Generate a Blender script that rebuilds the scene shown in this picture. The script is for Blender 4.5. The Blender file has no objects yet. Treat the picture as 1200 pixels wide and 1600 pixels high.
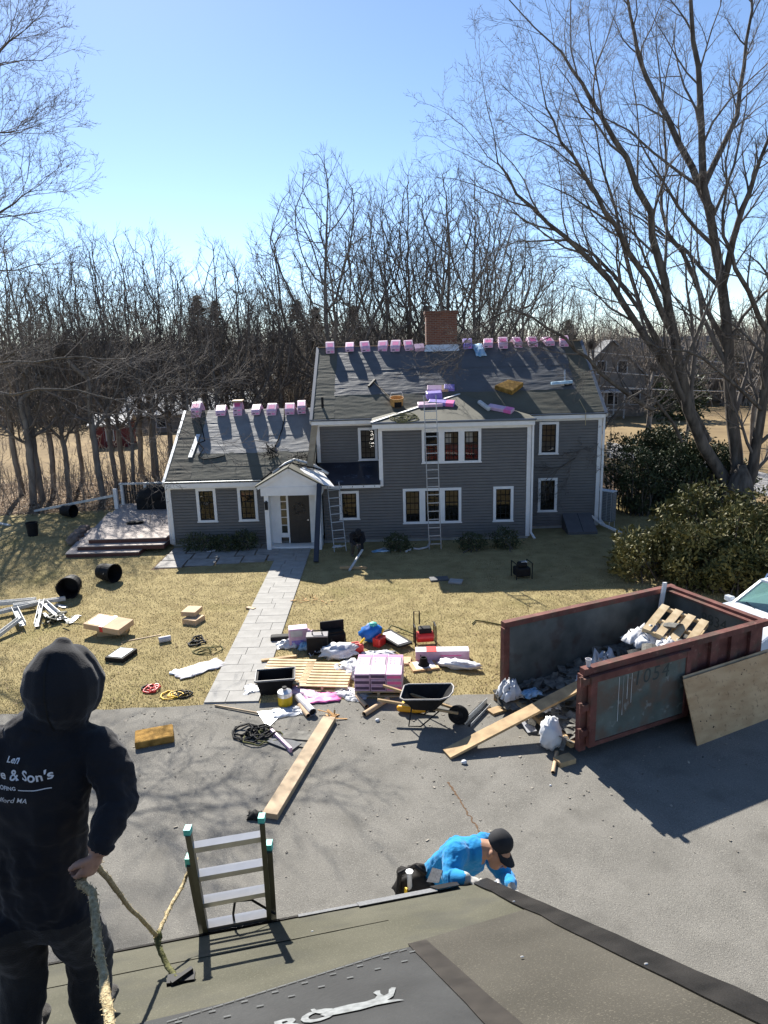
import bpy, math, random
import numpy as np
from mathutils import Vector, Matrix, noise
from mathutils.bvhtree import BVHTree
R = math.radians
scene = bpy.context.scene
COL = scene.collection

# ---------------------------------------------------------------- camera, sky, sun, exposure
cam_data = bpy.data.cameras.new('camera')
cam_data.sensor_fit = 'HORIZONTAL'
cam_data.sensor_width = 36.0
cam_data.lens = 36.0 * 1096.64 / 1200.0
cam_data.clip_start = 0.05
cam_data.clip_end = 3000.0
cam = bpy.data.objects.new('camera', cam_data)
COL.objects.link(cam)
cam.matrix_world = Matrix.Translation((0, 0, 7.35)) @ Matrix.Rotation(R(90 - 13.2006), 4, 'X') @ Matrix.Rotation(R(-1.5774), 4, 'Z')
scene.camera = cam

SUN_AZ, SUN_EL = R(-20.5), R(37.5)          # azimuth from +Y, negative = towards -X
sun_dir = Vector((math.sin(SUN_AZ) * math.cos(SUN_EL), math.cos(SUN_AZ) * math.cos(SUN_EL), math.sin(SUN_EL)))
world = bpy.data.worlds.new('World')
scene.world = world
world.use_nodes = True
wn = world.node_tree.nodes
wl = world.node_tree.links
sky = wn.new('ShaderNodeTexSky')
sky.sky_type = 'NISHITA'
sky.sun_disc = False
sky.sun_elevation = SUN_EL
sky.sun_rotation = SUN_AZ
sky.altitude = 2500
sky.air_density = 1.0
sky.dust_density = 0.8
sky.ozone_density = 3.0
bg = wn['Background']
bg.inputs['Strength'].default_value = 0.082
wl.new(sky.outputs['Color'], bg.inputs['Color'])
sun_data = bpy.data.lights.new('sun', 'SUN')
sun_data.energy = 5.0
sun_data.angle = R(0.53)
sun_data.color = (1.0, 0.955, 0.88)
sun = bpy.data.objects.new('sun', sun_data)
COL.objects.link(sun)
sun.rotation_euler = (-sun_dir).to_track_quat('-Z', 'Y').to_euler()
vs = scene.view_settings
vs.view_transform = 'Standard'
vs.look = 'None'
vs.exposure = 1.18
vs.gamma = 1.0
vs.use_curve_mapping = False

# ---------------------------------------------------------------- helpers
rng = random.Random(11)

class MB:
    def __init__(self):
        self.v = []; self.f = []
    def add(self, vs_, fs):
        b = len(self.v)
        self.v.extend([tuple(p) for p in vs_])
        self.f.extend([tuple(i + b for i in q) for q in fs])
        return self
    def box(self, x0, x1, y0, y1, z0, z1, M=None):
        p = [(x0,y0,z0),(x1,y0,z0),(x1,y1,z0),(x0,y1,z0),(x0,y0,z1),(x1,y0,z1),(x1,y1,z1),(x0,y1,z1)]
        if M is not None: p = [M @ Vector(q) for q in p]
        return self.add(p, [(0,3,2,1),(4,5,6,7),(0,1,5,4),(1,2,6,5),(2,3,7,6),(3,0,4,7)])
    def cbox(self, c, s, M=None):
        return self.box(c[0]-s[0]/2, c[0]+s[0]/2, c[1]-s[1]/2, c[1]+s[1]/2, c[2]-s[2]/2, c[2]+s[2]/2, M)
    def beam(self, p, q, w, h, up=(0,0,1)):
        p = Vector(p); q = Vector(q); d = (q-p).normalized(); up = Vector(up)
        if abs(d.dot(up.normalized())) > .98: up = Vector((0,1,0)) if abs(d.y) < .9 else Vector((1,0,0))
        s = d.cross(up).normalized() * (w/2); u = s.cross(d).normalized() * (h/2)
        a = [p-s-u, p+s-u, p+s+u, p-s+u, q-s-u, q+s-u, q+s+u, q-s+u]
        return self.add(a, [(0,1,2,3),(7,6,5,4),(0,4,5,1),(1,5,6,2),(2,6,7,3),(3,7,4,0)])
    def tube(self, pts, rad, n=6, cap=True, flat=None):
        pts = [Vector(p) for p in pts]; k = len(pts)
        if not hasattr(rad, '__len__'): rad = [rad]*k
        b = len(self.v); ref = None
        for i in range(k):
            d = pts[min(i+1,k-1)] - pts[max(i-1,0)]
            if d.length < 1e-9: d = Vector((0,0,1))
            d.normalize()
            if ref is None:
                ref = Vector((0,0,1)) if abs(d.z) < .9 else Vector((1,0,0))
                if flat is not None: ref = Vector(flat)
            s = d.cross(ref)
            if s.length < 1e-6: s = d.orthogonal()
            s.normalize(); u = s.cross(d).normalized(); ref = u
            r = rad[i]; ra, rb = (r if hasattr(r, '__len__') else (r, r))
            for j in range(n):
                a = 2*math.pi*j/n
                self.v.append(tuple(pts[i] + s*(ra*math.cos(a)) + u*(rb*math.sin(a))))
        for i in range(k-1):
            for j in range(n):
                j2 = (j+1) % n
                self.f.append((b+i*n+j, b+i*n+j2, b+(i+1)*n+j2, b+(i+1)*n+j))
        if cap:
            self.f.append(tuple(b+j for j in range(n-1,-1,-1)))
            self.f.append(tuple(b+(k-1)*n+j for j in range(n)))
        return self
    def lathe(self, prof, n=16, M=None, close=True):
        b = len(self.v); k = len(prof)
        for r, z in prof:
            for j in range(n):
                a = 2*math.pi*j/n; p = Vector((r*math.cos(a), r*math.sin(a), z))
                self.v.append(tuple(M @ p if M is not None else p))
        for i in range(k-1):
            for j in range(n):
                j2 = (j+1) % n
                self.f.append((b+i*n+j, b+i*n+j2, b+(i+1)*n+j2, b+(i+1)*n+j))
        if close:
            self.f.append(tuple(b+j for j in range(n-1,-1,-1)))
            self.f.append(tuple(b+(k-1)*n+j for j in range(n)))
        return self
    def prism(self, poly, z0, z1, M=None):
        n = len(poly)
        p = [Vector((a[0],a[1],z0)) for a in poly] + [Vector((a[0],a[1],z1)) for a in poly]
        if M is not None: p = [M @ q for q in p]
        return self.add(p, [tuple(range(n-1,-1,-1)), tuple(range(n,2*n))] + [(i,(i+1)%n,n+(i+1)%n,n+i) for i in range(n)])
    def slab(self, quad, t):
        q = [Vector(p) for p in quad]; nrm = (q[1]-q[0]).cross(q[-1]-q[0]).normalized()
        n = len(q); p = q + [a - nrm*t for a in q]
        return self.add(p, [tuple(range(n)), tuple(range(2*n-1,n-1,-1))] + [((i+1)%n,i,n+i,n+(i+1)%n) for i in range(n)])
    def build(self, name, mat, parent=None, smooth=False, bevel=0, kind=None):
        me = bpy.data.meshes.new(name)
        me.from_pydata(self.v, [], self.f)
        me.update()
        return link_mesh(name, me, mat, parent, smooth, bevel, kind)

def link_mesh(name, me, mat, parent=None, smooth=False, bevel=0, kind=None):
    o = bpy.data.objects.new(name, me)
    COL.objects.link(o)
    if mat is not None:
        for m in (mat if isinstance(mat, (list, tuple)) else [mat]): me.materials.append(m)
    if smooth: me.polygons.foreach_set('use_smooth', [True]*len(me.polygons))
    if parent is not None: o.parent = parent
    if bevel:
        b = o.modifiers.new('bevel', 'BEVEL'); b.width = bevel; b.segments = 2; b.limit_method = 'ANGLE'; b.angle_limit = R(40)
    if kind: o['kind'] = kind
    return o

def np_mesh(name, V, F, mat, parent=None, kind=None, smooth=False):
    V = np.asarray(V, np.float32); F = np.asarray(F, np.int32); n, k = F.shape
    me = bpy.data.meshes.new(name)
    me.vertices.add(len(V)); me.vertices.foreach_set('co', V.ravel())
    me.loops.add(n*k); me.loops.foreach_set('vertex_index', F.ravel())
    me.polygons.add(n); me.polygons.foreach_set('loop_start', np.arange(0, n*k, k, dtype=np.int32))
    me.polygons.foreach_set('loop_total', np.full(n, k, np.int32))
    me.update(calc_edges=True)
    return link_mesh(name, me, mat, parent, smooth, 0, kind)

def tag(o, label, cat, group=None):
    o['label'] = label; o['category'] = cat
    if group: o['group'] = group
    return o
def thing(name, label, cat, loc=(0,0,0), rz=0, group=None, M=None):
    o = bpy.data.objects.new(name, None); COL.objects.link(o); o.empty_display_size = .1
    if M is not None: o.matrix_world = M
    else: o.location = loc; o.rotation_euler = (0,0,rz)
    return tag(o, label, cat, group)
def struct(o): o['kind'] = 'structure'; return o
def copy_tree(o, M=None, parent=None):
    c = o.copy(); COL.objects.link(c); c.parent = parent
    for ch in list(o.children): copy_tree(ch, None, c)
    if M is not None: c.matrix_world = M
    return c
def XF(loc, rz=0, rx=0, ry=0, s=1):
    return Matrix.Translation(loc) @ Matrix.Rotation(rz,4,'Z') @ Matrix.Rotation(rx,4,'X') @ Matrix.Rotation(ry,4,'Y') @ Matrix.Scale(s,4)
def lerp(a, b, t): return Vector(a)*(1-t) + Vector(b)*t

def baked(o):
    """the evaluated mesh of an object, made in a small scene of its own so that the large one is not evaluated"""
    ts = bpy.data.scenes.new('workbench'); ts.collection.objects.link(o); vl = ts.view_layers[0]; vl.update()
    me = bpy.data.meshes.new_from_object(o.evaluated_get(vl.depsgraph))
    bpy.data.objects.remove(o); bpy.data.scenes.remove(ts)
    return me

# ---------------------------------------------------------------- materials
def mk(name, base, rough=.75, var=.15, vs_=6., bump=0., bs=60., metal=0., spec=.35, col2=None, detail=5., stretch=None, bdist=.01, trans=0.):
    m = bpy.data.materials.new(name); m.use_nodes = True
    nt = m.node_tree; N = nt.nodes; L = nt.links; p = N['Principled BSDF']
    p.inputs['Roughness'].default_value = rough; p.inputs['Metallic'].default_value = metal
    p.inputs['Specular IOR Level'].default_value = spec
    if trans: p.inputs['Transmission Weight'].default_value = trans
    tc = N.new('ShaderNodeTexCoord'); mp = N.new('ShaderNodeMapping'); L.new(tc.outputs['Object'], mp.inputs['Vector'])
    if stretch: mp.inputs['Scale'].default_value = stretch
    a = tuple(max(0, c*(1-var)) for c in base); b = col2 if col2 else tuple(min(1, c*(1+var)) for c in base)
    n1 = N.new('ShaderNodeTexNoise'); n1.inputs['Scale'].default_value = vs_; n1.inputs['Detail'].default_value = detail
    L.new(mp.outputs['Vector'], n1.inputs['Vector'])
    rp = N.new('ShaderNodeValToRGB'); rp.color_ramp.elements[0].position = .32; rp.color_ramp.elements[1].position = .68
    rp.color_ramp.elements[0].color = (*a, 1); rp.color_ramp.elements[1].color = (*b, 1)
    L.new(n1.outputs['Fac'], rp.inputs['Fac']); L.new(rp.outputs['Color'], p.inputs['Base Color'])
    m['ramp'] = rp.name
    if bump:
        n2 = N.new('ShaderNodeTexNoise'); n2.inputs['Scale'].default_value = bs; n2.inputs['Detail'].default_value = 4
        L.new(mp.outputs['Vector'], n2.inputs['Vector'])
        bp = N.new('ShaderNodeBump'); bp.inputs['Strength'].default_value = bump; bp.inputs['Distance'].default_value = bdist
        L.new(n2.outputs['Fac'], bp.inputs['Height']); L.new(bp.outputs['Normal'], p.inputs['Normal'])
    return m

def speckle(m, scale, col, lo, hi, amount=1.0, patch=None):
    """mix a second fine noise of another colour over the base colour"""
    nt = m.node_tree; N = nt.nodes; L = nt.links; p = N['Principled BSDF']
    old = p.inputs['Base Color'].links[0].from_socket
    tc = N.new('ShaderNodeTexCoord'); n = N.new('ShaderNodeTexNoise'); n.inputs['Scale'].default_value = scale; n.inputs['Detail'].default_value = 3
    L.new(tc.outputs['Object'], n.inputs['Vector'])
    mr = N.new('ShaderNodeMapRange'); mr.inputs['From Min'].default_value = lo; mr.inputs['From Max'].default_value = hi; mr.inputs['To Max'].default_value = amount
    L.new(n.outputs['Fac'], mr.inputs['Value'])
    mx = N.new('ShaderNodeMix'); mx.data_type = 'RGBA'
    L.new(mr.outputs['Result'], mx.inputs[0]); L.new(old, mx.inputs[6]); mx.inputs[7].default_value = (*col, 1)
    L.new(mx.outputs[2], p.inputs['Base Color'])
    return m

M_asphalt = mk('asphalt', (.178,.168,.147), .9, .16, 1.3, .9, 90, spec=.2, bdist=.012)
speckle(M_asphalt, 62, (.37,.35,.30), .53, .72, .6)
speckle(M_asphalt, 50, (.06,.057,.05), .54, .72, .6)
speckle(M_asphalt, 1.9, (.115,.108,.094), .54, .72, .55)
speckle(M_asphalt, .45, (.17,.16,.138), .5, .75, .6)
M_lawn = mk('dry_lawn', (.33,.262,.125), .95, .25, 2.2, .8, 60, spec=.1, col2=(.38,.31,.155), bdist=.03)
speckle(M_lawn, .45, (.215,.19,.07), .54, .72, .6)
speckle(M_lawn, 35, (.12,.095,.04), .56, .72, .6)
M_grass = mk('grass_blade', (.39,.315,.155), .9, .3, .7, col2=(.53,.445,.24), spec=.15)
speckle(M_grass, .42, (.25,.225,.08), .54, .72, .6)
M_litter = mk('leaf_litter', (.13,.088,.055), .95, .4, 1.5, .8, 25, spec=.1, col2=(.25,.175,.11), bdist=.05)
M_field = mk('far_field', (.21,.15,.08), .95, .25, .12, .5, 5, spec=.1, col2=(.28,.205,.11))
speckle(M_field, .7, (.15,.105,.06), .5, .7, .7)
M_terrain = mk('terrain', (.20,.15,.09), .95, .3, .06, 0, spec=.1, col2=(.28,.21,.12))
M_street = mk('street_asphalt', (.26,.25,.24), .9, .1, .4, .3, 40, spec=.2)
M_paver = mk('bluestone_paver', (.31,.30,.278), .85, .12, 2.5, .35, 40, spec=.3, bdist=.006)
speckle(M_paver, 9, (.235,.225,.21), .52, .75, .6)
M_flag = mk('flagstone', (.29,.275,.255), .85, .2, 3, .5, 20, spec=.3)
M_siding = mk('grey_siding', (.135,.126,.117), .6, .07, 3, .12, 80, spec=.35)
M_white = mk('white_trim', (.74,.73,.71), .55, .05, 4, spec=.4)
M_whitedirty = mk('old_white_aluminium', (.52,.52,.505), .5, .16, 5, .1, 30, spec=.5)
M_felt = mk('granulated_felt', (.098,.095,.073), .82, .16, 1.1, .5, 300, spec=.3, bdist=.004)
speckle(M_felt, 160, (.24,.23,.17), .55, .8, .6)
M_felt2 = mk('dark_granulated_felt', (.092,.085,.064), .82, .14, 1.4, .5, 300, spec=.3, bdist=.004)
speckle(M_felt2, 150, (.19,.175,.135), .55, .8, .55)
M_synth = mk('synthetic_underlayment', (.18,.182,.182), .62, .14, 2.0, .35, 25, spec=.3, bdist=.01)
M_synthdark = mk('dark_synthetic_underlayment', (.085,.09,.097), .55, .14, 1.6, .3, 18, spec=.4, bdist=.012)
M_feltfg = mk('foreground_felt', (.066,.064,.042), .85, .22, 1.6, .6, 240, spec=.25, col2=(.083,.079,.056), bdist=.004)
speckle(M_feltfg, 130, (.19,.18,.13), .56, .78, .7)
speckle(M_feltfg, 2.5, (.048,.047,.038), .52, .70, .6)
M_feltfg2 = mk('foreground_dark_felt', (.052,.047,.036), .85, .2, 1.8, .6, 240, spec=.25, col2=(.066,.060,.047), bdist=.004)
speckle(M_feltfg2, 120, (.16,.145,.11), .56, .78, .65)
M_synthfg = mk('slate_synthetic_sheet', (.034,.035,.035), .62, .2, 3.0, .3, 30, spec=.2)
M_ice = mk('black_ice_membrane', (.018,.022,.034), .35, .2, 3, .2, 20, spec=.5)
M_strip = mk('black_drip_strip', (.012,.011,.010), .5, .35, 6, .3, 120, spec=.13, col2=(.024,.022,.02))
M_grit = mk('shingle_grit', (.16,.162,.165), .9, .22, 60, .6, 260, spec=.2, bdist=.004)
M_blackmetal = mk('black_metal', (.015,.015,.016), .6, .2, 8, spec=.2)
M_glass = None
M_curtain = mk('red_curtain', (.60,.03,.03), .85, .2, 5)
M_curtainw = mk('white_curtain', (.72,.71,.69), .85, .1, 5)
M_room = mk('room_plaster', (.20,.18,.155), .9, .1, 3)
M_door = mk('dark_door', (.022,.018,.016), .45, .2, 3, spec=.45)
M_wood = mk('new_lumber', (.40,.285,.165), .7, .18, 3, .15, 60, stretch=(1,1,1), col2=(.50,.37,.23))
M_woodold = mk('weathered_lumber', (.40,.275,.145), .8, .25, 5, .2, 60)
M_ply = mk('plywood', (.58,.35,.17), .78, .18, 2.2, .2, 40, col2=(.62,.41,.22), stretch=(1,1,3))
speckle(M_ply, 14, (.19,.10,.045), .60, .74, .7)
M_pallet = mk('pallet_wood', (.58,.42,.23), .8, .22, 5, .2, 50, col2=(.68,.53,.33))
M_deck = mk('composite_decking', (.37,.315,.28), .75, .10, 5, .15, 60)
M_deckside = mk('deck_fascia_red_brown', (.105,.042,.032), .6, .15, 4)
M_pink = mk('pink_wrapper', (.60,.40,.53), .45, .10, 9, spec=.4)
M_hotpink = mk('hot_pink_print', (.78,.16,.40), .45, .08, 9)
M_purple = mk('purple_wrapper', (.27,.21,.55), .45, .15, 9)
M_print = mk('dark_print', (.09,.055,.10), .5, .1, 9)
M_bark = mk('bark', (.085,.073,.062), .92, .35, 5, .8, 16, spec=.15, col2=(.16,.14,.12), stretch=(1,1,.25), bdist=.03)
M_bark2 = mk('grey_bark', (.17,.148,.128), .92, .3, 3, spec=.12, col2=(.26,.23,.20), stretch=(1,1,.3))
M_twig = mk('twig', (.135,.12,.108), .9, .25, 2, spec=.15)
M_brush = mk('brush_twigs', (.22,.185,.155), .95, .35, .4, spec=.1, col2=(.30,.255,.21))  # lightened greyish tone stands in for distance haze over the woods
M_leaf = mk('rhododendron_leaf', (.075,.085,.026), .6, .35, 1.2, spec=.2, col2=(.20,.175,.06))
M_leafdark = mk('evergreen_leaf', (.045,.06,.028), .6, .35, 2, spec=.2, col2=(.085,.10,.045))
M_needle = mk('pine_needle', (.05,.062,.038), .7, .3, .8, spec=.2, col2=(.07,.085,.045))
M_black = mk('black_plastic', (.013,.013,.014), .68, .25, 6, spec=.16)
M_rubber = mk('black_rubber', (.014,.014,.014), .8, .2, 6, spec=.12)
M_alu = mk('aluminium', (.74,.73,.71), .32, .08, 9, metal=.75, spec=.5)
M_alusheet = mk('mill_aluminium', (.62,.64,.65), .4, .1, 9, metal=.6)
M_olive = mk('ladder_rail_fibreglass', (.085,.083,.055), .5, .2, 5)
M_teal = mk('teal_plastic', (.11,.56,.46), .5, .1, 8)
M_rust = mk('dumpster_red_paint', (.135,.050,.040), .75, .3, 2.5, .4, 24, col2=(.20,.080,.064), spec=.25)
speckle(M_rust, 3.0, (.10,.065,.048), .50, .66, .85)
speckle(M_rust, 11., (.26,.13,.10), .60, .74, .6)
M_green = mk('dumpster_green_paint', (.095,.112,.095), .75, .25, 1.6, .3, 30, col2=(.15,.17,.15))
speckle(M_green, 2.2, (.13,.09,.065), .44, .58, .85)
speckle(M_green, 6, (.30,.33,.31), .62, .74, .6)
M_inside = mk('dumpster_inside', (.075,.088,.082), .8, .3, 1.4, .4, 14, col2=(.14,.15,.142))
speckle(M_inside, 2.6, (.08,.055,.045), .55, .72, .7)
M_bagwhite = mk('white_plastic_bag', (.60,.61,.635), .5, .06, 6, .5, 14, spec=.5, bdist=.02)
M_paper = mk('pale_paper', (.54,.52,.53), .75, .1, 8)
M_cardboard = mk('cardboard', (.52,.36,.22), .8, .12, 4)
M_foam = mk('tan_foam', (.30,.175,.05), .95, .4, 7, .9, 40, spec=.1, bdist=.02)
M_redplastic = mk('red_plastic', (.62,.035,.03), .4, .12, 6, spec=.5)
M_blue = mk('blue_plastic', (.02,.16,.52), .45, .2, 6)
M_bluesky = mk('pale_blue_plastic', (.16,.42,.70), .5, .3, 6, col2=(.5,.66,.8))
M_yellow = mk('yellow_paint', (.75,.47,.02), .45, .12, 6)
M_orange = mk('orange_plastic', (.80,.36,.02), .45, .1, 6)
M_rope = mk('fuzzy_rope', (.50,.385,.20), .95, .4, 60, 1., 180, col2=(.68,.56,.34), bdist=.01, spec=.1)
M_ropedark = mk('olive_strap', (.10,.10,.035), .9, .4, 60, .6, 120)
M_sawdust = mk('saw_cut', (.62,.48,.30), .9, .1, 5)
M_shingle = mk('old_shingles', (.125,.12,.105), .92, .3, 9, .6, 80, col2=(.21,.20,.175))
M_carwhite = mk('car_paint', (.66,.69,.73), .22, .05, 2, spec=.6)
M_chrome = mk('chrome', (.7,.7,.7), .15, .05, 3, metal=1)
M_hoodie = mk('black_hoodie_cotton', (.020,.0195,.022), .92, .25, 3, .35, 160, spec=.15, bdist=.004)
M_trouser = mk('dark_grey_trousers', (.045,.041,.036), .95, .25, 5, .4, 140, spec=.12)
M_skin = mk('skin', (.46,.26,.18), .55, .08, 14, spec=.35)
M_skin2 = mk('tan_skin', (.36,.19,.115), .55, .1, 14, spec=.35)
M_bluehoodie = mk('blue_hoodie_cotton', (.02,.235,.50), .9, .16, 4, .3, 150, spec=.15)
M_cap = mk('black_cap', (.015,.015,.017), .85, .2, 10)
M_glove = mk('grey_work_glove', (.42,.40,.36), .85, .2, 14)
M_leather = mk('black_leather', (.02,.018,.016), .75, .3, 12, spec=.15)
M_tan = mk('tan_leather', (.50,.27,.09), .7, .2, 10)
M_stone = mk('old_masonry', (.20,.15,.12), .9, .35, 5, .5, 18)
M_sheetprint = mk('white_print', (.19,.20,.20), .6, .3, 30)  # faint grey print of the synthetic roof sheet
M_hooprint = mk('hoodie_print', (.80,.80,.80), .7, .05, 20)
M_darkpaint = mk('dark_paint_marker', (.05,.06,.055), .7, .2, 8)
M_farwall = mk('tan_far_siding', (.20,.175,.15), .8, .1, 2)
M_farroof = mk('grey_far_roof', (.16,.16,.162), .95, .12, 1.5)
M_farblue = mk('blue_grey_far_siding', (.22,.27,.31), .8, .1, 2)
M_shedred = mk('red_shed_paint', (.12,.022,.024), .8, .15, 2)
M_whitewall = mk('far_white_paint', (.42,.42,.42), .7, .08, 2)
M_acblue = mk('heat_pump_grey', (.52,.56,.58), .45, .06, 5)
M_concrete = mk('concrete', (.34,.33,.31), .9, .12, 4, .3, 40)
M_bulk = mk('bulkhead_paint', (.105,.105,.11), .6, .1, 4)

for m_, w_ in ((M_hoodie,.16),(M_trouser,.2),(M_bluehoodie,.2)):
    p_ = m_.node_tree.nodes['Principled BSDF']; p_.inputs['Sheen Weight'].default_value = w_; p_.inputs['Sheen Roughness'].default_value = .45
def m_brick():
    m = bpy.data.materials.new('chimney_brick'); m.use_nodes = True
    N = m.node_tree.nodes; L = m.node_tree.links; p = N['Principled BSDF']; p.inputs['Roughness'].default_value = .9
    tc = N.new('ShaderNodeTexCoord'); mp = N.new('ShaderNodeMapping'); mp.inputs['Rotation'].default_value = (R(90),0,0)
    L.new(tc.outputs['Object'], mp.inputs['Vector'])
    b = N.new('ShaderNodeTexBrick'); b.inputs['Color1'].default_value = (.20,.075,.042,1); b.inputs['Color2'].default_value = (.13,.048,.03,1); b.inputs['Mortar'].default_value = (.19,.155,.125,1)
    b.inputs['Scale'].default_value = 1; b.inputs['Brick Width'].default_value = .21; b.inputs['Row Height'].default_value = .075; b.inputs['Mortar Size'].default_value = .009
    L.new(mp.outputs['Vector'], b.inputs['Vector']); L.new(b.outputs['Color'], p.inputs['Base Color'])
    return m
M_brick = m_brick()
def m_glass(name, tint, fac):
    m = bpy.data.materials.new(name); m.use_nodes = True
    N = m.node_tree.nodes; L = m.node_tree.links
    for n in list(N): N.remove(n)
    o = N.new('ShaderNodeOutputMaterial'); t = N.new('ShaderNodeBsdfTransparent'); t.inputs['Color'].default_value = (*tint,1)
    g = N.new('ShaderNodeBsdfGlossy'); g.inputs['Roughness'].default_value = .02
    lw = N.new('ShaderNodeFresnel'); lw.inputs['IOR'].default_value = 1.52
    ad = N.new('ShaderNodeMath'); ad.operation = 'ADD'; ad.inputs[1].default_value = fac
    mx = N.new('ShaderNodeMixShader')
    L.new(lw.outputs['Fac'], ad.inputs[0]); L.new(ad.outputs[0], mx.inputs[0]); L.new(t.outputs[0], mx.inputs[1]); L.new(g.outputs[0], mx.inputs[2]); L.new(mx.outputs[0], o.inputs['Surface'])
    return m
M_glass = m_glass('window_glass', (.85,.87,.86), .0)
M_carglass = m_glass('windscreen_glass', (.45,.62,.58), .12)
def m_film(name, col, alpha):
    m = bpy.data.materials.new(name); m.use_nodes = True
    p = m.node_tree.nodes['Principled BSDF']; p.inputs['Base Color'].default_value = (*col,1); p.inputs['Roughness'].default_value = .3
    p.inputs['Alpha'].default_value = alpha; p.inputs['Specular IOR Level'].default_value = .7
    return m
M_film = m_film('clear_plastic_film', (.80,.81,.84), .55)

# ---------------------------------------------------------------- the setting
def sheet(name, poly, z, mat):
    me = bpy.data.meshes.new(name); me.from_pydata([(p[0],p[1],z) for p in poly], [], [tuple(range(len(poly)))]); me.update()
    return struct(link_mesh(name, me, mat))
sheet('ground', [(-1500,-300),(1500,-300),(1500,2200),(-1500,2200)], -.06, M_terrain)
sheet('lawn', [(-45,1),(14,1),(14,33.5),(-10,33.8),(-20,32.6),(-45,33.5)], 0, M_lawn)
DRIVE = [(-40,1.5),(16,1.5),(16,16.9),(6.0,16.6),(3.3,14.6)]
for i in range(90):
    x = 2.8-16.8*i/89; y = 13.86+(x-2.75)*.025 if x > -7 else 13.62+(x+7)*.06
    DRIVE.append((x, y+.05*noise.noise(Vector((x*2.1,0,0)))+.025*noise.noise(Vector((x*9,3,0)))))
DRIVE.append((-40,12.6))
drv = sheet('driveway', DRIVE, .004, M_asphalt)
sheet('woodland_floor', [(-90,33.2),(-45,33.3),(-20,32.4),(-11,33.4),(14,33.3),(14,41),(-90,43)], -.02, M_litter)
sheet('field', [(-140,42.8),(60,40),(160,60),(160,90),(-140,80)], -.03, M_field)
sheet('roadside_ground', [(13.8,22),(60,22),(60,60),(13.8,60)], -.025, M_field)
sheet('street', [(16.890, 52.493, 0.000),(20.143, 44.844, 0.000),(21.240, 38.057, 0.000),(18.224, 32.462, 0.000),(18.498, 37.493, -0.000),(18.173, 42.585, 0.000),(14.540, 45.042, -0.000)], -.012, M_street)
sheet('side_path', [(16.488, 36.479, -0.000),(17.176, 30.518, 0.000),(15.838, 28.037, 0.000),(15.567, 34.372, 0.000)], -.008, M_street)

def inside(poly, x, y):
    c = np.zeros(len(x), bool); n = len(poly)
    for i in range(n):
        x1,y1 = poly[i][:2]; x2,y2 = poly[(i+1)%n][:2]
        cond = ((y1 > y) != (y2 > y)) & (x < (x2-x1)*(y-y1)/((y2-y1) if y2 != y1 else 1e-9) + x1)
        c ^= cond
    return c
nr = np.random.default_rng(5)
# dormant lawn grass: nobody could count the blades
def blades(name, n, x0, x1, y0, y1, hmin, hmax, w, mat, excl):
    x = nr.uniform(x0,x1,n); y = y0 + (y1-y0)*nr.uniform(0,1,n)**1.35
    keep = np.ones(n, bool)
    for p in excl: keep &= ~inside(p, x, y)
    x = x[keep]; y = y[keep]; n = len(x)
    h = nr.uniform(hmin,hmax,n); a = nr.uniform(0,2*np.pi,n); lean = nr.uniform(.2,1.1,n)*h; b = nr.uniform(0,2*np.pi,n); ww = w*nr.uniform(.6,1.4,n)
    V = np.zeros((n,3,3)); V[:,0] = np.stack([x-np.cos(a)*ww, y-np.sin(a)*ww, 0*x],1); V[:,1] = np.stack([x+np.cos(a)*ww, y+np.sin(a)*ww, 0*x],1)
    V[:,2] = np.stack([x+np.cos(b)*lean, y+np.sin(b)*lean, h],1)
    o = np_mesh(name, V.reshape(-1,3), np.arange(n*3).reshape(-1,3), mat, kind='stuff')
    return o
WALK = [(-3.985,13.72),(-2.80,13.72),(-2.80,26.0),(-3.985,26.0)]
HOUSEFOOT = [(-8.4,26.1),(9.2,26.1),(9.2,36),(-8.4,36)]
PATIO = [(-8.2,23.4),(-3.9,24.3),(-3.9,26.2),(-8.2,26.2)]
g = blades('lawn_grass', 330000, -16, 11, 13.5, 33, .012, .04, .006, M_grass, [DRIVE, WALK, HOUSEFOOT, PATIO])
tag(g, 'short dormant straw-coloured grass covering the front lawn', 'grass')

# walkway slabs: each slab is a piece of the path
walk = sheet('walkway_base', WALK, .003, M_concrete); walk.name = 'walkway'
def slab_piece(name, x0, x1, y0, y1, z, parent, mat, t=.03):
    m = MB(); j = .006
    cx, cy = (x0+x1)/2, (y0+y1)/2
    m.box(x0+j-cx, x1-j-cx, y0+j-cy, y1-j-cy, -t, 0)
    o = m.build(name, mat, parent); o.location = (cx, cy, z); o.rotation_euler = (rng.uniform(-.004,.004), rng.uniform(-.004,.004), 0)
    return o
yy = 13.76; k = 0
while yy < 25.9:
    h = rng.choice((.42,.55,.62,.5)); h = min(h, 26.0-yy)
    split = [(-3.985,-2.80)] if False else None
    cuts = [-3.985, -3.985 + 1.185*((.36,.62,.5,.68,.30)[k % 5] + rng.uniform(-.04,.04)), -2.80]
    for a, b in zip(cuts, cuts[1:]): slab_piece('paving_slab', a, b, yy, yy+h, .034+rng.uniform(-.003,.003), walk, M_paver)
    yy += h; k += 1
patio = sheet('patio_path', PATIO, .004, M_litter)
for r_ in range(3):
    xx = -8.15
    while xx < -3.95:
        w = rng.uniform(.6,1.2); w = min(w, -3.92-xx)
        y0 = 23.55 + r_*.86 + max(0,(xx+8.2))*.14; 
        q = [(xx+.02+rng.uniform(0,.04),y0+rng.uniform(.01,.05)),(xx+w-.02,y0+rng.uniform(.01,.06)),(xx+w-.03,y0+.82+rng.uniform(0,.04)),(xx+.03,y0+.80+rng.uniform(0,.05))]
        MB().prism(q, .005, .036+rng.uniform(-.004,.006)).build('flagstone', M_flag, patio); xx += w

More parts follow.
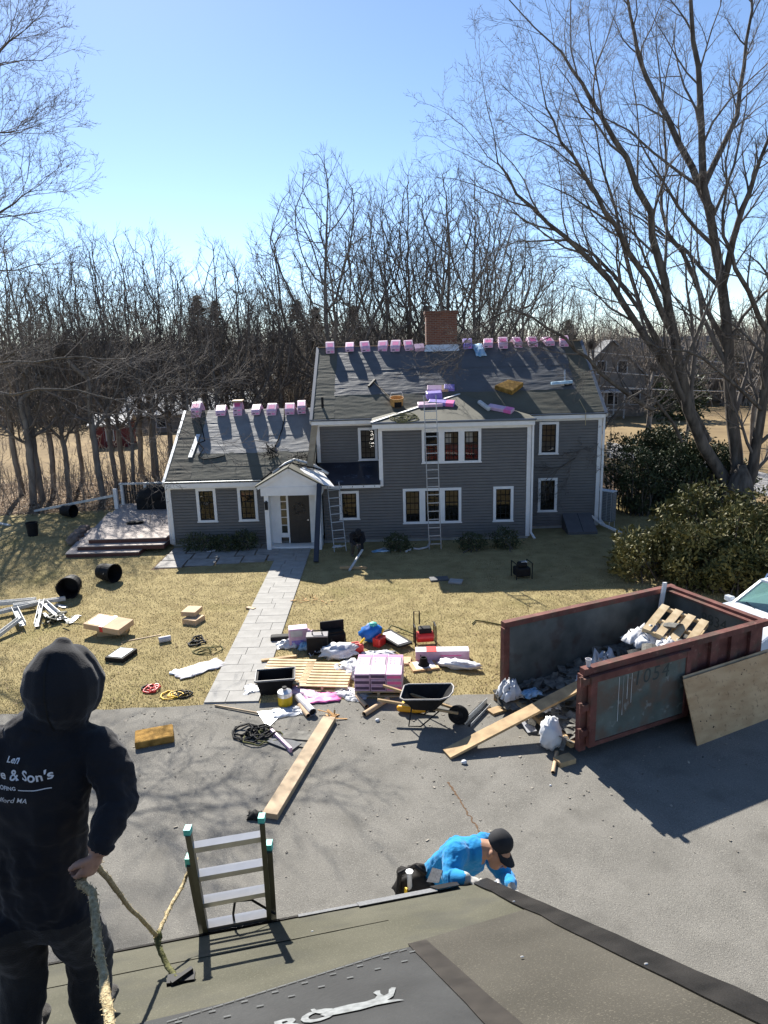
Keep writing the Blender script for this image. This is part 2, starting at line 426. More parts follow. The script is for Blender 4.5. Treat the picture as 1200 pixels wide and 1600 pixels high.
# ---------------------------------------------------------------- the house
YAW = R(-.7457)
HM = Matrix.Translation((-.162, 26.287, 0)) @ Matrix.Rotation(YAW, 4, 'Z')
house = thing('house', 'grey clapboard colonial house with white trim, brick chimney and one-storey wing', 'house', M=HM)
def clap(m, o, u, n, span, z0, z1, openings, step=.115):
    """rows of clapboards on the plane through o with direction u and outward normal n; span(z) gives the row's ends"""
    o = Vector(o); u = Vector(u); n = Vector(n); z = z0
    while z < z1 - 1e-4:
        t = min(z+step, z1); a0, a1 = span((z+t)/2); iv = [(a0,a1)] if a1 > a0 else []
        for (b0,b1,c0,c1) in openings:
            if c1 > z+.02 and c0 < t-.02:
                iv2 = []
                for (s,e) in iv:
                    if b1 <= s or b0 >= e: iv2.append((s,e)); continue
                    if b0 > s: iv2.append((s,b0))
                    if b1 < e: iv2.append((b1,e))
                iv = iv2
        for s, e in iv:
            P = lambda a, d, zz: o + u*a + n*d + Vector((0,0,zz))
            g_ = t-.024 if t-z > .06 else t; m.add([P(s,.032,z),P(e,.032,z),P(e,.010,g_),P(s,.010,g_),P(s,-.03,z),P(e,-.03,z),P(e,-.03,g_),P(s,-.03,g_),P(e,-.03,t),P(s,-.03,t)], [(0,1,2,3),(4,5,1,0),(3,2,6,7),(7,6,8,9)])
        z = t
WIN = []  # (x0,x1,z0,z1,y,units)
def window(x0, x1, z0, z1, y, units=1, label=None, rows=5):
    tw, mw = .105, .225
    m = MB(); zt, zb = z1-.10, z0+.085
    m.box(x0, x0+tw, y-.045, y+.05, z0+.04, z1); m.box(x1-tw, x1, y-.045, y+.05, z0+.04, z1)
    m.box(x0+tw, x1-tw, y-.044, y+.05, zt, z1); m.box(x0-.025, x1+.025, y-.06, y+.05, z0, z0+.045); m.box(x0+tw, x1-tw, y-.03, y+.05, z0+.045, zb)
    w = (x1-x0-2*tw-(units-1)*mw)/units
    for i in range(units-1):
        a = x0+tw+(i+1)*w+i*mw; m.box(a, a+mw, y-.043, y+.05, zb, zt)
    win = m.build('window', M_white, house)
    if label: win['label'] = label
    for i in range(units):
        a = x0+tw+i*(w+mw); b = a+w; f = .036
        s = MB(); s.box(a, a+f, y-.002, y+.045, zb, zt); s.box(b-f, b, y-.002, y+.045, zb, zt); s.box(a+f, b-f, y-.001, y+.044, zt-f, zt); s.box(a+f, b-f, y-.001, y+.044, zb, zb+f*1.6)
        mid = zb + (zt-zb)*.6; s.box(a+f, b-f, y-.003, y+.046, mid-.018, mid+.018)
        for c in (1,2): xx = a + w*c/3; s.box(xx-.012, xx+.012, y+.004, y+.03, zb+f, zt-f)
        for r_ in range(1, rows):
            if r_ == 3: continue
            zz = zb + (zt-zb)*r_/rows; s.box(a+f, b-f, y+.007, y+.029, zz-.012, zz+.012)
        s.build('sash', M_blackmetal, win)
        MB().add([(a+f,y+.017,zb+f),(b-f,y+.017,zb+f),(b-f,y+.017,zt-f),(a+f,y+.017,zt-f)], [(0,1,2,3)]).build('glass', M_glass, win)
    WIN.append((x0, x1, z0, z1, y))
D = 1.42
window(-7.02,-6.26,.95,2.29,0); window(-5.43,-4.68,.95,2.29,0)
window(-1.54,-.78,.91,2.05,0); window(.90,3.13,.69,2.08,0,3); window(4.35,5.12,.69,2.08,0)
window(1.65,3.88,3.02,4.31,0,3,'triple window with red curtains')
window(6.34,7.11,3.03,4.33,D); window(6.35,7.12,.69,2.09,D); window(-.80,-.04,2.97,4.29,D)
op0 = [(w[0],w[1],w[2],w[3]) for w in WIN if w[4] == 0] + [(-4.30,-2.15,0,2.5)]
opD = [(w[0],w[1],w[2],w[3]) for w in WIN if w[4] == D]
sid = MB()
clap(sid, (0,0,0), (1,0,0), (0,-1,0), lambda z: (-8.1,.06), .12, 2.36, op0)
clap(sid, (0,0,0), (1,0,0), (0,-1,0), lambda z: (.06,5.73), .12, 4.42, op0)
clap(sid, (0,D,0), (1,0,0), (0,-1,0), lambda z: (-2.43,.06), 2.9, 4.42, opD)
clap(sid, (0,D,0), (1,0,0), (0,-1,0), lambda z: (5.73,8.78), .12, 4.42, opD)
clap(sid, (5.73,0,0), (0,1,0), (1,0,0), lambda z: (0,D), .12, 4.42, [])
clap(sid, (.06,0,0), (0,1,0), (-1,0,0), lambda z: (0,D), 2.3, 4.42, [])
RY = 5.2
gab = lambda lo, hi: (lambda z: (lo, hi) if z < 4.5 else (lo+(z-4.5)/.674, hi-(z-4.5)/.674))
clap(sid, (8.78,0,0), (0,1,0), (1,0,0), gab(D, 8.98), .12, 7.2, [])
clap(sid, (-2.43,0,0), (0,1,0), (-1,0,0), gab(D, 8.98), 2.2, 7.2, [])
wgab = lambda z: (0, 6.8) if z < 2.45 else ((z-2.45)/.6405, 6.8-(z-2.45)/.6405)
clap(sid, (-8.1,0,0), (0,1,0), (-1,0,0), wgab, .12, 4.8, [])
clap(sid, (0,8.98,0), (1,0,0), (0,1,0), lambda z: (-2.43,8.78), .12, 4.5, [])
clap(sid, (0,6.8,0), (1,0,0), (0,1,0), lambda z: (-8.1,-2.43), .12, 2.5, [])
sid.build('clapboard_siding', M_siding, house, kind='stuff')
fnd = MB(); fnd.box(-8.08,5.71,.03,.2,-.05,.12); fnd.box(5.5,8.76,D+.03,D+.2,-.05,.12); fnd.box(8.6,8.76,D+.2,8.9,-.05,.12); fnd.box(-8.08,-7.9,.2,6.7,-.05,.12)
fnd.build('foundation', M_concrete, house)
inn = MB(); inn.box(-8.0,5.68,.3,1.4,.30,.34); inn.box(-2.3,8.7,1.45,8.9,.30,.34); inn.box(.1,5.68,.08,8.9,2.40,2.44); inn.box(-2.3,8.7,1.6,8.9,2.41,2.43)
inn.box(-8.0,8.7,3.0,3.06,.35,2.39); inn.box(-2.3,8.7,3.0,3.06,2.45,4.4)
inn.build('interior_floors', M_room, house)
cur = MB()
for i in range(3):
    a = 1.65+.105+i*(.527+.225)
    for j in range(8): cur.beam((a+.01+j*.066,.075+.02*(j%2),3.12),(a+.01+j*.066,.075+.02*(j%2),3.68),.07,.012,(1,0,0))
cur.build('red_curtain', M_curtain, house)
cw = MB(); cw.box(2.55,2.78,.3,.32,3.7,4.1); cw.box(3.35,3.6,.35,.37,3.75,4.15)
cw.build('pale_curtain', M_curtainw, house)

# roofs
def roof_slab(name, quad, t, mat): return MB().slab(quad, t).build(name, mat, house)
S_M, S_W, S_B = .674, .6405, .307
zM = lambda y: 4.66 + (y-1.12)*S_M
zW = lambda y: 2.60 + (y+.3)*S_W
zB = lambda y: 4.65 + (y+.3)*S_B
rm = MB(); rm.slab([(-2.62,1.12,zM(1.12)),(8.88,1.12,zM(1.12)),(8.88,RY,zM(RY)),(-2.62,RY,zM(RY))], .06)
rm.slab([(8.88,9.28,zM(1.12)),(-2.62,9.28,zM(1.12)),(-2.62,RY,zM(RY)),(8.88,RY,zM(RY))], .06)
rm.build('roof', M_felt2, house)
WR = 3.4
rw = MB(); rw.slab([(-8.14,-.3,zW(-.3)),(-2.44,-.3,zW(-.3)),(-2.44,WR,zW(WR)),(-8.14,WR,zW(WR))], .06)
rw.slab([(-2.44,7.1,zW(-.3)),(-8.14,7.1,zW(-.3)),(-8.14,WR,zW(WR)),(-2.44,WR,zW(WR))], .06)
rw.build('wing_roof', M_felt, house)
AP = (3.28, 2.27, zB(2.27))
rb = MB(); rb.add([(-.22,-.3,4.65),(5.86,-.3,4.65),AP,(-.22,1.25,4.68),(5.86,1.25,4.68),(-.22,-.3,4.58),(5.86,-.3,4.58)], [(0,1,2),(0,2,3),(1,4,2),(5,6,1,0),(5,0,3),(6,4,1)])
rb.build('bay_roof', M_felt, house)
lr = MB(); lr.slab([(-2.35,-.3,2.36),(.06,-.3,2.36),(.06,1.42,2.94),(-2.35,1.42,2.94)], .05)
lr.build('low_roof', M_ice, house)

def wrinkled(name, zf, x0, x1, y0, y1, nx, ny, mat, amp=.012, off=.006, seed=0, fx=1.2, fy=6., edge=None, t=0):
    """a sheet of underlayment lying on a roof plane, with real wrinkles"""
    V = []; F = []
    for j in range(ny+1):
        for i in range(nx+1):
            x = x0+(x1-x0)*i/nx; y = y0+(y1-y0)*j/ny
            d = noise.noise(Vector((x*fx+seed, y*fy, seed*1.7)))*.6 + noise.noise(Vector((x*fx*3+seed, y*fy*2.2, 9.1)))*.4
            d = max(0., d+.25)*amp
            if edge and (j == 0 or j == ny): y += noise.noise(Vector((x*1.3, seed, 3.)))*edge
            V.append((x, y, zf(y)+off+d))
    for j in range(ny):
        for i in range(nx):
            a = j*(nx+1)+i; F.append((a,a+1,a+nx+2,a+nx+1))
    return np_mesh(name, V, F, mat, house, smooth=True)
wrinkled('underlayment', zM, -1.75, 8.0, 2.35, 3.75, 150, 50, M_synthdark, .022, .014, 1., edge=.02)
wrinkled('underlayment', zM, -1.72, 8.02, 3.70, 5.15, 150, 50, M_synthdark, .022, .024, 4., edge=.02)
wrinkled('underlayment', zM, -2.55, -1.70, 1.18, 5.12, 30, 120, M_felt, .02, .006, 2., fx=.8, fy=9)
wrinkled('underlayment', zM, 7.96, 8.82, 1.18, 5.12, 30, 120, M_felt, .02, .006, 7., fx=.8, fy=9)
wrinkled('underlayment', zM, -1.72, 8.0, 1.16, 2.38, 120, 30, M_felt, .016, .006, 3.)
wrinkled('underlayment', zW, -8.05, -7.15, -.22, 3.34, 30, 110, M_felt2, .022, .006, 5., fx=.8, fy=9)
wrinkled('underlayment', zW, -7.17, -2.5, 1.02, 1.92, 110, 30, M_synth, .014, .012, 6., edge=.02)
wrinkled('underlayment', zW, -7.15, -2.5, 1.88, 2.68, 110, 30, M_synth, .014, .020, 8., edge=.02)
wrinkled('underlayment', zW, -7.16, -2.5, 2.64, 3.36, 110, 30, M_synth, .014, .028, 9., edge=.02)
wrinkled('underlayment', zW, -7.2, -2.5, .38, 1.06, 100, 24, M_felt, .018, .010, 12., edge=.02)
wrinkled('underlayment', zW, -7.2, -2.5, -.22, .42, 100, 24, M_felt, .014, .006, 13.)
# white print on the black membrane of the low roof
pr = MB()
for (cx, cy, s) in ((-1.55,1.05,.8),(-1.1,.25,.9),(-.55,1.1,.7),(-.45,.2,.7),(-1.5,-.05,.5)):
    for q in range(26):
        a = Vector((cx+rng.uniform(-.30,.30)*s, cy+rng.uniform(-.16,.16)*s, 0)); b = a + Vector((rng.uniform(-.1,.1), rng.uniform(-.05,.05), 0))
        a.z = 2.36+(a.y+.3)*.337+.005; b.z = 2.36+(b.y+.3)*.337+.005
        pr.beam(a, b, .012, .002)
pr.build('printed_marks', mk('faded_print', (.16,.20,.27), .6, .2, 8), house)

# white trim: fasciae, friezes, corner boards, rakes
class TR:
    def box(self, *a): MB().box(*a).build('trim_board', M_white, house)
    def beam(self, *a): MB().beam(*a).build('rake_board', M_white, house)
tr = TR()
tr.box(-2.60,-.2,1.15,1.42,4.46,4.60); tr.box(5.88,8.86,1.15,1.42,4.46,4.60)             # main eave boxes
tr.box(-2.43,-.02,D-.045,D,4.38,4.46); tr.box(5.73,8.78,D-.045,D,4.36,4.46)
tr.box(-.19,5.83,-.27,1.1,4.42,4.575); tr.box(.06,5.73,-.042,0,4.31,4.42)                 # bay eave box
tr.box(-8.10,-4.45,-.28,0,2.36,2.53); tr.box(-8.1,-4.4,-.04,0,2.28,2.36)                  # wing eave box
tr.box(-2.2,.05,-.28,0,2.20,2.31)                                                         # low roof eave box
tr.box(-8.125,-7.98,-.05,.0,.1,2.36); tr.box(-8.14,-8.1,-.0,.12,.1,2.36)
tr.box(5.60,5.755,-.05,.0,.1,4.42); tr.box(5.73,5.77,0,.12,.1,4.42)
tr.box(.02,.17,-.05,0,2.2,4.42); tr.box(.02,.06,0,D-.05,2.95,3.05); tr.box(.018,.06,0,.12,2.2,4.42)
tr.box(8.65,8.80,D-.05,D,.1,4.46); tr.box(8.78,8.82,D,D+.12,.1,4.46)
tr.box(-2.45,-2.31,D-.05,D,2.95,4.46)
for yr in (0,):
    tr.beam((-8.155,-.3,zW(-.3)-.10),(-8.155,WR,zW(WR)-.10),.03,.16); tr.beam((8.895,1.12,zM(1.12)-.10),(8.895,RY,zM(RY)-.10),.03,.16); tr.beam((-2.635,1.12,zM(1.12)-.1),(-2.635,RY,zM(RY)-.1),.03,.16)
de = MB()   # metal drip edges
de.box(-8.16,-4.40,-.325,-.20,2.585,2.612); de.beam((-8.13,-.3,zW(-.3)+.01),(-8.13,WR,zW(WR)+.01),.10,.025)
de.build('drip_edge', M_alusheet, house)
de = MB(); de.box(-2.64,-.2,1.09,1.18,4.635,4.672); de.box(5.86,8.90,1.09,1.18,4.635,4.672); de.box(-.24,5.88,-.33,-.26,4.60,4.664)
de.beam((-2.60,1.12,zM(1.12)+.012),(-2.60,RY,zM(RY)+.012),.12,.03); de.beam((8.86,1.12,zM(1.12)+.012),(8.86,RY,zM(RY)+.012),.12,.03)
de.build('drip_edge', mk('shade_painted_drip_metal', (.10,.125,.165), .4, .1, 4, spec=.5), house)  # white metal; its shade on the main roof is painted in as blue-grey
MB().beam((-.22,-.3,4.668),(AP[0],AP[1],AP[2]+.012),.14,.02).build('hip_flashing', M_white, house)
MB().beam((-2.47,1.25,4.5),(-2.60,-.05,2.98),.24,.05,(0,0,1)).build('bare_wood_rake_board', M_wood, house)
rc = MB()
rc.box(-2.60,8.86,RY-.06,RY+.06,zM(RY)-.01,zM(RY)+.035)
rc.build('ridge_board', M_wood, house)
# chimney
ch = MB(); ch.box(2.12,3.44,4.75,5.65,6.6,8.62); ch.box(2.09,3.47,4.72,5.68,8.62,8.70); ch.box(2.06,3.50,4.69,5.71,8.70,8.80)
chim = ch.build('chimney', M_brick, house)
fl = MB(); fl.add([(2.02,4.66,7.12),(3.54,4.66,7.12),(3.46,4.745,7.40),(2.10,4.745,7.40)], [(0,1,2,3)]); fl.box(2.06,3.50,4.73,4.748,7.05,7.36)
fl.build('chimney_flashing', M_alusheet, chim)
# vent pipe and its flashing
vp = MB().lathe([(.05,0),(.05,.42)], 10, Matrix.Translation((-2.18,1.75,zM(1.75)))).build('vent_pipe', M_black, house)
# gutters' downspouts and corner pipe
ds = MB(); ds.beam((5.80,-.10,.25),(5.80,-.10,4.45),.07,.055,(0,1,0)); ds.beam((5.80,-.1,.25),(5.9,-.35,.08),.07,.055); ds.build('downspout', M_white, house)
ds = MB(); ds.beam((8.86,1.34,.35),(8.86,1.34,4.45),.08,.07,(0,1,0)); ds.beam((8.86,1.34,.35),(9.0,1.2,.16),.08,.07); ds.beam((8.5,1.25,.52),(8.86,1.2,.22),.10,.08); ds.beam((8.86,1.2,.2),(9.4,.25,.06),.09,.08); ds.build('downspout', M_white, house)
MB().beam((-8.13,-.09,.15),(-8.13,-.09,2.4),.06,.05,(0,1,0)).build('downspout', M_white, house)
# portico
por = MB()
por.box(-4.26,-4.10,-.90,-.74,.0,2.12); por.box(-2.36,-2.20,-.90,-.74,.0,2.12)
por.box(-4.26,-4.12,-.74,-.02,.03,2.12); por.box(-2.34,-2.20,-.74,-.02,.03,2.12)          # side walls
por.box(-4.36,-2.10,-.96,-.02,2.12,2.44)
por.add([(-4.44,-.93,2.44),(-2.12,-.93,2.44),(-3.28,-.93,3.08),(-4.44,-.3,2.44),(-2.12,-.3,2.44),(-3.28,.4,3.08)], [(0,1,2)])
por.box(-4.12,-3.80,-.30,-.22,.12,2.12); por.box(-2.66,-2.34,-.30,-.22,.12,2.12); por.box(-3.80,-2.66,-.30,-.22,2.06,2.12)
por.box(-4.13,-2.33,-.74,-.2,.0,.10); por.box(-3.50,-3.46,-.29,-.22,.12,2.06)
por.beam((-4.47,-.99,2.42),(-3.28,-.99,3.10),.04,.12,(0,0,1)); por.beam((-2.09,-.99,2.42),(-3.28,-.99,3.10),.04,.12,(0,0,1))
portico = por.build('portico', M_white, house)
prf = MB(); prf.slab([(-4.52,-1.05,2.46),(-3.28,-1.05,3.16),(-3.28,1.2,3.16),(-4.52,.1,2.46)], -.05)
prf.slab([(-2.04,-1.05,2.46),(-2.04,.1,2.46),(-3.28,1.2,3.16),(-3.28,-1.05,3.16)], -.05)
prf.build('portico_roof', M_felt, portico)
MB().add([(-3.0,-.6,3.03),(-2.06,-1.0,2.50),(-1.62,-.9,2.40),(-2.5,1.0,3.0)], [(0,1,2,3)]).build('torn_white_sheet', M_white, portico)
dr = MB(); dr.box(-3.46,-2.66,-.29,-.25,.12,2.06)
for (a,b,c,d) in ((-3.36,-3.10,.3,1.0),(-3.02,-2.76,.3,1.0),(-3.36,-3.10,1.12,1.92),(-3.02,-2.76,1.12,1.92)): dr.box(a,b,-.298,-.288,c,d)
door = dr.build('front_door', M_door, house)
wr = MB()
for i in range(160):
    a = rng.uniform(0,2*math.pi); r_ = .19+rng.gauss(0,.035); p = Vector((-3.06+r_*math.cos(a), -.33+rng.uniform(-.03,.02), 1.48+r_*math.sin(a))); q = p + Vector((rng.gauss(0,.05), rng.gauss(0,.02), rng.gauss(0,.05)))
    wr.beam(p, q, .012, .004)
wr.build('dried_wreath', mk('dried_twigs', (.10,.085,.07), .9, .4, 20), door)
MB().lathe([(.03,0),(.035,.03),(.02,.05)], 10, Matrix.Translation((-2.74,-.29,1.02)) @ Matrix.Rotation(R(90),4,'X')).build('door_knob', M_chrome, door)
sl = MB(); sl.box(-3.80,-3.76,-.292,-.23,.35,2.06); sl.box(-3.54,-3.50,-.292,-.23,.35,2.06); sl.box(-3.76,-3.54,-.292,-.23,.35,.52)
for i in range(1,5): z = .52+(1.54)*i/5; sl.box(-3.76,-3.54,-.288,-.235,z-.012,z+.012)
slo = sl.build('sidelight', M_white, house)
MB().box(-3.76,-3.54,-.262,-.258,.52,2.06).build('glass', M_glass, slo)
MB().box(-3.8,-3.5,.06,.09,.12,2.06).build('backing_wall', M_room, slo)
lm = MB(); lm.box(-4.235,-4.125,-.985,-.90,1.60,1.86); lm.box(-4.25,-4.11,-1.0,-.89,1.86,1.885); lm.box(-4.21,-4.15,-.93,-.89,1.885,1.93)
lm.build('wall_lantern', M_blackmetal, house)
for i in range(5): MB().box(-1.85+i*.42,-1.83+i*.42,-.30,-.28,2.24,2.29).build('gutter_bracket', M_blackmetal, house)

# ---------------------------------------------------------------- the garage whose roof the picture is taken from
GA = math.atan2(.21,.978)
GM = Matrix.Translation((.59, 4.12, 0)) @ Matrix.Rotation(GA, 4, 'Z')
garage = thing('garage', 'garage with felted roof in the foreground, its eave corner beside the blue worker', 'garage', M=GM)
ZE, SG, LW, RB = 3.75, .65, -9.0, 4.3
gz_ = lambda b: ZE + SG*b
def gp(a, b, off=0): return Vector((a, -b, gz_(b)+off))
gr = MB(); gr.slab([gp(.05,0),gp(.05,RB),gp(LW,RB),gp(LW,0)][::-1], .10)
gr.slab([(.05,-2*RB,ZE),(LW,-2*RB,ZE),(LW,-RB,gz_(RB)),(.05,-RB,gz_(RB))][::-1], .10)
gr.build('roof', M_feltfg, garage)
gw = MB(); gw.box(LW+.2,-.15,-.45,-.35,0,ZE-.02); gw.box(LW+.2,-.15,-8.3,-8.2,0,ZE-.02); gw.box(LW+.2,LW+.3,-8.2,-.45,0,ZE); gw.box(-.25,-.15,-8.2,-.45,0,ZE)
gw.build('wall', M_siding, garage)
ge = MB(); ge.add([(-.15,-.35,ZE-.1),(-.15,-8.3,ZE-.1),(-.15,-RB,gz_(RB)-.15)], [(0,1,2)]); ge.build('gable_wall', M_siding, garage)
gt = MB(); gt.beam((LW,-.02,ZE-.12),(.03,-.02,ZE-.12),.03,.18,(0,0,1)); gt.beam((.065,0,ZE-.11),(.065,-RB,gz_(RB)-.11),.03,.18,(0,0,1))
gt.build('fascia', M_white, garage)
def gsheet(name, pts, off, t, mat, seed=0, n=1, amp=0.):
    """thin sheet on the garage roof given by (a,b) corners"""
    m = MB(); k = len(pts); q = []
    for i in range(k):
        p0 = Vector((*pts[i],0)); p1 = Vector((*pts[(i+1)%k],0))
        for j in range(n):
            p = p0.lerp(p1, j/n); 
            if j: 
                d = noise.noise(Vector((p.x*5+seed, p.y*5, seed)))*amp; e = (p1-p0).normalized(); p = p + Vector((-e.y, e.x, 0))*d
            q.append(p)
    top = [gp(p.x, p.y, off) for p in q]; bot = [gp(p.x, p.y, off-t) for p in q]; k = len(q)
    nrm_up = (top[1]-top[0]).cross(top[2]-top[0]).z
    m.add(top+bot, [tuple(range(k)), tuple(range(2*k-1,k-1,-1))] + [((i+1)%k,i,k+i,k+(i+1)%k) for i in range(k)])
    return m.build(name, mat, garage)
V = []; F = []; na, nb = 150, 70
for j in range(nb+1):
    for i in range(na+1):
        a = -5.0+5.03*i/na; b = .02+2.6*j/nb; V.append(gp(a, b, .003+.004*max(0,noise.noise(Vector((a*1.6,b*3.2,2.))))+.0015*noise.noise(Vector((a*7,b*9,5.)))))
for j in range(nb):
    for i in range(na): q = j*(na+1)+i; F.append((q+1,q,q+na+1,q+na+2))
np_mesh('felt_sheet', V, F, M_feltfg, garage, smooth=True)
gsheet('felt_lap', [(-5,.52),(-5,.56),(-.76,.545),(-.76,.515)], .0085, .003, M_feltfg, 4, 16, .008)
gsheet('felt_strip', [(.042,.86),(.042,4.2),(-.62,4.2),(-.74,1.06)], .009, .006, M_feltfg2, 3, 14, .01)
gsheet('rake_membrane', [(.058,-.01),(.058,4.2),(-.072,4.2),(-.065,.02)], .018, .006, M_strip, 5, 24, .014)
gsheet('eave_strip', [(-9.0,-.012),(-9.0,.035),(-.75,.035),(-.75,-.012)], .012, .006, M_strip, 6, 20, .004)
gsheet('starter_shingle', [(-.86,-.02),(-.86,.10),(-.33,.10),(-.33,-.02)], .020, .006, M_grit, 6)
gsheet('starter_shingle', [(-1.25,-.02),(-1.25,.05),(-.84,.055),(-.84,-.015)], .014, .005, M_grit, 6)
gsheet('rake_shingle', [(-.35,-.03),(-.33,.10),(-.18,.10),(-.16,-.03)], .034, .006, M_strip, 6)
SYN = [(-.70,1.10),(-.60,2.9),(-9.0,2.9),(-9.0,.62),(-2.6,1.09)]
SYN = [(-.745,1.12),(-.72,3.4),(-9,3.4),(-9,1.30),(-2.6,1.42),(-1.62,1.36),(-.93,1.14)]
sheet_fg = gsheet('synthetic_sheet', SYN, .010, .004, M_synthfg, 8)
gsheet('black_tape', [(-.775,1.08),(-.68,1.08),(-.63,3.4),(-.74,3.4)], .016, .004, mk('brown_black_tape', (.030,.026,.022), .6, .3, 8, spec=.15), 9, 14, .006)

ck = MB(); cx, cy = (0.978, 10.748, 0.000)[:2]; pts = [Vector(p) for p in ((0.978, 10.748, 0.000),(1.077, 10.422, 0.000),(1.153, 10.146, 0.000),(1.215, 9.883, 0.000),(1.317, 9.569, 0.000),(1.346, 9.274, 0.000))]
Q = []
for i in range(len(pts)-1):
    for k in range(8): Q.append(pts[i].lerp(pts[i+1],k/8)+Vector((rng.gauss(0,.012),rng.gauss(0,.012),0)))
for i in range(len(Q)-1):
    d = (Q[i+1]-Q[i]); s_ = Vector((-d.y,d.x,0)).normalized()*rng.uniform(.006,.022); z = Vector((0,0,.0075)); ck.add([Q[i]-s_+z,Q[i+1]-s_*.9+z,Q[i+1]+s_*.9+z,Q[i]+s_+z], [(0,1,2,3)])
ck.build('crack', mk('rusty_crack_fill', (.20,.105,.05), .95, .4, 20, col2=(.13,.085,.05)), drv)
ch_ = MB(); rc_ = random.Random(3)
for i in range(520):
    x = rc_.uniform(-6,6.5); y = 13.6-abs(rc_.gauss(0,2.6)); 
    if y < 6: continue
    w = rc_.uniform(.006,.035)*(1 if rc_.random() < .9 else 2); M_ = Matrix.Translation((x,y,.012)) @ Matrix.Rotation(rc_.uniform(0,6.3),4,'Z') @ Matrix.Rotation(rc_.gauss(0,.2),4,'X')
    ch_.cbox((0,0,0),(w,w*rc_.uniform(.4,1.6),.006),M_)
o = ch_.build('shingle_chips', mk('chips', (.10,.095,.085), .9, .5, 3, col2=(.38,.34,.28)), kind='stuff'); tag(o, 'small shingle chips and grit scattered over the driveway', 'debris')

# ---------------------------------------------------------------- trees and plants
class TB:
    """collects tapered branch tubes as arrays"""
    def __init__(self): self.v = []; self.f = []
    def tube(self, pts, rad, n):
        b = len(self.v); k = len(pts); ref = Vector((.3,.9,.2))
        cs = [(math.cos(2*math.pi*j/n), math.sin(2*math.pi*j/n)) for j in range(n)]
        for i in range(k):
            d = pts[min(i+1,k-1)] - pts[max(i-1,0)]
            s = d.cross(ref)
            if s.length_squared < 1e-12: s = d.orthogonal()
            s.normalize(); u = s.cross(d); u.normalize(); r = rad[i]; p = pts[i]
            for c, q in cs: self.v.append((p.x+s.x*r*c+u.x*r*q, p.y+s.y*r*c+u.y*r*q, p.z+s.z*r*c+u.z*r*q))
        for i in range(k-1):
            for j in range(n):
                j2 = (j+1) % n; self.f.append((b+i*n+j, b+i*n+j2, b+(i+1)*n+j2, b+(i+1)*n+j))
    def build(self, name, mat, parent=None): return np_mesh(name, self.v, self.f, mat, parent, smooth=True)

MINR = .011
def branch(tb, rg, p, d, L, r0, lev, maxlev, nch, up=.12, wig=.22, spread=(.5,1.0), tip=.25, start=.25, lfac=(.42,.62)):
    k = 5 if lev <= 1 else (4 if lev == 2 else 3)
    pts = [p.copy()]; dd = d.normalized(); rads = [r0]; step = L/k
    for i in range(k):
        dd = (dd + Vector((rg.gauss(0,wig), rg.gauss(0,wig), rg.gauss(0,wig*.7)+up))).normalized() if i else dd
        pts.append(pts[-1] + dd*step); rads.append(r0*(1-(1-tip)*(i+1)/k))
    tb.tube(pts, rads, 7 if r0 > .09 else (5 if r0 > .035 else (4 if r0 > .015 else 3)))
    if lev >= maxlev: return
    n = nch[lev]
    for c in range(n):
        t = start + (1-start)*(c+rg.random())/n; i = min(int(t*k), k-1); fr = t*k-i
        q = pts[i].lerp(pts[i+1], fr); ax = (pts[i+1]-pts[i]).normalized()
        o = ax.orthogonal().normalized(); o.rotate(Matrix.Rotation(c*2.4+rg.uniform(-.6,.6),3,ax))
        a = rg.uniform(*spread); nd = (ax*math.cos(a)+o*math.sin(a)).normalized()
        rr = rads[i]*(1-fr)+rads[i+1]*fr
        branch(tb, rg, q, nd, L*rg.uniform(*lfac)*(1.15-.45*t), max(rr*rg.uniform(.42,.62), MINR), lev+1, maxlev, nch, up, wig, spread, tip, .18, lfac)

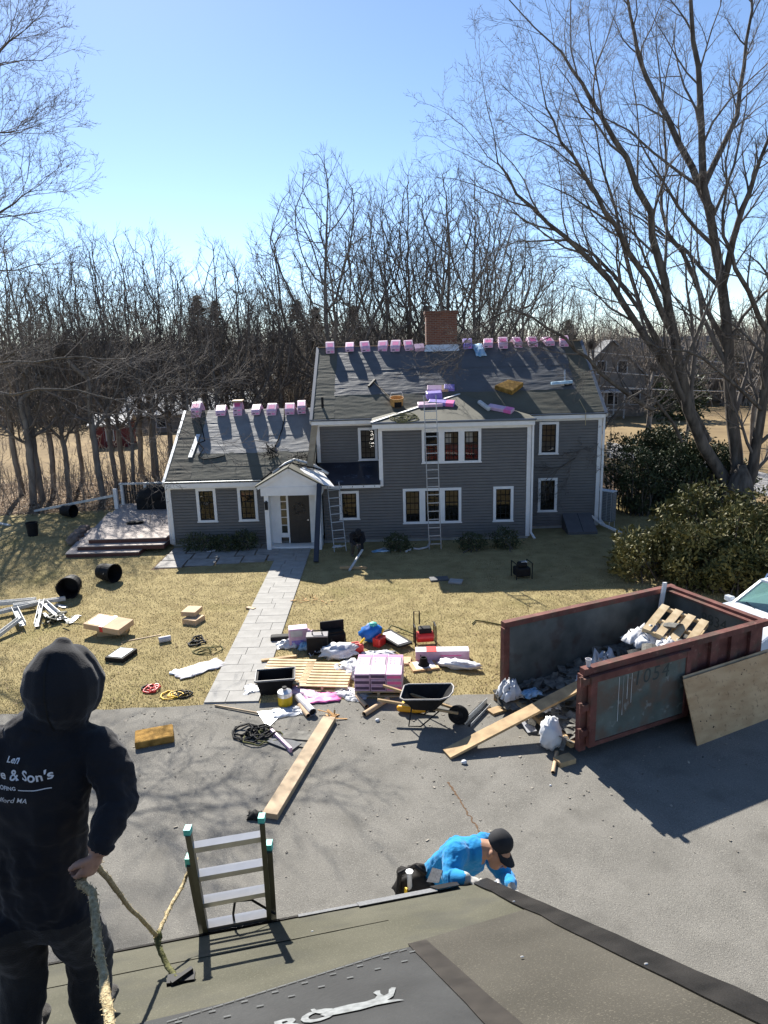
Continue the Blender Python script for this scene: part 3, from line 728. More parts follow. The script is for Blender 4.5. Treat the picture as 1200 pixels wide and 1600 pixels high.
def bare_tree(name, seed, h, style='broad'):
    """a leafless tree h metres tall whose limbs grow towards points spread through its crown"""
    g = np.random.default_rng(seed)
    z0, w, n_at, fork = dict(broad=(.25,.31,2000,.19), tall=(.34,.18,1100,.30), irregular=(.30,.26,1300,.26))[style]
    # crown envelope: rounded top, tapering towards the first fork
    A = []
    while len(A) < n_at:
        t = g.uniform(0,1,400); a = g.uniform(0,2*np.pi,400); q = g.uniform(0,1,400)**.42
        rad = w*h*np.clip(np.sin(np.pi*np.clip(t*.80+.14,0,1))**.75,0,1)*(1+.22*np.sin(a*3+seed)+.15*np.sin(t*9+a*2+seed))
        p = np.stack([np.cos(a)*rad*q, np.sin(a)*rad*q, h*(z0+(1-z0)*t)-.10*h*(q**2)*(t>.6)],1); A.extend(p.tolist())
    A = np.array(A[:n_at]); st = .023*h; dk = (.033 if n_at > 1500 else .038)*h
    P = [np.array([0,0,-.15])]; par = [-1]; d = np.array([g.normal(0,.04),g.normal(0,.04),1.]); d /= np.linalg.norm(d)
    while P[-1][2] < fork*h: d2 = d+np.array([g.normal(0,.05),g.normal(0,.05),0]); P.append(P[-1]+d2/np.linalg.norm(d2)*st); par.append(len(P)-2)
    near = np.zeros(len(A),int); dist = np.full(len(A),1e9)
    def upd(k):
        dd = np.linalg.norm(A-P[k],axis=1); m = dd < dist; dist[m] = dd[m]; near[m] = k
    for k in range(max(0,len(P)-4),len(P)): upd(k)
    alive = np.ones(len(A),bool)
    for it in range(130):
        idx = np.where(alive)[0]
        if not len(idx): break
        V = A[idx]-np.array(P)[near[idx]]; V /= np.linalg.norm(V,axis=1)[:,None]+1e-9
        S = {}
        for kk, v in zip(near[idx].tolist(), V): S[kk] = S.get(kk,0)+v
        new = []
        for kk, v in S.items():
            v = v/ (np.linalg.norm(v)+1e-9); up_ = np.array([0,0,.28]); o = P[kk]-P[par[kk]] if par[kk] >= 0 else np.array([0,0,1.]); o = o/(np.linalg.norm(o)+1e-9)
            q = v+up_+o*.55+g.normal(0,.13,3); P.append(P[kk]+q/np.linalg.norm(q)*st); par.append(kk); new.append(len(P)-1)
        for k in new: upd(k)
        alive &= dist > dk
        if len(P) > 5200: break
    n = len(P); ch = [[] for _ in range(n)]
    for k in range(1,n): ch[par[k]].append(k)
    r = np.zeros(n); tip = .0125
    for k in range(n-1,-1,-1): r[k] = (sum(r[c]**2.25 for c in ch[k]))**(1/2.25) if ch[k] else tip
    r *= min(1.6, max(.6, .0150*h/r[0])); r = np.maximum(r,.011)
    PV = [Vector(p) for p in P]; tr = TB(); cr = TB(); stack = [0]; rg = random.Random(seed)
    while stack:
        k = stack.pop(); pts = [PV[par[k]], PV[k]] if par[k] >= 0 else [PV[k]]; rr = [r[k], r[k]] if par[k] >= 0 else [r[k]*1.4]
        while ch[k]:
            c = max(ch[k], key=lambda x: r[x]); stack.extend(x for x in ch[k] if x != c); pts.append(PV[c]); rr.append(r[c]); k = c
        if len(pts) < 2: continue
        # straighten: keep every other point on thin shoots
        if rr[0] < .05 and len(pts) > 4: keep = list(range(0,len(pts)-1,2))+[len(pts)-1]; pts = [pts[i] for i in keep]; rr = [rr[i] for i in keep]
        (tr if rr[0] > .10 else cr).tube(pts, rr, 7 if rr[0] > .1 else (5 if rr[0] > .04 else 3))
        d0 = (pts[-1]-pts[-2]).normalized()
        for m in range(3):
            e = d0*rg.uniform(.5,1.)+Vector((rg.gauss(0,.45),rg.gauss(0,.45),rg.gauss(.25,.3))); L = rg.uniform(.035,.07)*h
            q1 = pts[-1]+e.normalized()*L*.5; q2 = q1+(e.normalized()+Vector((rg.gauss(0,.3),rg.gauss(0,.3),.25))).normalized()*L*.5
            cr.tube([pts[-1],q1,q2], [.009,.007,.005], 3)
            for u in range(2): cr.tube([q1, q1+(e+Vector((rg.gauss(0,.6),rg.gauss(0,.6),rg.gauss(.2,.3)))).normalized()*L*.45], [.007,.004], 3)
    for k in range(1,n):   # side shoots
        if r[k] < .05 and rg.random() < .55:
            ax = (PV[k]-PV[par[k]]).normalized(); o = ax.orthogonal().normalized(); o.rotate(Matrix.Rotation(rg.uniform(0,6.28),3,ax)); e = (ax*.6+o+Vector((0,0,.3))).normalized(); L = rg.uniform(.02,.05)*h
            cr.tube([PV[k], PV[k]+e*L*.6, PV[k]+(e+Vector((0,0,.3))).normalized()*L], [.009,.007,.004], 3)
    k_ = h/max(v[2] for v in cr.v)
    tr.v = [(x*k_,y*k_,z*k_) for x,y,z in tr.v]; cr.v = [(x*k_,y*k_,z*k_) for x,y,z in cr.v]
    root = bpy.data.objects.new(name, None); COL.objects.link(root)
    tr.build('trunk', M_bark2, root); cr.build('crown', M_twig, root)
    return root

protos = {}
for key, (seed, st) in dict(a=(3,'broad'), b=(8,'broad'), c=(21,'tall'), d=(34,'tall'), e=(55,'irregular'), f=(61,'irregular'), g=(77,'broad')).items():
    protos[key] = [bare_tree('bare_tree', seed, 18., st), 0]
def put_tree(key, x, y, h, label, group, wide=1., rz=None):
    pr = protos[key]; s = h/18.
    M = Matrix.Translation((x,y,-.05)) @ Matrix.Rotation(rng.uniform(0,6.28) if rz is None else rz,4,'Z') @ Matrix.Diagonal((s*wide,s*wide,s,1))
    if pr[1] == 0: o = pr[0]; o.matrix_world = M; pr[1] = 1
    else: o = copy_tree(pr[0], M)
    tag(o, label, 'tree', group)
    return o
GRP = 'bare trees standing behind the house'
SOLO = [
 ('b', (-3.142, 47.000, 19.656), 'tallest broad bare tree rising left of the chimney', 1.0, .4),
 ('a', (-2.170, 52.000, 16.981), 'slimmer bare tree close behind the tallest broad one', .8, None),
 ('g', (0.562, 50.000, 18.815), 'upright bare tree immediately left of the chimney', .8, None),
 ('e', (2.125, 52.000, 20.318), 'bare tree seen directly above the chimney left edge', .9, None),
 ('a', (4.512, 49.000, 19.624), 'wide bare tree rising from behind the chimney', 1.0, 1.0),
 ('b', (6.762, 50.000, 19.324), 'bare tree just right of the chimney', .85, None),
 ('c', (8.761, 54.000, 18.783), 'narrow bare tree second to the right of the chimney', 1.2, None),
 ('g', (10.308, 52.000, 15.643), 'leaning bare tree above the right half of the ridge', .9, None),
 ('e', (13.032, 55.000, 13.620), 'lower bare tree above the ridge bundles on the right', 1.0, None),
 ('f', (15.460, 52.000, 12.344), 'bare tree beyond the right gable end', .9, None),
 ('a', (-13.082, 43.000, 15.078), 'bare tree with one dark straight trunk in the middle of the left woods', .75, 2.0),
 ('c', (-10.303, 47.000, 15.139), 'slender bare tree left of the pines above the wing', 1.3, None),
 ('g', (-8.930, 46.000, 14.133), 'many-stemmed bare tree above the wing ridge', .8, None),
 ('d', (-11.154, 45.000, 12.291), 'low twiggy bare tree over the wing roof left end', 1.3, None),
 ('f', (-7.602, 50.000, 14.146), 'bare tree between the wing and the tallest tree', .9, None),
 ('e', (-15.387, 40.000, 14.618), 'dense-topped bare tree in the left woods', .85, None),
 ('c', (-15.353, 44.000, 15.132), 'thin bare tree beside the dense-topped one', 1.3, None),
 ('f', (-14.653, 36.000, 13.195), 'thick double-trunked bare tree at the left wood edge', .9, None),
 ('a', (-16.877, 37.000, 13.046), 'thick bare tree near the left frame edge by the wood', .7, None),
 ('d', (-17.867, 36.000, 13.704), 'tall bare tree at the far left of the wood edge', 1.3, None),
 ('e', (-19.876, 38.000, 14.533), 'bare tree cut by the left picture edge', .9, None),
 ('c', (-13.769, 38.000, 10.061), 'young bare tree at the wood edge behind the deck', 1.2, None),
 ('d', (-10.371, 38.000, 9.655), 'young bare tree right beside the wing gable end', 1.2, None),
 ('c', (-12.992, 40.000, 11.491), 'straight young bare tree between deck and wood', 1.2, None),
 ('f', (-6.757, 56.000, 13.319), 'bare tree beyond the blue grey house', .9, None),
]
for key, (x,y,h), lab, wide, rz in SOLO: put_tree(key, x, y, h, lab, GRP, wide, rz)
for i, (x,y,h) in enumerate(((-18.094, 35.500, 11.192),(-18.828, 39.500, 12.559),(-18.577, 43.000, 13.494),(-15.669, 42.000, 12.437),(-14.197, 43.000, 13.211),(-12.205, 44.000, 13.290),(-9.771, 42.000, 11.600),(-7.849, 45.000, 11.838),(-6.375, 46.000, 12.274))):
    put_tree('fecafdgeb'[i%9], x, y, h, 'slender bare tree of the left wood, %s from the left' % ('first','second','third','fourth','fifth','sixth','seventh','eighth','ninth')[i], 'slender trees of the left wood', rng.uniform(.9,1.3))
for i, (x,y,h) in enumerate(((16.533, 44.000, 9.838),(19.589, 45.000, 10.392),(25.534, 48.000, 11.278))):
    put_tree('fdecfd'[i%6], x, y, h, 'twiggy bare tree before the neighbouring houses, %s of three' % ('leftmost','middle one','rightmost')[i], 'trees before the neighbouring houses', rng.uniform(1.,1.4))
# the wood itself: trees of the second and third rows, alike
rw_ = random.Random(91)
keys = 'cdefcdefag'
n_back = 0
for i in range(95):
    y = rw_.uniform(50, 112); x = rw_.uniform(-.62, .34)*y*1.02
    if x > 10 and y < 75: continue
    if x < -.16*y and y < 74: y += 34; x *= 1.25
    h = rw_.uniform(9,14.5) if x < .1*y else rw_.uniform(8,12.5)
    h = min(h, 7.35+y*.055*rw_.uniform(.3,1.5))
    put_tree(rw_.choice(keys), x, y, h, 'bare grey tree deep in the wood behind the house', 'trees of the wood beyond', rw_.uniform(1.0,1.5)); n_back += 1

# brush, saplings and far wood that read as one mass
def brush(name, label, n, area, hmin, hmax, seed, mat, thick=1.0, nt=5):
    rg = random.Random(seed); tb = TB()
    for i in range(n):
        x, y = area(rg); h = rg.uniform(hmin,hmax)
        p = Vector((x,y,-.1)); d = Vector((rg.gauss(0,.22), rg.gauss(0,.22), 1)); m = p+d*h*.5+Vector((rg.gauss(0,.1)*h*.3,0,0)); t = p+d*h
        tb.tube([p,m,t], [.022*thick*h**.5,.014*thick*h**.5,.004*thick], 3)
        for j in range(nt):
            f = rg.uniform(.25,.95); q = p.lerp(m, f*2) if f < .5 else m.lerp(t, f*2-1); e = Vector((rg.gauss(0,.6), rg.gauss(0,.6), rg.uniform(.1,.8)))*h*.26
            tb.tube([q, q+e*.55, q+e+Vector((0,0,.05*h))], [.010*thick,.008*thick,.004*thick], 3)
    o = tb.build(name, mat); o['kind'] = 'stuff'; tag(o, label, 'brush')
    return o
def area_left(rg):
    while True:
        y = rg.uniform(33.5,60); x = rg.uniform(-.68,-.10)*y
        if not (x > -10 and y < 38) and not (42 < y < 58 and rg.random() < .75): return x, y
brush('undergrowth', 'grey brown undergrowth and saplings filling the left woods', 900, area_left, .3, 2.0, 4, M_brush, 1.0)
def area_far(rg):
    y = rg.uniform(78,140); return rg.uniform(-.62,.62)*y, y
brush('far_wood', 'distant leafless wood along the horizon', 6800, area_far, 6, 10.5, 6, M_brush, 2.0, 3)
def area_mid(rg):
    while True:
        y = rg.uniform(46,78); x = rg.uniform(-.62,.30)*y
        if not (x > 11) and not (x < -.16*y and y < 73): return x, y
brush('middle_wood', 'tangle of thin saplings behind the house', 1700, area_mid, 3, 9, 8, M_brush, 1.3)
# dead leaves on the wood floor
lv = 26000; x = nr.uniform(-40,-7,lv); y = nr.uniform(32.6,44,lv); a = nr.uniform(0,6.28,lv); s = nr.uniform(.04,.11,lv); z = nr.uniform(0,.09,lv)
V = np.zeros((lv,3,3)); V[:,0] = np.stack([x,y,z],1); V[:,1] = np.stack([x+np.cos(a)*s,y+np.sin(a)*s,z+nr.uniform(-.02,.06,lv)],1); V[:,2] = np.stack([x+np.cos(a+1.2)*s,y+np.sin(a+1.2)*s,z+nr.uniform(-.02,.06,lv)],1)
o = np_mesh('fallen_leaves', V.reshape(-1,3), np.arange(lv*3).reshape(-1,3), mk('dead_leaf', (.30,.20,.115), .85, .4, .8, col2=(.46,.35,.24)), kind='stuff'); tag(o, 'brown fallen leaves on the woodland floor', 'leaves')

MINR = .0055
# the great many-stemmed tree on the right
def limb_tree(name, label, limbs, trunk, seed, mat_t, nch=(9,8,6,4), lf=(.34,.52), twist=.17, upw=.05):
    rg = random.Random(seed); tr = TB(); cr = TB()
    root = thing(name, label, 'tree', (0,0,0)); root.location = trunk[0][0]; off = Vector(trunk[0][0])
    tr.tube([Vector(p)-off for p, r in trunk], [r for p, r in trunk], 12)
    for pts, ra, rb, dense in limbs:
        P = [Vector(p)-off for p in pts]
        # subdivide smoothly with a little wobble
        Q = []; n = len(P)
        for i in range(n-1):
            p0 = P[max(i-1,0)]; p1 = P[i]; p2 = P[i+1]; p3 = P[min(i+2,n-1)]
            for t in (0,.33,.66):
                q = .5*((2*p1)+(-p0+p2)*t+(2*p0-5*p1+4*p2-p3)*t*t+(-p0+3*p1-3*p2+p3)*t**3)
                Q.append(q+Vector((rg.gauss(0,.05),rg.gauss(0,.05),rg.gauss(0,.05)))*(1 if (i or t) else 0))
        Q.append(P[-1]); k = len(Q)
        rads = [ra+(rb-ra)*(i/(k-1))**.8 for i in range(k)]
        tr.tube(Q, rads, 8)
        total = sum((Q[i+1]-Q[i]).length for i in range(k-1))
        for c in range(dense):
            t = .22+.78*(c+rg.random())/dense; j = min(int(t*(k-1)),k-2); fr = t*(k-1)-j; q = Q[j].lerp(Q[j+1],fr); ax = (Q[j+1]-Q[j]).normalized()
            o = ax.orthogonal().normalized(); o.rotate(Matrix.Rotation(c*2.4+rg.uniform(-.6,.6),3,ax)); a = rg.uniform(.35,.8)
            rr = rads[j]*(1-fr)+rads[j+1]*fr
            branch(cr, rg, q, ax*math.cos(a)+o*math.sin(a), total*rg.uniform(.20,.34)*(1.2-.55*t), max(rr*rg.uniform(.35,.55),.014), 1, 4, nch, upw, twist, (.35,.85), .2, .15, lf)
        branch(cr, rg, Q[-1], Q[-1]-Q[-2], total*.22, rb, 1, 4, nch, upw, twist, (.35,.85), .2, .1, lf)
    tr.build('trunk', mat_t, root); cr.build('crown', M_twig, root)
    return root
TY = 29.5
BT = (15.239, 29.498, 0.000)
BR = (BT[0]+.05,BT[1]-.05,.55)
limb_tree('maple_tree', 'huge bare many-stemmed tree over the rhododendrons on the right', [
  ([BR, (14.801, 30.000, 1.469), (13.166, 29.500, 3.659), (12.082, 29.000, 6.594), (11.050, 28.500, 9.543), (10.217, 28.000, 12.028), (8.624, 27.500, 14.443), (7.163, 27.000, 16.067), (6.243, 27.000, 17.271)], 0.328, 0.028, 15),
  ([(13.889, 29.800, 3.059), (11.381, 29.200, 6.610), (8.935, 28.500, 9.599), (7.017, 28.000, 11.212), (5.211, 27.500, 12.721), (4.302, 27.000, 14.006)], 0.197, 0.020, 15),
  ([(12.604, 29.400, 5.277), (11.065, 30.000, 8.158), (8.987, 30.500, 10.778), (7.239, 31.000, 11.514), (5.462, 31.500, 11.375)], 0.123, 0.016, 14),
  ([BR, (15.348, 30.000, 1.595), (14.793, 30.000, 5.449), (13.970, 30.000, 9.846), (13.054, 30.000, 13.256), (12.681, 30.000, 16.474), (12.102, 30.000, 19.319), (11.815, 30.000, 21.618)], 0.344, 0.040, 15),
  ([(14.091, 30.000, 9.344), (14.178, 29.000, 12.102), (14.373, 28.500, 13.799), (14.961, 28.000, 15.788)], 0.164, 0.032, 12),
  ([(13.435, 30.000, 12.298), (12.320, 31.000, 15.162), (11.063, 31.500, 17.685), (10.458, 32.000, 20.177), (9.981, 32.000, 21.975)], 0.164, 0.032, 13),
  ([BR, (15.778, 29.500, 1.672), (15.689, 29.000, 5.475), (15.578, 29.000, 9.226), (15.598, 29.000, 12.756)], 0.312, 0.064, 14),
  ([(11.755, 29.000, 7.607), (9.401, 27.500, 10.631), (7.719, 26.500, 12.457), (6.419, 26.000, 14.001), (5.733, 26.000, 15.388)], 0.139, 0.020, 14),
  ([(13.054, 30.000, 13.256), (14.574, 31.000, 16.046), (14.949, 31.500, 18.964), (15.194, 32.000, 21.850)], 0.139, 0.032, 12),
  ([(11.477, 29.800, 4.483), (8.708, 28.500, 6.193), (7.033, 27.600, 7.468), (4.946, 27.000, 8.668), (3.002, 26.600, 7.336)], 0.107, 0.016, 14),
  ([(13.166, 29.500, 3.659), (10.951, 30.500, 8.697), (9.855, 31.000, 12.566), (9.246, 31.500, 14.888), (9.035, 32.000, 17.194)], 0.115, 0.016, 14),
  ([(14.648, 30.000, 6.510), (13.219, 31.000, 9.961), (12.033, 31.500, 12.599), (12.198, 32.000, 15.183), (11.749, 32.000, 18.071)], 0.123, 0.024, 13),
  ([(15.621, 29.000, 7.504), (13.630, 28.000, 9.896), (12.739, 27.500, 11.875), (12.539, 27.000, 14.109)], 0.115, 0.024, 13),
  ([(15.658, 29.000, 4.437), (12.668, 28.000, 6.593), (10.579, 27.200, 7.016), (8.766, 27.000, 8.109)], 0.082, 0.016, 11),
  ([(12.707, 29.600, 3.117), (10.378, 28.400, 5.397), (8.485, 27.800, 3.470), (6.888, 27.400, 2.421)], 0.074, 0.016, 11),
 ], [(BT,1.05),((BT[0],BT[1],.35),.80),((BT[0]+.03,BT[1]-.05,.9),.62),((BT[0]+.05,BT[1]-.05,1.6),.40),((BT[0]+.05,BT[1]-.05,2.1),.15)], 17, M_bark)
# the tree on the left whose limbs reach into the picture
LT = (-16.4, 24.5, 0)
limb_tree('oak_tree', 'bare tree at the left edge whose limbs reach in over the lawn', [
  ([(-16.3,24.5,3.2), (-14.191, 24.000, 5.682), (-12.221, 23.600, 7.328), (-11.122, 23.200, 7.805)], .085, .012, 12),
  ([(-16.3,24.5,4.5), (-13.863, 24.000, 10.200), (-11.749, 23.600, 11.816), (-10.635, 23.300, 12.285)], .09, .012, 13),
  ([(-16.3,24.5,5.5), (-13.539, 24.000, 12.122), (-11.753, 23.800, 13.791), (-10.917, 23.600, 14.076)], .085, .012, 12),
  ([(-16.3,24.5,6.5), (-13.303, 24.000, 14.696), (-11.497, 24.000, 16.153), (-10.825, 24.000, 16.741)], .10, .014, 13),
  ([(-16.3,24.5,4.2), (-14.510, 25.000, 9.909), (-12.721, 25.000, 10.274), (-11.195, 25.000, 10.378)], .06, .01, 10),
  ([(-16.3,24.5,3.2), (-12.265, 21.000, 6.818), (-9.484, 20.000, 7.221), (-7.508, 19.500, 7.262), (-6.255, 19.000, 6.904)], .065, .011, 8),
  ([(-16.3,24.5,3.0), (-11.797, 20.000, 6.138), (-8.874, 18.500, 6.503), (-7.194, 18.000, 6.406), (-6.016, 17.500, 6.015)], .06, .011, 7),
  ([(-16.3,24.5,7), (-13.806, 24.500, 17.004), (-12.289, 24.500, 19.023)], .25, .05, 8),
 ], [(LT,.62),((-16.4,24.5,1.5),.45),((-16.3,24.5,3),.42),((-16.3,24.5,7.2),.30)], 23, M_bark, nch=(8,7,5,4))

# conifers beyond the wing
def conifer(name, label, x, y, h, w, seed):
    rg = np.random.default_rng(seed); root = thing(name, label, 'tree', (x,y,0), group='dark conifers among the bare trees')
    t = TB(); t.tube([Vector((0,0,-.1)),Vector((0,0,h*.5)),Vector((0,0,h))], [.02*h,.012*h,.01], 6); t.build('trunk', M_bark2, root)
    n = int(1700*h/10); f = rg.uniform(.30,1,n)**.8; r = (1-f)*w*2.6*(.8+.2*np.sin(f*h*5.5))+.05; r *= rg.uniform(.2,1.,n)**.6; a = rg.uniform(0,6.28,n)
    c = np.stack([np.cos(a)*r, np.sin(a)*r, f*h-r*.22],1); d = np.stack([np.cos(a),np.sin(a),rg.uniform(-.4,.3,n)],1)*rg.uniform(.25,.6,n)[:,None]
    s = np.stack([-np.sin(a),np.cos(a),rg.normal(0,.3,n)],1)*.10
    V = np.stack([c-d*.3-s, c-d*.3+s, c+d],1)
    np_mesh('crown', V.reshape(-1,3), np.arange(n*3).reshape(-1,3), M_needle, root)
for (x,y,h), w, lab in (((-12.889, 52.000, 11.254),2.4,'dark pine showing between bare trunks above the wing'), ((-12.079, 54.000, 11.009),2.2,'second dark pine, right of the first above the wing'), ((-6.255, 56.000, 11.077),2.4,'dark pine left of the main ridge end'), ((-5.022, 58.000, 10.589),2.,'small dark pine touching the main ridge end'), ((-2.127, 60.000, 10.722),2.2,'dark pine behind the left ridge bundles'), ((4.358, 66.000, 10.886),1.8,'dark pine directly behind the chimney'), ((18.811, 72.000, 9.501),2.2,'dark pine beyond the right end of the ridge'), ((38.581, 80.000, 10.302),3.,'distant dark pine right of the great tree')):
    conifer('pine_tree', lab, x, y, h, w, int(x*10)%997)

# broadleaf evergreens
def leaves(name, mat, parent, clumps, size, seed, up=.35):
    rg = np.random.default_rng(seed); Vs = []
    for (cx,cy,cz,rx,ry,rz,n) in clumps:
        v = rg.normal(size=(n,3)); v /= np.linalg.norm(v,axis=1)[:,None]; rad = rg.uniform(.45,1.,n)**.6
        lump = 1+.22*np.sin(v[:,0]*5+cx*3)*np.sin(v[:,2]*6+cy*2)+.12*np.sin(v[:,1]*11+cz)
        c = np.array([cx,cy,cz])+v*rad[:,None]*lump[:,None]*np.array([rx,ry,rz])
        c = c[c[:,2] > .04]; m = len(c)
        d = rg.normal(size=(m,3)); d[:,2] += up; d += (c-np.array([cx,cy,cz]))/np.array([rx,ry,rz])*.6; d /= np.linalg.norm(d,axis=1)[:,None]
        s = np.cross(d, rg.normal(size=(m,3))); s /= np.linalg.norm(s,axis=1)[:,None]; L = size*rg.uniform(.6,1.3,m)[:,None]; W = L*.21
        nrm = np.cross(d,s)
        Vs.append(np.stack([c, c+d*L*.5+s*W-nrm*L*.06, c+d*L-nrm*L*.12, c+d*L*.5-s*W-nrm*L*.06],1))
    V = np.concatenate(Vs); return np_mesh(name, V.reshape(-1,3), np.arange(len(V)*4).reshape(-1,4), mat, parent)
def shrub(name, label, loc, clumps, size, mat, seed, group=None, nst=12):
    if len(clumps) > 2:
        rq = random.Random(seed); new = []
        for (cx,cy,cz,rx,ry,rz,n) in clumps:
            new.append((cx,cy,cz*.8,rx*.8,ry*.8,rz*.8,int(n*.3)))
            for k in range(9):
                a = rq.uniform(0,6.28); e = rq.uniform(-.3,1.1); f = rq.uniform(.24,.48)
                new.append((cx+math.cos(a)*rx*.8*math.cos(e), cy+math.sin(a)*ry*.8*math.cos(e), max(.2,cz+math.sin(e)*rz*.85), rx*f, ry*f, rz*f*rq.uniform(.8,1.5), int(n*.09)))
        clumps = new; nst = 4
    root = thing(name, label, 'shrub', loc, group=group); rg = random.Random(seed); t = TB()
    for (cx,cy,cz,rx,ry,rz,n) in clumps:
        for i in range(nst):
            e = Vector((cx+rg.gauss(0,.4)*rx, cy+rg.gauss(0,.4)*ry, cz+rg.uniform(-.3,.6)*rz)); b = Vector((cx*.8+rg.gauss(0,.2), cy*.8+rg.gauss(0,.2), 0))
            t.tube([b, b.lerp(e,.5)+Vector((rg.gauss(0,.1),rg.gauss(0,.1),.1)), e], [.03,.022,.006], 4)
    t.build('stems', M_bark, root); leaves('foliage', mat, root, clumps, size, seed); return root
shrub('rhododendron', 'large sunlit rhododendron between the dumpster and the great tree', (9.688, 20.920, 0.000), [(0,0,.75,1.5,1.3,1.0,5200),(1.6,.0,1.0,1.6,1.5,1.2,5600),(-1.5,.5,.6,1.2,1.0,.85,3200),(.9,-1.1,.6,1.4,.9,.8,3600),(2.6,-1.3,.8,1.4,1.0,1.0,3600),(3.2,.6,1.2,1.7,1.5,1.3,5200),(1.2,1.8,1.2,1.6,1.4,1.2,4200),(4.6,1.0,1.3,1.5,1.5,1.5,3600)], .17, M_leaf, 3)
shrub('rhododendron', 'tall dark rhododendron hedge beside the heat pump', (11.254, 29.978, 0.000), [(0,.4,1.5,1.3,1.3,1.35,4200),(1.5,.8,1.6,1.5,1.4,1.5,4800),(3.1,1.0,1.4,1.5,1.5,1.4,4500),(.4,1.9,2.0,1.5,1.3,1.3,3800),(2.6,2.4,2.0,1.6,1.3,1.3,3800),(4.4,1.4,1.1,1.4,1.4,1.1,3600),(.6,-.2,.45,1.4,.9,.55,3000),(2.4,.0,.45,1.5,.9,.55,3000)], .15, M_leafdark, 5)
for i, (c, w, hh, lab) in enumerate([((-7.024, 25.595, 0.000),.75,.38,'low dark shrub under the left wing window'), ((-6.033, 25.499, 0.000),.5,.34,'low dark shrub between the two wing windows'), ((-5.302, 25.599, 0.000),.5,.42,'low dark shrub under the right wing window'), ((0.479, 24.866, 0.000),.5,.36,'dark shrub left of the tall ladder foot'), ((3.205, 24.767, 0.000),.55,.36,'dark shrub right of the tall ladder foot'), ((4.452, 24.897, 0.000),.55,.42,'dark shrub under the single ground-floor window')]):
    shrub('foundation_shrub', lab, c, [(0,.1,hh*.8,w,.42,hh,1300)], .09, M_leafdark, 40+i, 'shrubs along the house front', 6)

# ---------------------------------------------------------------- far buildings
def gable_house(name, label, loc, rz, w, d, hw, hr, mw, mr, wins=(), chimney=False, axis='x'):
    t = thing(name, label, 'building', loc, rz)
    m = MB(); m.box(-w/2,w/2,-d/2,d/2,-.1,hw)
    if axis == 'y': m.add([(-w/2,-d/2,hw),(w/2,-d/2,hw),(0,-d/2,hr),(-w/2,d/2,hw),(w/2,d/2,hw),(0,d/2,hr)], [(0,1,2),(4,3,5)])
    else: m.add([(-w/2,-d/2,hw),(-w/2,d/2,hw),(-w/2,0,hr),(w/2,-d/2,hw),(w/2,d/2,hw),(w/2,0,hr)], [(1,0,2),(3,4,5)])
    m.build('wall', mw, t); r = MB(); o = .35
    k = (hr-hw)/((w if axis == 'y' else d)/2)
    if axis == 'y':
        r.slab([(-w/2-o,-d/2-o,hw-k*o+.08),(0,-d/2-o,hr+.08),(0,d/2+o,hr+.08),(-w/2-o,d/2+o,hw-k*o+.08)], -.15); r.slab([(w/2+o,-d/2-o,hw-k*o+.08),(w/2+o,d/2+o,hw-k*o+.08),(0,d/2+o,hr+.08),(0,-d/2-o,hr+.08)], -.15)
    else:
        r.slab([(-w/2-o,-d/2-o,hw-k*o+.08),(w/2+o,-d/2-o,hw-k*o+.08),(w/2+o,0,hr+.08),(-w/2-o,0,hr+.08)], .15); r.slab([(w/2+o,d/2+o,hw-k*o+.08),(-w/2-o,d/2+o,hw-k*o+.08),(-w/2-o,0,hr+.08),(w/2+o,0,hr+.08)], .15)
    r.build('roof', mr, t)
    for (x,z,ww,hh) in wins:
        f = MB().box(x-ww/2-.1,x+ww/2+.1,-d/2-.05,-d/2+.02,z-.1,z+hh+.1).build('window', M_whitewall, t)
        MB().box(x-ww/2,x+ww/2,-d/2-.06,-d/2-.045,z,z+hh).build('pane', M_blackmetal, f)
    if chimney: MB().box(w*.2,w*.2+.7,-.4,.4,hr-.8,hr+1).build('chimney', M_brick, t)
    return t
fx = (24.493, 69.212, 0.000)
h1 = gable_house('neighbour_house', 'tan shingled house with grey roof behind the great tree', (fx[0]-.6,fx[1]+6,0), R(-12), 6.5, 9, 3.9, 7.3, M_farwall, M_farroof, ((-2.2,1.2,.9,1.4),(.2,1.2,.9,1.4),(2.3,1.2,.9,1.4),(-1,4.2,.8,1.2),(1,4.2,.8,1.2)), axis='y')
po = MB(); po.box(-3.9,1.2,-7.0,-5.05,2.5,2.65)
for i in range(6): po.box(-3.85+i*.97,-3.73+i*.97,-6.95,-6.83,0,2.5)
po.box(-3.9,1.2,-6.95,-6.88,.8,.9); po.build('porch', M_whitewall, h1)
h2 = gable_house('neighbour_house', 'grey house with a white dormer right of the tan shingled one', (fx[0]+12,fx[1]+20,0), R(8), 13, 9, 3.6, 7.6, M_farwall, M_farroof, ((-4.5,1,1,1.4),(-1.5,1,1,1.4),(1.5,1,1,1.4),(4.5,1,1,1.4)))
dm = MB(); dm.box(-3.2,-.6,-3.9,-1.4,4.2,5.9); dmo = dm.build('dormer', M_whitewall, h2); MB().slab([(-3.5,-4.2,5.75),(-.3,-4.2,5.75),(-.3,-.6,6.6),(-3.5,-.6,6.6)], .12).build('dormer_roof', M_farroof, dmo)
gable_house('neighbour_house', 'long grey house beyond the street at the far right', (fx[0]+32,fx[1]+22,0), R(14), 14, 9, 3.2, 6.6, M_farwall, M_farroof, ((-4,1,1,1.3),(0,1,1,1.3),(4,1,1,1.3)))
bx_ = (-8.521, 66.000, 2.816)
gable_house('neighbour_house', 'small blue grey gabled house seen between trunks above the wing ridge', (bx_[0],66,0), R(12), 6.5, 8, 3.6, 5.6, M_farblue, M_farroof, ((1.4,3.2,.6,.9),(-.8,2.6,.7,1.0)), axis='y')
sx_ = (-22.283, 56.773, 0.000)
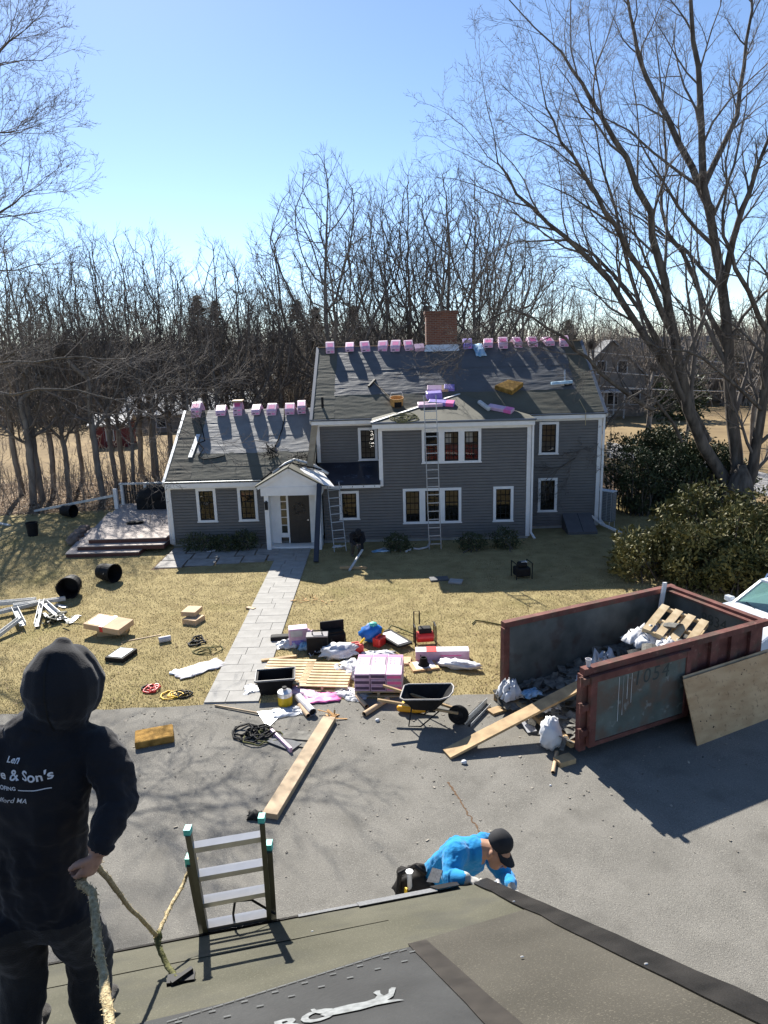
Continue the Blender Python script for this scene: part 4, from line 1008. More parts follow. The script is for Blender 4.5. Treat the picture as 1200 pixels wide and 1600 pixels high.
gable_house('red_shed', 'small dark red shed across the field behind the woods', (sx_[0],sx_[1]+2,0), R(5), 2.6, 3, 1.9, 2.5, M_shedred, M_whitewall, ((0,.6,.5,.8),))
gable_house('long_barn', 'long low building with pale roof beyond the red shed', (sx_[0]+6,sx_[1]+14,0), R(4), 17, 6, 1.8, 3.4, M_farwall, M_whitewall, ((-5,.5,.8,.9),(0,.5,.8,.9),(5,.5,.8,.9)))
o = leaves('evergreen_bush', M_leafdark, None, [(fx[0]+3.5,fx[1]-3,1.8,2.4,1.8,2.2,1800)], .5, 77); tag(o, 'large dark evergreen bush in front of the tan shingled house', 'shrub')
o = leaves('pale_bush', mk('pale_leaf', (.30,.29,.27), .7, .3, 1), None, [(fx[0]-4.6,fx[1]-5,.8,.9,.8,.9,500)], .3, 78); tag(o, 'pale bush beside the white porch across the street', 'shrub')
# utility wires over the street
for i, (a, b) in enumerate((((16.106, 52.000, 5.598),(27.211, 50.000, 4.777)),((15.918, 52.000, 4.550),(27.289, 50.000, 3.978)),((17.632, 54.000, 6.778),(28.187, 52.000, 5.819)))):
    a = Vector(a); b = Vector(b); d = b-a; pts = [a-d*.6+d*2.2*t/12-Vector((0,0,.5*math.sin(math.pi*t/12))) for t in range(13)]
    tag(MB().tube(pts, .03, 4).build('utility_wire', M_white if i == 1 else M_whitedirty), ('upper','lower','topmost thin')[i]+' utility wire strung over the street', 'wire')

lv = 5200; x = nr.uniform(-16,10,lv); y = 13.9+nr.uniform(0,1,lv)**1.2*18; keep = ~inside(WALK,x,y) & ~inside(DRIVE,x,y) & ~inside(HOUSEFOOT,x,y) & ~inside(PATIO,x,y); x = x[keep]; y = y[keep]; lv = len(x)
a = nr.uniform(0,6.28,lv); s = nr.uniform(.02,.06,lv); z = nr.uniform(.02,.045,lv)
V = np.zeros((lv,3,3)); V[:,0] = np.stack([x,y,z],1); V[:,1] = np.stack([x+np.cos(a)*s,y+np.sin(a)*s,z+nr.uniform(-.01,.02,lv)],1); V[:,2] = np.stack([x+np.cos(a+1.2)*s,y+np.sin(a+1.2)*s,z+nr.uniform(-.01,.02,lv)],1)
o = np_mesh('lawn_leaves', V.reshape(-1,3), np.arange(lv*3).reshape(-1,3), mk('brown_leaf', (.13,.08,.04), .85, .4, .8, col2=(.26,.17,.09)), kind='stuff'); tag(o, 'small brown leaves strewn over the front lawn', 'leaves')

# ---------------------------------------------------------------- things on the house roofs
def hw(x, y, z): return HM @ Vector((x,y,z))
A_M, A_W, A_B = math.atan(S_M), math.atan(S_W), math.atan(S_B)
def on_roof(p, ang, rz=0): return Matrix.Translation(p) @ Matrix.Rotation(YAW,4,'Z') @ Matrix.Rotation(ang,4,'X') @ Matrix.Rotation(rz,4,'Z')

def bundle_mesh(slope, w=.38, L=.46, t=.20, ends=1.0):
    m = MB(); secs = []
    ys = [-L,-L*.85,-.2,-.08,0,.08,.2,L*.85,L]
    for y in ys:
        zb = -slope*max(0,abs(y)-.04)*ends*.92; tt = t*(.86 if abs(y) > L*.95 else 1.); ww = w*(.95 if abs(y) > L*.95 else 1.)
        secs.append([(-ww/2,y,zb),(ww/2,y,zb),(ww/2,y,zb+tt*.92),(ww/2*.93,y,zb+tt),(-ww/2*.93,y,zb+tt),(-ww/2,y,zb+tt*.92)])
    b = [p for s in secs for p in s]; F = []
    for i in range(len(secs)-1):
        for j in range(6): F.append((i*6+j, i*6+(j+1)%6, (i+1)*6+(j+1)%6, (i+1)*6+j))
    F += [tuple(range(5,-1,-1)), tuple((len(secs)-1)*6+j for j in range(6))]
    m.add(b, F); return m
def make_bundle(slope, mat, layers=1):
    root = bpy.data.objects.new('shingle_bundle', None); COL.objects.link(root)
    t = .19/ (1 if layers == 1 else 1.25)
    for k in range(layers):
        m = bundle_mesh(slope, .38-.01*k, .46, t); m.v = [(x+.012*k,y,z+k*(t+.004)) for x,y,z in m.v]
        wpr = m.build('wrapper', mat, root)
        c = math.cos(math.atan(slope))
        for (x0,x1,mm) in ((-.13,-.02,M_print),(.03,.14,M_hotpink)):
            q = MB(); yv = -.462; zb = -slope*.42*.92 + k*(t+.004)
            q.box(x0,x1,yv-.004,yv+.002,zb+.04,zb+.085); q.build('print_band', mm, wpr)
        q = MB(); z0 = k*(t+.004)+t; 
        q.add([(-.12,-.36,z0-slope*.32*.92+.003),(.12,-.36,z0-slope*.32*.92+.003),(.12,-.14,z0-slope*.10*.92+.003),(-.12,-.14,z0-slope*.10*.92+.003)], [(0,1,2,3)])
        if k == layers-1: q.build('print_panel', M_hotpink if mat is M_pink else M_print, wpr)
    return root
b1m = make_bundle(S_M, M_pink); b1w = make_bundle(S_W, M_pink); b2w = make_bundle(S_W, M_pink, 2); bpm = make_bundle(S_M, M_purple)
used = set()
def put_bundle(pr, x, y, z, rz, label, grp):
    M = HM @ Matrix.Translation((x,y+rng.uniform(-.05,.05),z-.01)) @ Matrix.Rotation(rz*1.8,4,'Z') @ Matrix.Rotation(rng.uniform(-.05,.05),4,'Y') @ Matrix.Diagonal((rng.uniform(.92,1.08),rng.uniform(.9,1.05),rng.uniform(.85,1.12),1))
    if id(pr) not in used: used.add(id(pr)); pr.matrix_world = M; o = pr
    else: o = copy_tree(pr, M)
    return tag(o, label, 'shingle bundle', grp)
ORD = ['first','second','third','fourth','fifth','sixth','seventh']
for i, (u, pr) in enumerate((((-7.597, 3.400, 4.875),b2w),((-6.584, 3.400, 4.849),b1w),((-5.883, 3.400, 4.830),b2w),((-5.074, 3.400, 4.809),b1w),((-4.427, 3.400, 4.792),b1w),((-3.699, 3.400, 4.773),b1w),((-3.214, 3.400, 4.760),b2w))):
    put_bundle(pr, u[0], WR-.02, zW(WR)+.03, rng.uniform(-.05,.05), 'pink shingle bundle, %s from the left on the low wing ridge' % ORD[i], 'bundles along the wing ridge')
bd = MB().cbox((0,0,0),(.42,.8,.05)).build('short_board', M_wood); u = (-5.857, 3.400, 5.177); bd.matrix_world = HM @ Matrix.Translation((u[0],WR-.1,zW(WR)+.37)) @ Matrix.Rotation(.1,4,'Z'); tag(bd, 'short pale board lying on the third wing-ridge bundle', 'board')
for i, u in enumerate(((-2.059, 5.200, 7.350),(-1.192, 5.200, 7.326),(-0.548, 5.200, 7.309),(0.262, 5.200, 7.288),(0.821, 5.200, 7.273),(1.352, 5.200, 7.258))):
    put_bundle(b1m, u[0], RY, zM(RY)+.04, rng.uniform(-.07,.07), 'pink shingle bundle, %s from the left on the main ridge' % ORD[i], 'bundles along the main ridge')
for u, pr, lab in (((3.922, 5.200, 7.325),bpm,'purple shingle bundle just right of the chimney on the main ridge'),((4.841, 5.200, 7.301),b1m,'pink shingle bundle right beside the blue tarp on the ridge'),((5.455, 5.200, 7.284),b1m,'pink bundle fifth from the right end of the main ridge'),((6.040, 5.200, 7.269),b1m,'pink bundle fourth from the right end of the main ridge'),((6.708, 5.200, 7.251),b1m,'pink bundle third from the right end of the main ridge'),((7.348, 5.200, 7.234),b1m,'pink bundle last but one at the right ridge end'),((8.126, 5.200, 7.267),b1m,'pink bundle nearest the right gable end of the ridge')):
    put_bundle(pr, u[0], RY, zM(RY)+.04, rng.uniform(-.1,.1), lab, 'bundles along the main ridge')

def crumple(name, w, d, h, seed, mat, n=12, edge=.25, kind=None, M=None, parent=None, flatness=1.):
    """a crumpled sheet of plastic or paper"""
    V = []; F = []
    for j in range(n+1):
        for i in range(n+1):
            a = i/n-.5; b = j/n-.5; s = Vector((a*4+seed, b*4, seed*.7))
            dx = noise.noise(s*1.7+Vector((5,0,0)))*edge*w; dy = noise.noise(s*1.7+Vector((0,9,0)))*edge*d
            env = max(0, 1-(2*max(abs(a),abs(b)))**3*flatness)
            z = h*(.30+.9*abs(noise.noise(s*1.3)) + .5*abs(noise.noise(s*3.1)))*env + .012 + .02*abs(noise.noise(s*6))
            V.append((a*w+dx, b*d+dy, z))
    for j in range(n):
        for i in range(n): q = j*(n+1)+i; F.append((q,q+1,q+n+2,q+n+1))
    o = np_mesh(name, V, F, mat, parent)
    sd = o.modifiers.new('thickness','SOLIDIFY'); sd.thickness = .004; sd.offset = 1
    if M is not None: o.matrix_world = M
    return o
def blob(name, sx, sy, sz, seed, mat, amp=.2, M=None, parent=None, nu=22, nv=14, freq=2.2, flatten=.0):
    V = []; F = []
    for j in range(nv+1):
        th = math.pi*j/nv
        for i in range(nu):
            ph = 2*math.pi*i/nu; v = Vector((math.sin(th)*math.cos(ph), math.sin(th)*math.sin(ph), -math.cos(th)))
            k = 1+amp*noise.noise(v*freq+Vector((seed,0,seed)))+amp*.6*noise.noise(v*freq*2.7+Vector((0,seed,0)))
            V.append((v.x*sx*k, v.y*sy*k, max(v.z*k, -1+flatten)*sz + sz*(1-flatten)))
    for j in range(nv):
        for i in range(nu): F.append((j*nu+i, j*nu+(i+1)%nu, (j+1)*nu+(i+1)%nu, (j+1)*nu+i))
    o = np_mesh(name, V, F, mat, parent, smooth=True)
    if M is not None: o.matrix_world = M
    return o
def coil(name, r, n, seed, mat, rad=.012, M=None, h=.06, parent=None, stretch=1.):
    rg = random.Random(seed); pts = []; t = 0; cx = cy = 0
    for i in range(n):
        t += rg.uniform(.35,.75); rr = r*(.55+.45*math.sin(i*.37+seed))*rg.uniform(.7,1.1); cx += rg.gauss(0,.02); cy += rg.gauss(0,.02)
        pts.append(Vector((cx+rr*math.cos(t)*stretch, cy+rr*math.sin(t), rad+h*abs(noise.noise(Vector((i*.45,seed,0)))))))
    Q = []
    for i in range(len(pts)-1):
        for k in range(2): Q.append(pts[i].lerp(pts[i+1], k/2))
    o = MB().tube(Q, rad, 5).build(name, mat, parent, smooth=True)
    if M is not None: o.matrix_world = M
    return o

blue = crumple('blue_tarp', .45, .9, .12, 3., M_bluesky, 10, .1, M=on_roof(Vector((4.283, 30.887, 7.044))+Vector((0,0,.06)), A_M, .15)); tag(blue, 'small crumpled blue tarp hanging over the main ridge', 'tarp')
lay = MB().cbox((0,0,.09),(.42,.34,.18)).build('shingle_bundle', M_pink, bevel=.01); lay.matrix_world = on_roof((1.717, 31.181, 7.220), A_M, .1); tag(lay, 'pink shingle bundle lying flat against the chimney foot', 'shingle bundle', 'bundles along the main ridge')
# items on the bay roof
def roof_box(name, tok, ang, rz, s, mat, lab, cat, band=None, dz=0):
    t = thing(name, lab, cat, M=on_roof(Vector(tok)+Vector((0,0,dz)), ang, rz))
    MB().cbox((0,0,s[2]/2),s).build('wrapper', mat, t, bevel=min(s)*.12)
    if band: MB().cbox((s[0]*.33,0,s[2]/2),(s[0]*.3,s[1]*1.01,s[2]*1.02)).build('print_band', band, t)
    return t
roof_box('shingle_bundle', (1.899, 27.417, 5.097), A_B, .05, (.95,.34,.12), M_pink, 'pink bundle lying behind the tall ladder top', 'shingle bundle')
roof_box('shingle_bundle', (2.354, 27.508, 5.127), A_B, -.25, (1.0,.34,.14), M_purple, 'purple bundle with a pink end on the bay roof', 'shingle bundle', M_hotpink)
roof_box('shingle_bundle', (2.108, 28.182, 5.333), A_B, .1, (.62,.34,.26), M_purple, 'short purple bundle near the bay roof apex', 'shingle bundle')
roof_box('shingle_bundle', (2.313, 28.797, 5.618), A_M, -.05, (.85,.30,.12), M_pink, 'pale pink bundle lying across the bay roof apex', 'shingle bundle', M_cardboard)
roof_box('shingle_bundle', (2.781, 28.809, 5.630), A_M, -.08, (.42,.30,.14), M_purple, 'small purple bundle at the right of the bay roof apex', 'shingle bundle')
roof_box('shingle_bundle', (4.522, 26.769, 4.909), A_B, -.55, (1.0,.34,.13), M_pink, 'single pink bundle lying on the right of the bay roof', 'shingle bundle', M_hotpink)
tag(MB().lathe([(.07,0),(.09,.02),(.09,.78),(.07,.8)], 14).build('membrane_roll', M_whitedirty, smooth=False), 'white roll of membrane on the right of the bay roof', 'roll').matrix_world = on_roof(Vector((4.072, 26.683, 4.881))+Vector((0,0,.09)), A_B, .35) @ Matrix.Rotation(R(-90),4,'X')
foam = MB().prism([(-.62,.02),(.02,-.42),(.58,.10),(.0,.36)],0,.22).build('foam_pad', M_foam, bevel=.03); foam.matrix_world = on_roof((5.199, 28.690, 5.571), A_M, .05); tag(foam, 'tan foam pad on the main roof beyond the bay roof', 'foam pad')
foam2 = MB(); foam2.box(-.36,.36,-.25,.25,0,.15); f2 = foam2.build('foam_pad', M_foam, bevel=.03); f2.matrix_world = XF((-4.601, 12.373, 0.000), R(18)); tag(f2, 'tan foam pad lying alone on the driveway', 'foam pad')
bk = thing('tool_bucket', 'tan leather tool bucket on the main roof slope', 'bucket', M=on_roof((0.623, 28.025, 5.083), A_M*.4, .1))
MB().lathe([(.20,0),(.24,.02),(.28,.34),(.26,.34),(.22,.05)], 16, close=False).build('bucket', M_tan, bk); MB().tube([(-.27,0,.32),(-.2,0,.55),(.2,0,.55),(.27,0,.32)], .012, 5).build('handle', M_white, bk); MB().box(-.12,.16,-.29,-.24,.02,.22).build('pocket', M_black, bk)
tag(coil('rope_coil', .42, 60, 3, M_ropedark, .018, on_roof((0.984, 26.386, 4.777), A_B, 0), .06, stretch=1.5), 'tangled olive rope at the left of the bay roof', 'rope')
st = thing('push_broom', 'broom lying on the main roof with its long handle downslope', 'broom', M=Matrix.Identity(4))
p0, p1 = Vector((-0.301, 29.316, 5.945)), Vector((0.453, 28.268, 5.246)); MB().tube([p0+Vector((0,0,.06)),p1+Vector((0,0,.06))], .016, 6).build('handle', M_wood, st); MB().beam(Vector((-0.487, 29.040, 5.758))+Vector((0,0,.05)),Vector((-0.220, 29.420, 6.016))+Vector((0,0,.05)),.10,.08).build('brush_head', M_black, st)
jk = thing('roof_jack', 'light blue roof bracket standing on the right of the main roof', 'roof bracket', M=Matrix.Identity(4))
c = Vector((7.437, 28.755, 5.635)); MB().beam(c+Vector((-.55,-.05,.12)),c+Vector((.3,.0,.16)),.16,.10).build('plank', M_bluesky, jk); MB().beam(c+Vector((.02,.05,.05)),c+Vector((.08,.35,.62)),.06,.05).build('arm', M_alusheet, jk); MB().beam(c+Vector((-.3,.1,-.06)),c+Vector((.3,.1,.06)),.3,.05).build('base', M_black, jk)
tag(MB().tube([Vector((7.837, 27.979, 5.116))+Vector((0,0,.03)),Vector((7.910, 27.479, 4.780))+Vector((0,0,.03)),Vector((7.926, 27.349, 4.692))+Vector((0,-.02,.04)),hw(8.05,1.03,4.2)], .012, 5).build('safety_rope', M_rope), 'rope hanging over the right eave of the main roof', 'rope')
# wing roof: cable, tool pile, torn boards
def on_w(*pts): return [Vector(p)+Vector((0,0,.035)) for p in pts]
tag(MB().tube(on_w((-7.568, 29.288, 4.652),(-7.318, 28.678, 4.263),(-7.097, 28.056, 3.867),(-7.330, 27.934, 3.787),(-7.073, 27.659, 3.613),(-7.201, 27.279, 3.369),(-6.969, 27.110, 3.262),(-6.553, 27.154, 3.294),(-6.146, 27.263, 3.367)), .022, 6).build('air_hose', M_rubber, smooth=True), 'black air hose snaking down the left of the wing roof', 'hose')
tag(MB().tube(on_w((-4.067, 29.661, 4.920),(-4.016, 29.116, 4.572),(-4.038, 28.522, 4.191),(-4.158, 27.919, 3.804),(-4.267, 27.498, 3.533)), .022, 6).build('air_hose', M_rubber, smooth=True), 'black air hose running up the wing roof to the ridge', 'hose')
tag(MB().beam(Vector((-7.517, 27.229, 3.334))+Vector((0,0,.03)),Vector((-7.422, 28.408, 4.090))+Vector((0,0,.03)),.16,.03).build('drip_metal', M_alusheet), 'loose strip of bright metal on the left of the wing roof', 'metal strip')
def shag(name, n, r, h, seed, mat, M, lab, cat, w=.02):
    rg = random.Random(seed); m = MB()
    for i in range(n):
        a = Vector((rg.gauss(0,r), rg.gauss(0,r*.8), rg.uniform(.02,h))); b = a+Vector((rg.gauss(0,.11),rg.gauss(0,.11),rg.gauss(.02,.06))); b.z = max(b.z,.015); m.beam(a, b, w*rg.uniform(.6,2), w*.4)
    o = m.build(name, mat); o.matrix_world = M; return tag(o, lab, cat)
shag('tool_belt', 90, .13, .28, 4, M_leather, on_roof((-4.336, 27.212, 3.350), A_W), 'black tool belt heaped on the wing roof above the portico', 'tool belt')
shag('tool_belt', 100, .20, .20, 5, M_leather, XF(hw(-3.0,.5,3.22)), 'black tool belt lying on the portico ridge', 'tool belt')
tag(MB().tube([hw(-3.95,-.4,2.88),hw(-3.5,-.1,3.18),hw(-3.2,.2,3.28),hw(-2.6,.15,3.12),hw(-1.9,-.1,2.75)], .05, 6).build('bent_pipe', M_whitedirty, smooth=True), 'white bent pipe draped across the portico roof', 'pipe')
tag(MB().tube([hw(-4.4,-.5,2.64),hw(-3.9,-.3,2.98),hw(-3.3,-.2,3.22),hw(-2.4,-.1,2.98),hw(-2.05,.0,2.85)], .028, 6).build('air_hose', M_rubber, smooth=True), 'black air hose lying over the portico gable', 'hose')
# ladders against the house
def ladder(name, lab, foot, top, w, rung=.305, rail=(.028,.07), mat=M_alu, side=None, group=None, rung_mat=None, wr=.035, from_top=None):
    p = Vector(foot); q = Vector(top); d = (q-p).normalized(); s = Vector((1,0,0)) if side is None else Vector(side); s = (s-d*s.dot(d)).normalized(); n = d.cross(s); L = (q-p).length
    t = thing(name, lab, 'ladder', (0,0,0), group=group); t.location = p
    for k in (-1,1): MB().beam(s*(k*w/2), q-p+s*(k*w/2), rail[0], rail[1], n).build('rail', mat, t)
    m0 = MB().beam(-s*(w/2-rail[0]/2), s*(w/2-rail[0]/2), wr, wr*.8, n); base = None
    for i in range(int(L/rung)):
        z = .2+i*rung if from_top is None else L-from_top-i*rung
        if base is None: o = m0.build('rung', rung_mat or mat, t); base = o.data
        else: o = bpy.data.objects.new('rung', base); COL.objects.link(o); o.parent = t
        o.location = d*z
    return t
M_lad = mk('grey_ladder_metal', (.36,.36,.35), .45, .1, 8, metal=.4)
ladder('extension_ladder', 'tall aluminium ladder against the middle of the house front', (1.864, 25.067, 0.000), hw(1.95,-.50,5.62), .44, mat=M_lad)
ladder('extension_ladder', 'short aluminium ladder leaning at the low roof by the portico', (-1.658, 25.074, 0.000), hw(-1.72,-.36,2.45), .44, mat=M_lad)
lp = MB().beam(Vector((-2.443, 23.715, 0.000))+Vector((0,0,.05)), hw(-2.16,-1.08,2.55), .17, .13).build('dark_downspout', mk('slate_paint', (.028,.034,.05), .5, .15, 4)); tag(lp, 'long dark board leaning against the portico corner', 'board')

# ---------------------------------------------------------------- along the house front
M_acgrille = mk('grille_grey', (.30,.31,.31), .5, .1, 6)
hp = thing('heat_pump', 'grey heat pump unit on legs at the right house corner', 'heat pump', (8.920, 27.634, 0.000), R(-48))
MB().box(-.42,.42,-.16,.16,.28,1.50).build('casing', mk('heat_pump_side', (.10,.115,.125), .5, .1, 4), hp, bevel=.015); MB().box(-.44,.44,-.18,.18,1.50,1.53).build('lid', M_acblue, hp)
for k in (-1,1): MB().tube([(k*.36,-.2,0),(k*.36,-.2,.28),(k*.36,.2,.28),(k*.36,.2,0)], .018, 5).build('leg', M_whitedirty, hp)
gm = MB()
for i in range(18): gm.box(-.40,.40,-.185,-.175,.34+i*.064,.352+i*.064)
for i in range(5): gm.box(-.40+i*.2-.012,-.40+i*.2+.012,-.19,-.174,.32,1.47)
gm.build('grille', M_acgrille, hp, kind='stuff')
gm2 = MB()
for i in range(18): gm2.box(.425,.432,-.13,.13,.34+i*.064,.352+i*.064)
for i in range(4): gm2.box(.424,.436,-.13+i*.085,-.12+i*.085,.32,1.47)
gm2.build('side_grille', M_acgrille, hp, kind='stuff')
bk_ = thing('cellar_bulkhead', 'dark sloping cellar bulkhead at the right end of the house', 'bulkhead', M=HM)
m = MB(); m.add([(7.35,D-.02,.62),(8.5,D-.02,.62),(8.5,.35,.10),(7.35,.35,.10),(7.35,D-.02,-.02),(8.5,D-.02,-.02),(8.5,.35,-.02),(7.35,.35,-.02)], [(3,2,1,0),(3,7,6,2),(0,4,7,3),(2,6,5,1)]); m.build('body', M_bulk, bk_)
MB().add([(7.94,D-.04,.615),(7.96,D-.04,.615),(7.96,.36,.112),(7.94,.36,.112)], [(3,2,1,0)]).build('door_seam', M_black, bk_)
gen = thing('generator', 'small black generator standing on the shaded lawn', 'generator', (4.386, 21.567, 0.000), R(10))
MB().box(-.24,.24,-.2,.2,.08,.36).build('engine', M_black, gen, bevel=.04); MB().lathe([(.1,-.14),(.12,-.1),(.12,.1),(.1,.14)],12,Matrix.Translation((0,0,.43))@Matrix.Rotation(R(90),4,'Y')).build('tank', M_black, gen); MB().box(-.05,.16,-.07,.07,.50,.54).build('air_filter', M_whitedirty, gen, bevel=.01)
for k in (-1,1): MB().tube([(k*.26,-.24,0),(k*.26,-.24,.52),(k*.26,.24,.52),(k*.26,.24,0)], .018, 6).build('frame', M_black, gen)
for i,(t,w,d,rz,mat,lab) in enumerate((((1.715, 21.539, 0.000),.6,.32,.1,M_synthdark,'dark flat panel lying on the lawn in front of the house'),((2.221, 21.243, 0.000),.42,.34,-.3,M_concrete,'grey slab piece right of the dark flat panel'))):
    o = MB().box(-w/2,w/2,-d/2,d/2,.01,.06).build('flat_panel', mat); o.matrix_world = XF(t, rz, .04); tag(o, lab, 'panel')
def litter_bit(name, t, lab, cat, w, d, h, rz, mat, seed=1.): o = crumple(name, w, d, h, seed, mat, 8, .25, M=XF(t, rz)); return tag(o, lab, cat)
litter_bit('blue_sheet', (-0.159, 24.928, 0.000), 'pale blue plastic scrap at the house foot', 'plastic scrap', .7,.22,.08,.1,M_bluesky,2)
tag(MB().tube([Vector(p)+Vector((0,0,.05)) for p in ((0.755, 24.674, 0.000),(1.031, 25.064, 0.000),(1.263, 24.957, 0.000),(1.586, 25.180, 0.000),(1.736, 25.958, 0.000))], .04, 6).build('white_pipe', M_whitedirty, smooth=True), 'white flexible pipe at the foot of the tall ladder', 'pipe')
tag(MB().tube([Vector(p)+Vector((0,0,.04)) for p in ((-0.324, 24.944, 0.000),(-0.038, 25.255, 0.000),(0.314, 24.882, 0.000),(0.481, 24.950, 0.000))], .03, 6).build('white_pipe', M_whitedirty, smooth=True), 'short white pipe by the blue plastic scrap', 'pipe')
litter_bit('paper_scrap', (-5.932, 26.189, 0.000), 'pale crumpled paper under the wing shrubs', 'paper', .32,.2,.1,.2,M_paper,3)
litter_bit('paper_scrap', (-6.503, 25.545, 0.000), 'white torn strip under the left wing window', 'paper', .5,.16,.06,.3,M_paper,4)
litter_bit('white_scrap', (-1.813, 25.690, -0.000), 'white torn scrap beside the short ladder', 'plastic scrap', .35,.2,.1,.2,M_bagwhite,5)
for i, c in enumerate(((-5.559, 25.798, 0.000),(-2.356, 26.101, 0.000))):
    o = MB().beam((0,0,0),(0,0,.28),.035,.035).lathe([(.05,.28),(.05,.33),(.02,.37)],8).build('path_light', M_blackmetal); o.location = c; tag(o, ('black path light left of the portico','black path light right of the portico')[i], 'path light', 'path lights')

# ---------------------------------------------------------------- deck and left lawn
dk = thing('deck', 'composite deck with red-brown stepped edges beside the wing', 'deck', (0,0,0))
X1 = -8.36
def dq(x0, x1, y0, y1, z, name):
    m = MB(); n = int((y1-y0)/.15)
    for i in range(n):
        a = y0+(y1-y0)*i/n; b = a+(y1-y0)/n-.012; m.prism([(x0-.165*(a-y0),a),(x1,a),(x1,b),(x0-.165*(b-y0),b)], z-.03, z)
    m.build(name, M_deck, dk, kind='stuff'); MB().prism([(x0+.02,y0+.02),(x1,y0+.02),(x1,y1),(x0+.02-.165*(y1-y0),y1)], z-.175, z-.032).build('fascia', M_deckside, dk)
dq(-11.36,X1,25.96,32.4,.50,'deck_boards'); dq(-11.66,X1,25.60,31.4,.33,'step_boards'); dq(-11.95,-9.2,25.24,29.2,.165,'lower_step_boards')
rl = MB()
for x in (-12.2,-11.1,-10.0,-8.9): rl.box(x-.06,x+.06,32.15,32.28,.5,1.45)
rl.build('rail_posts', M_white, dk, kind='stuff'); MB().box(-12.3,-8.4,32.13,32.30,1.45,1.52).build('handrail', M_whitedirty, dk)
bl = MB()
for i in range(31): bl.box(-12.1+i*.12,-12.07+i*.12,32.19,32.23,.56,1.45)
bl.build('balusters', M_blackmetal, dk, kind='stuff')
MB().box(-12.28,-12.12,31.3,31.45,.5,1.42).build('end_post', M_white, dk)
gl = thing('covered_grill', 'black covered grill at the back of the deck', 'grill', (-10.35,31.3,.5))
blob('cover', .85, .42, .52, 3., M_black, .12, parent=gl); MB().box(-.8,.8,-.38,.38,.0,.5).build('skirt', M_black, gl, bevel=.05)
o = shag('brush_pile', 46, .38, .22, 8, M_twig, XF((-10.2,31.2,1.45)), 'heap of grey twigs lying on the covered grill', 'twigs', .012)
o = MB().box(-.45,.45,-.13,.13,0,.10).build('blue_tote', M_blue, bevel=.03); o.location = (-8.95,30.1,.50); tag(o, 'flat blue bag on the deck by the house wall', 'bag')
o = blob('dark_coat', .34,.16,.06, 6., M_black, .35, M=XF((-10.35,28.3,.50),.15)); tag(o, 'crumpled black coat lying on the deck', 'coat')
for i,(x,y,s) in enumerate(((-12.55,27.7,.30),(-12.65,28.3,.28),(-12.75,28.9,.25),(-12.45,27.1,.24))):
    o = blob('field_stone', s,.26,.20, 2.+i*3, M_stone, .25, M=XF((x,y,-.03),i)); tag(o, ('brown stone beside the deck, largest of four','brown stone beside the deck, second farthest','brown stone beside the deck, farthest away','brown stone beside the deck, nearest the step corner')[i], 'stone', 'stones along the deck')
o = crumple('grey_sheet', 1.0,.3,.06, 9., M_paper, 9,.2, M=XF((-9.912, 26.226, 0.000),-.25)); tag(o, 'pale torn sheet on the ground before the deck step', 'sheet')
def barrel(lab, loc, rz, lying, r=.30, h=.72):
    M = XF(Vector(loc)+Vector((0,0,r if lying else 0)), rz) @ (Matrix.Rotation(R(90),4,'X') if lying else Matrix.Identity(4))
    t = thing('trash_barrel', lab, 'barrel', M=M, group='black trash barrels on the lawn')
    z0 = -h/2 if lying else 0
    MB().lathe([(r*.80,z0),(r*.82,z0+.02),(r*.90,z0+h*.33),(r*.92,z0+h*.34),(r*.90,z0+h*.36),(r*.97,z0+h*.9),(r,z0+h*.92),(r,z0+h),(r*.94,z0+h),(r*.93,z0+h*.92),(r*.77,z0+.04),(.01,z0+.03)], 24).build('body', M_black, t, smooth=False)
    MB().lathe([(r*1.02,z0+h*.93),(r*1.05,z0+h*.95),(r*1.05,z0+h*.99),(r*1.02,z0+h)],24,close=False).build('rim', M_black, t)
    for k in (-1,1): MB().tube([(k*r*.98,-.08,z0+h*.75),(k*r*1.15,-.06,z0+h*.8),(k*r*1.15,.06,z0+h*.8),(k*r*.98,.08,z0+h*.75)], .012, 5).build('handle', M_black, t)
    return t
barrel('black trash barrel lying nearest the stone path', (-9.247, 22.342, 0.000), R(62), True, .31, .66)
barrel('black trash barrel lying end-on toward the camera', (-9.900, 20.968, 0.000), R(8), True, .34, .58)
barrel('black trash barrel lying on its side near the white pole', (-14.759, 32.064, 0.000), R(70), True, .30, .62)
barrel('small black trash barrel standing upright at the far left', (-14.844, 28.742, 0.000), 0, False, .24, .58)
tag(MB().beam(Vector((-16.980, 33.383, 0.000))+Vector((0,0,.06)), Vector((-12.3,31.4,1.1)), .13, .10).build('white_gutter', M_whitedirty), 'long white gutter propped from the lawn to the deck', 'gutter')
tag(MB().beam(Vector((-17.672, 31.164, -0.000))+Vector((0,0,.04)), Vector((-16.796, 30.596, 0.000))+Vector((0,0,.04)), .10, .06).build('gutter_end', M_whitedirty), 'short white scrap on the lawn at the far left edge', 'gutter')
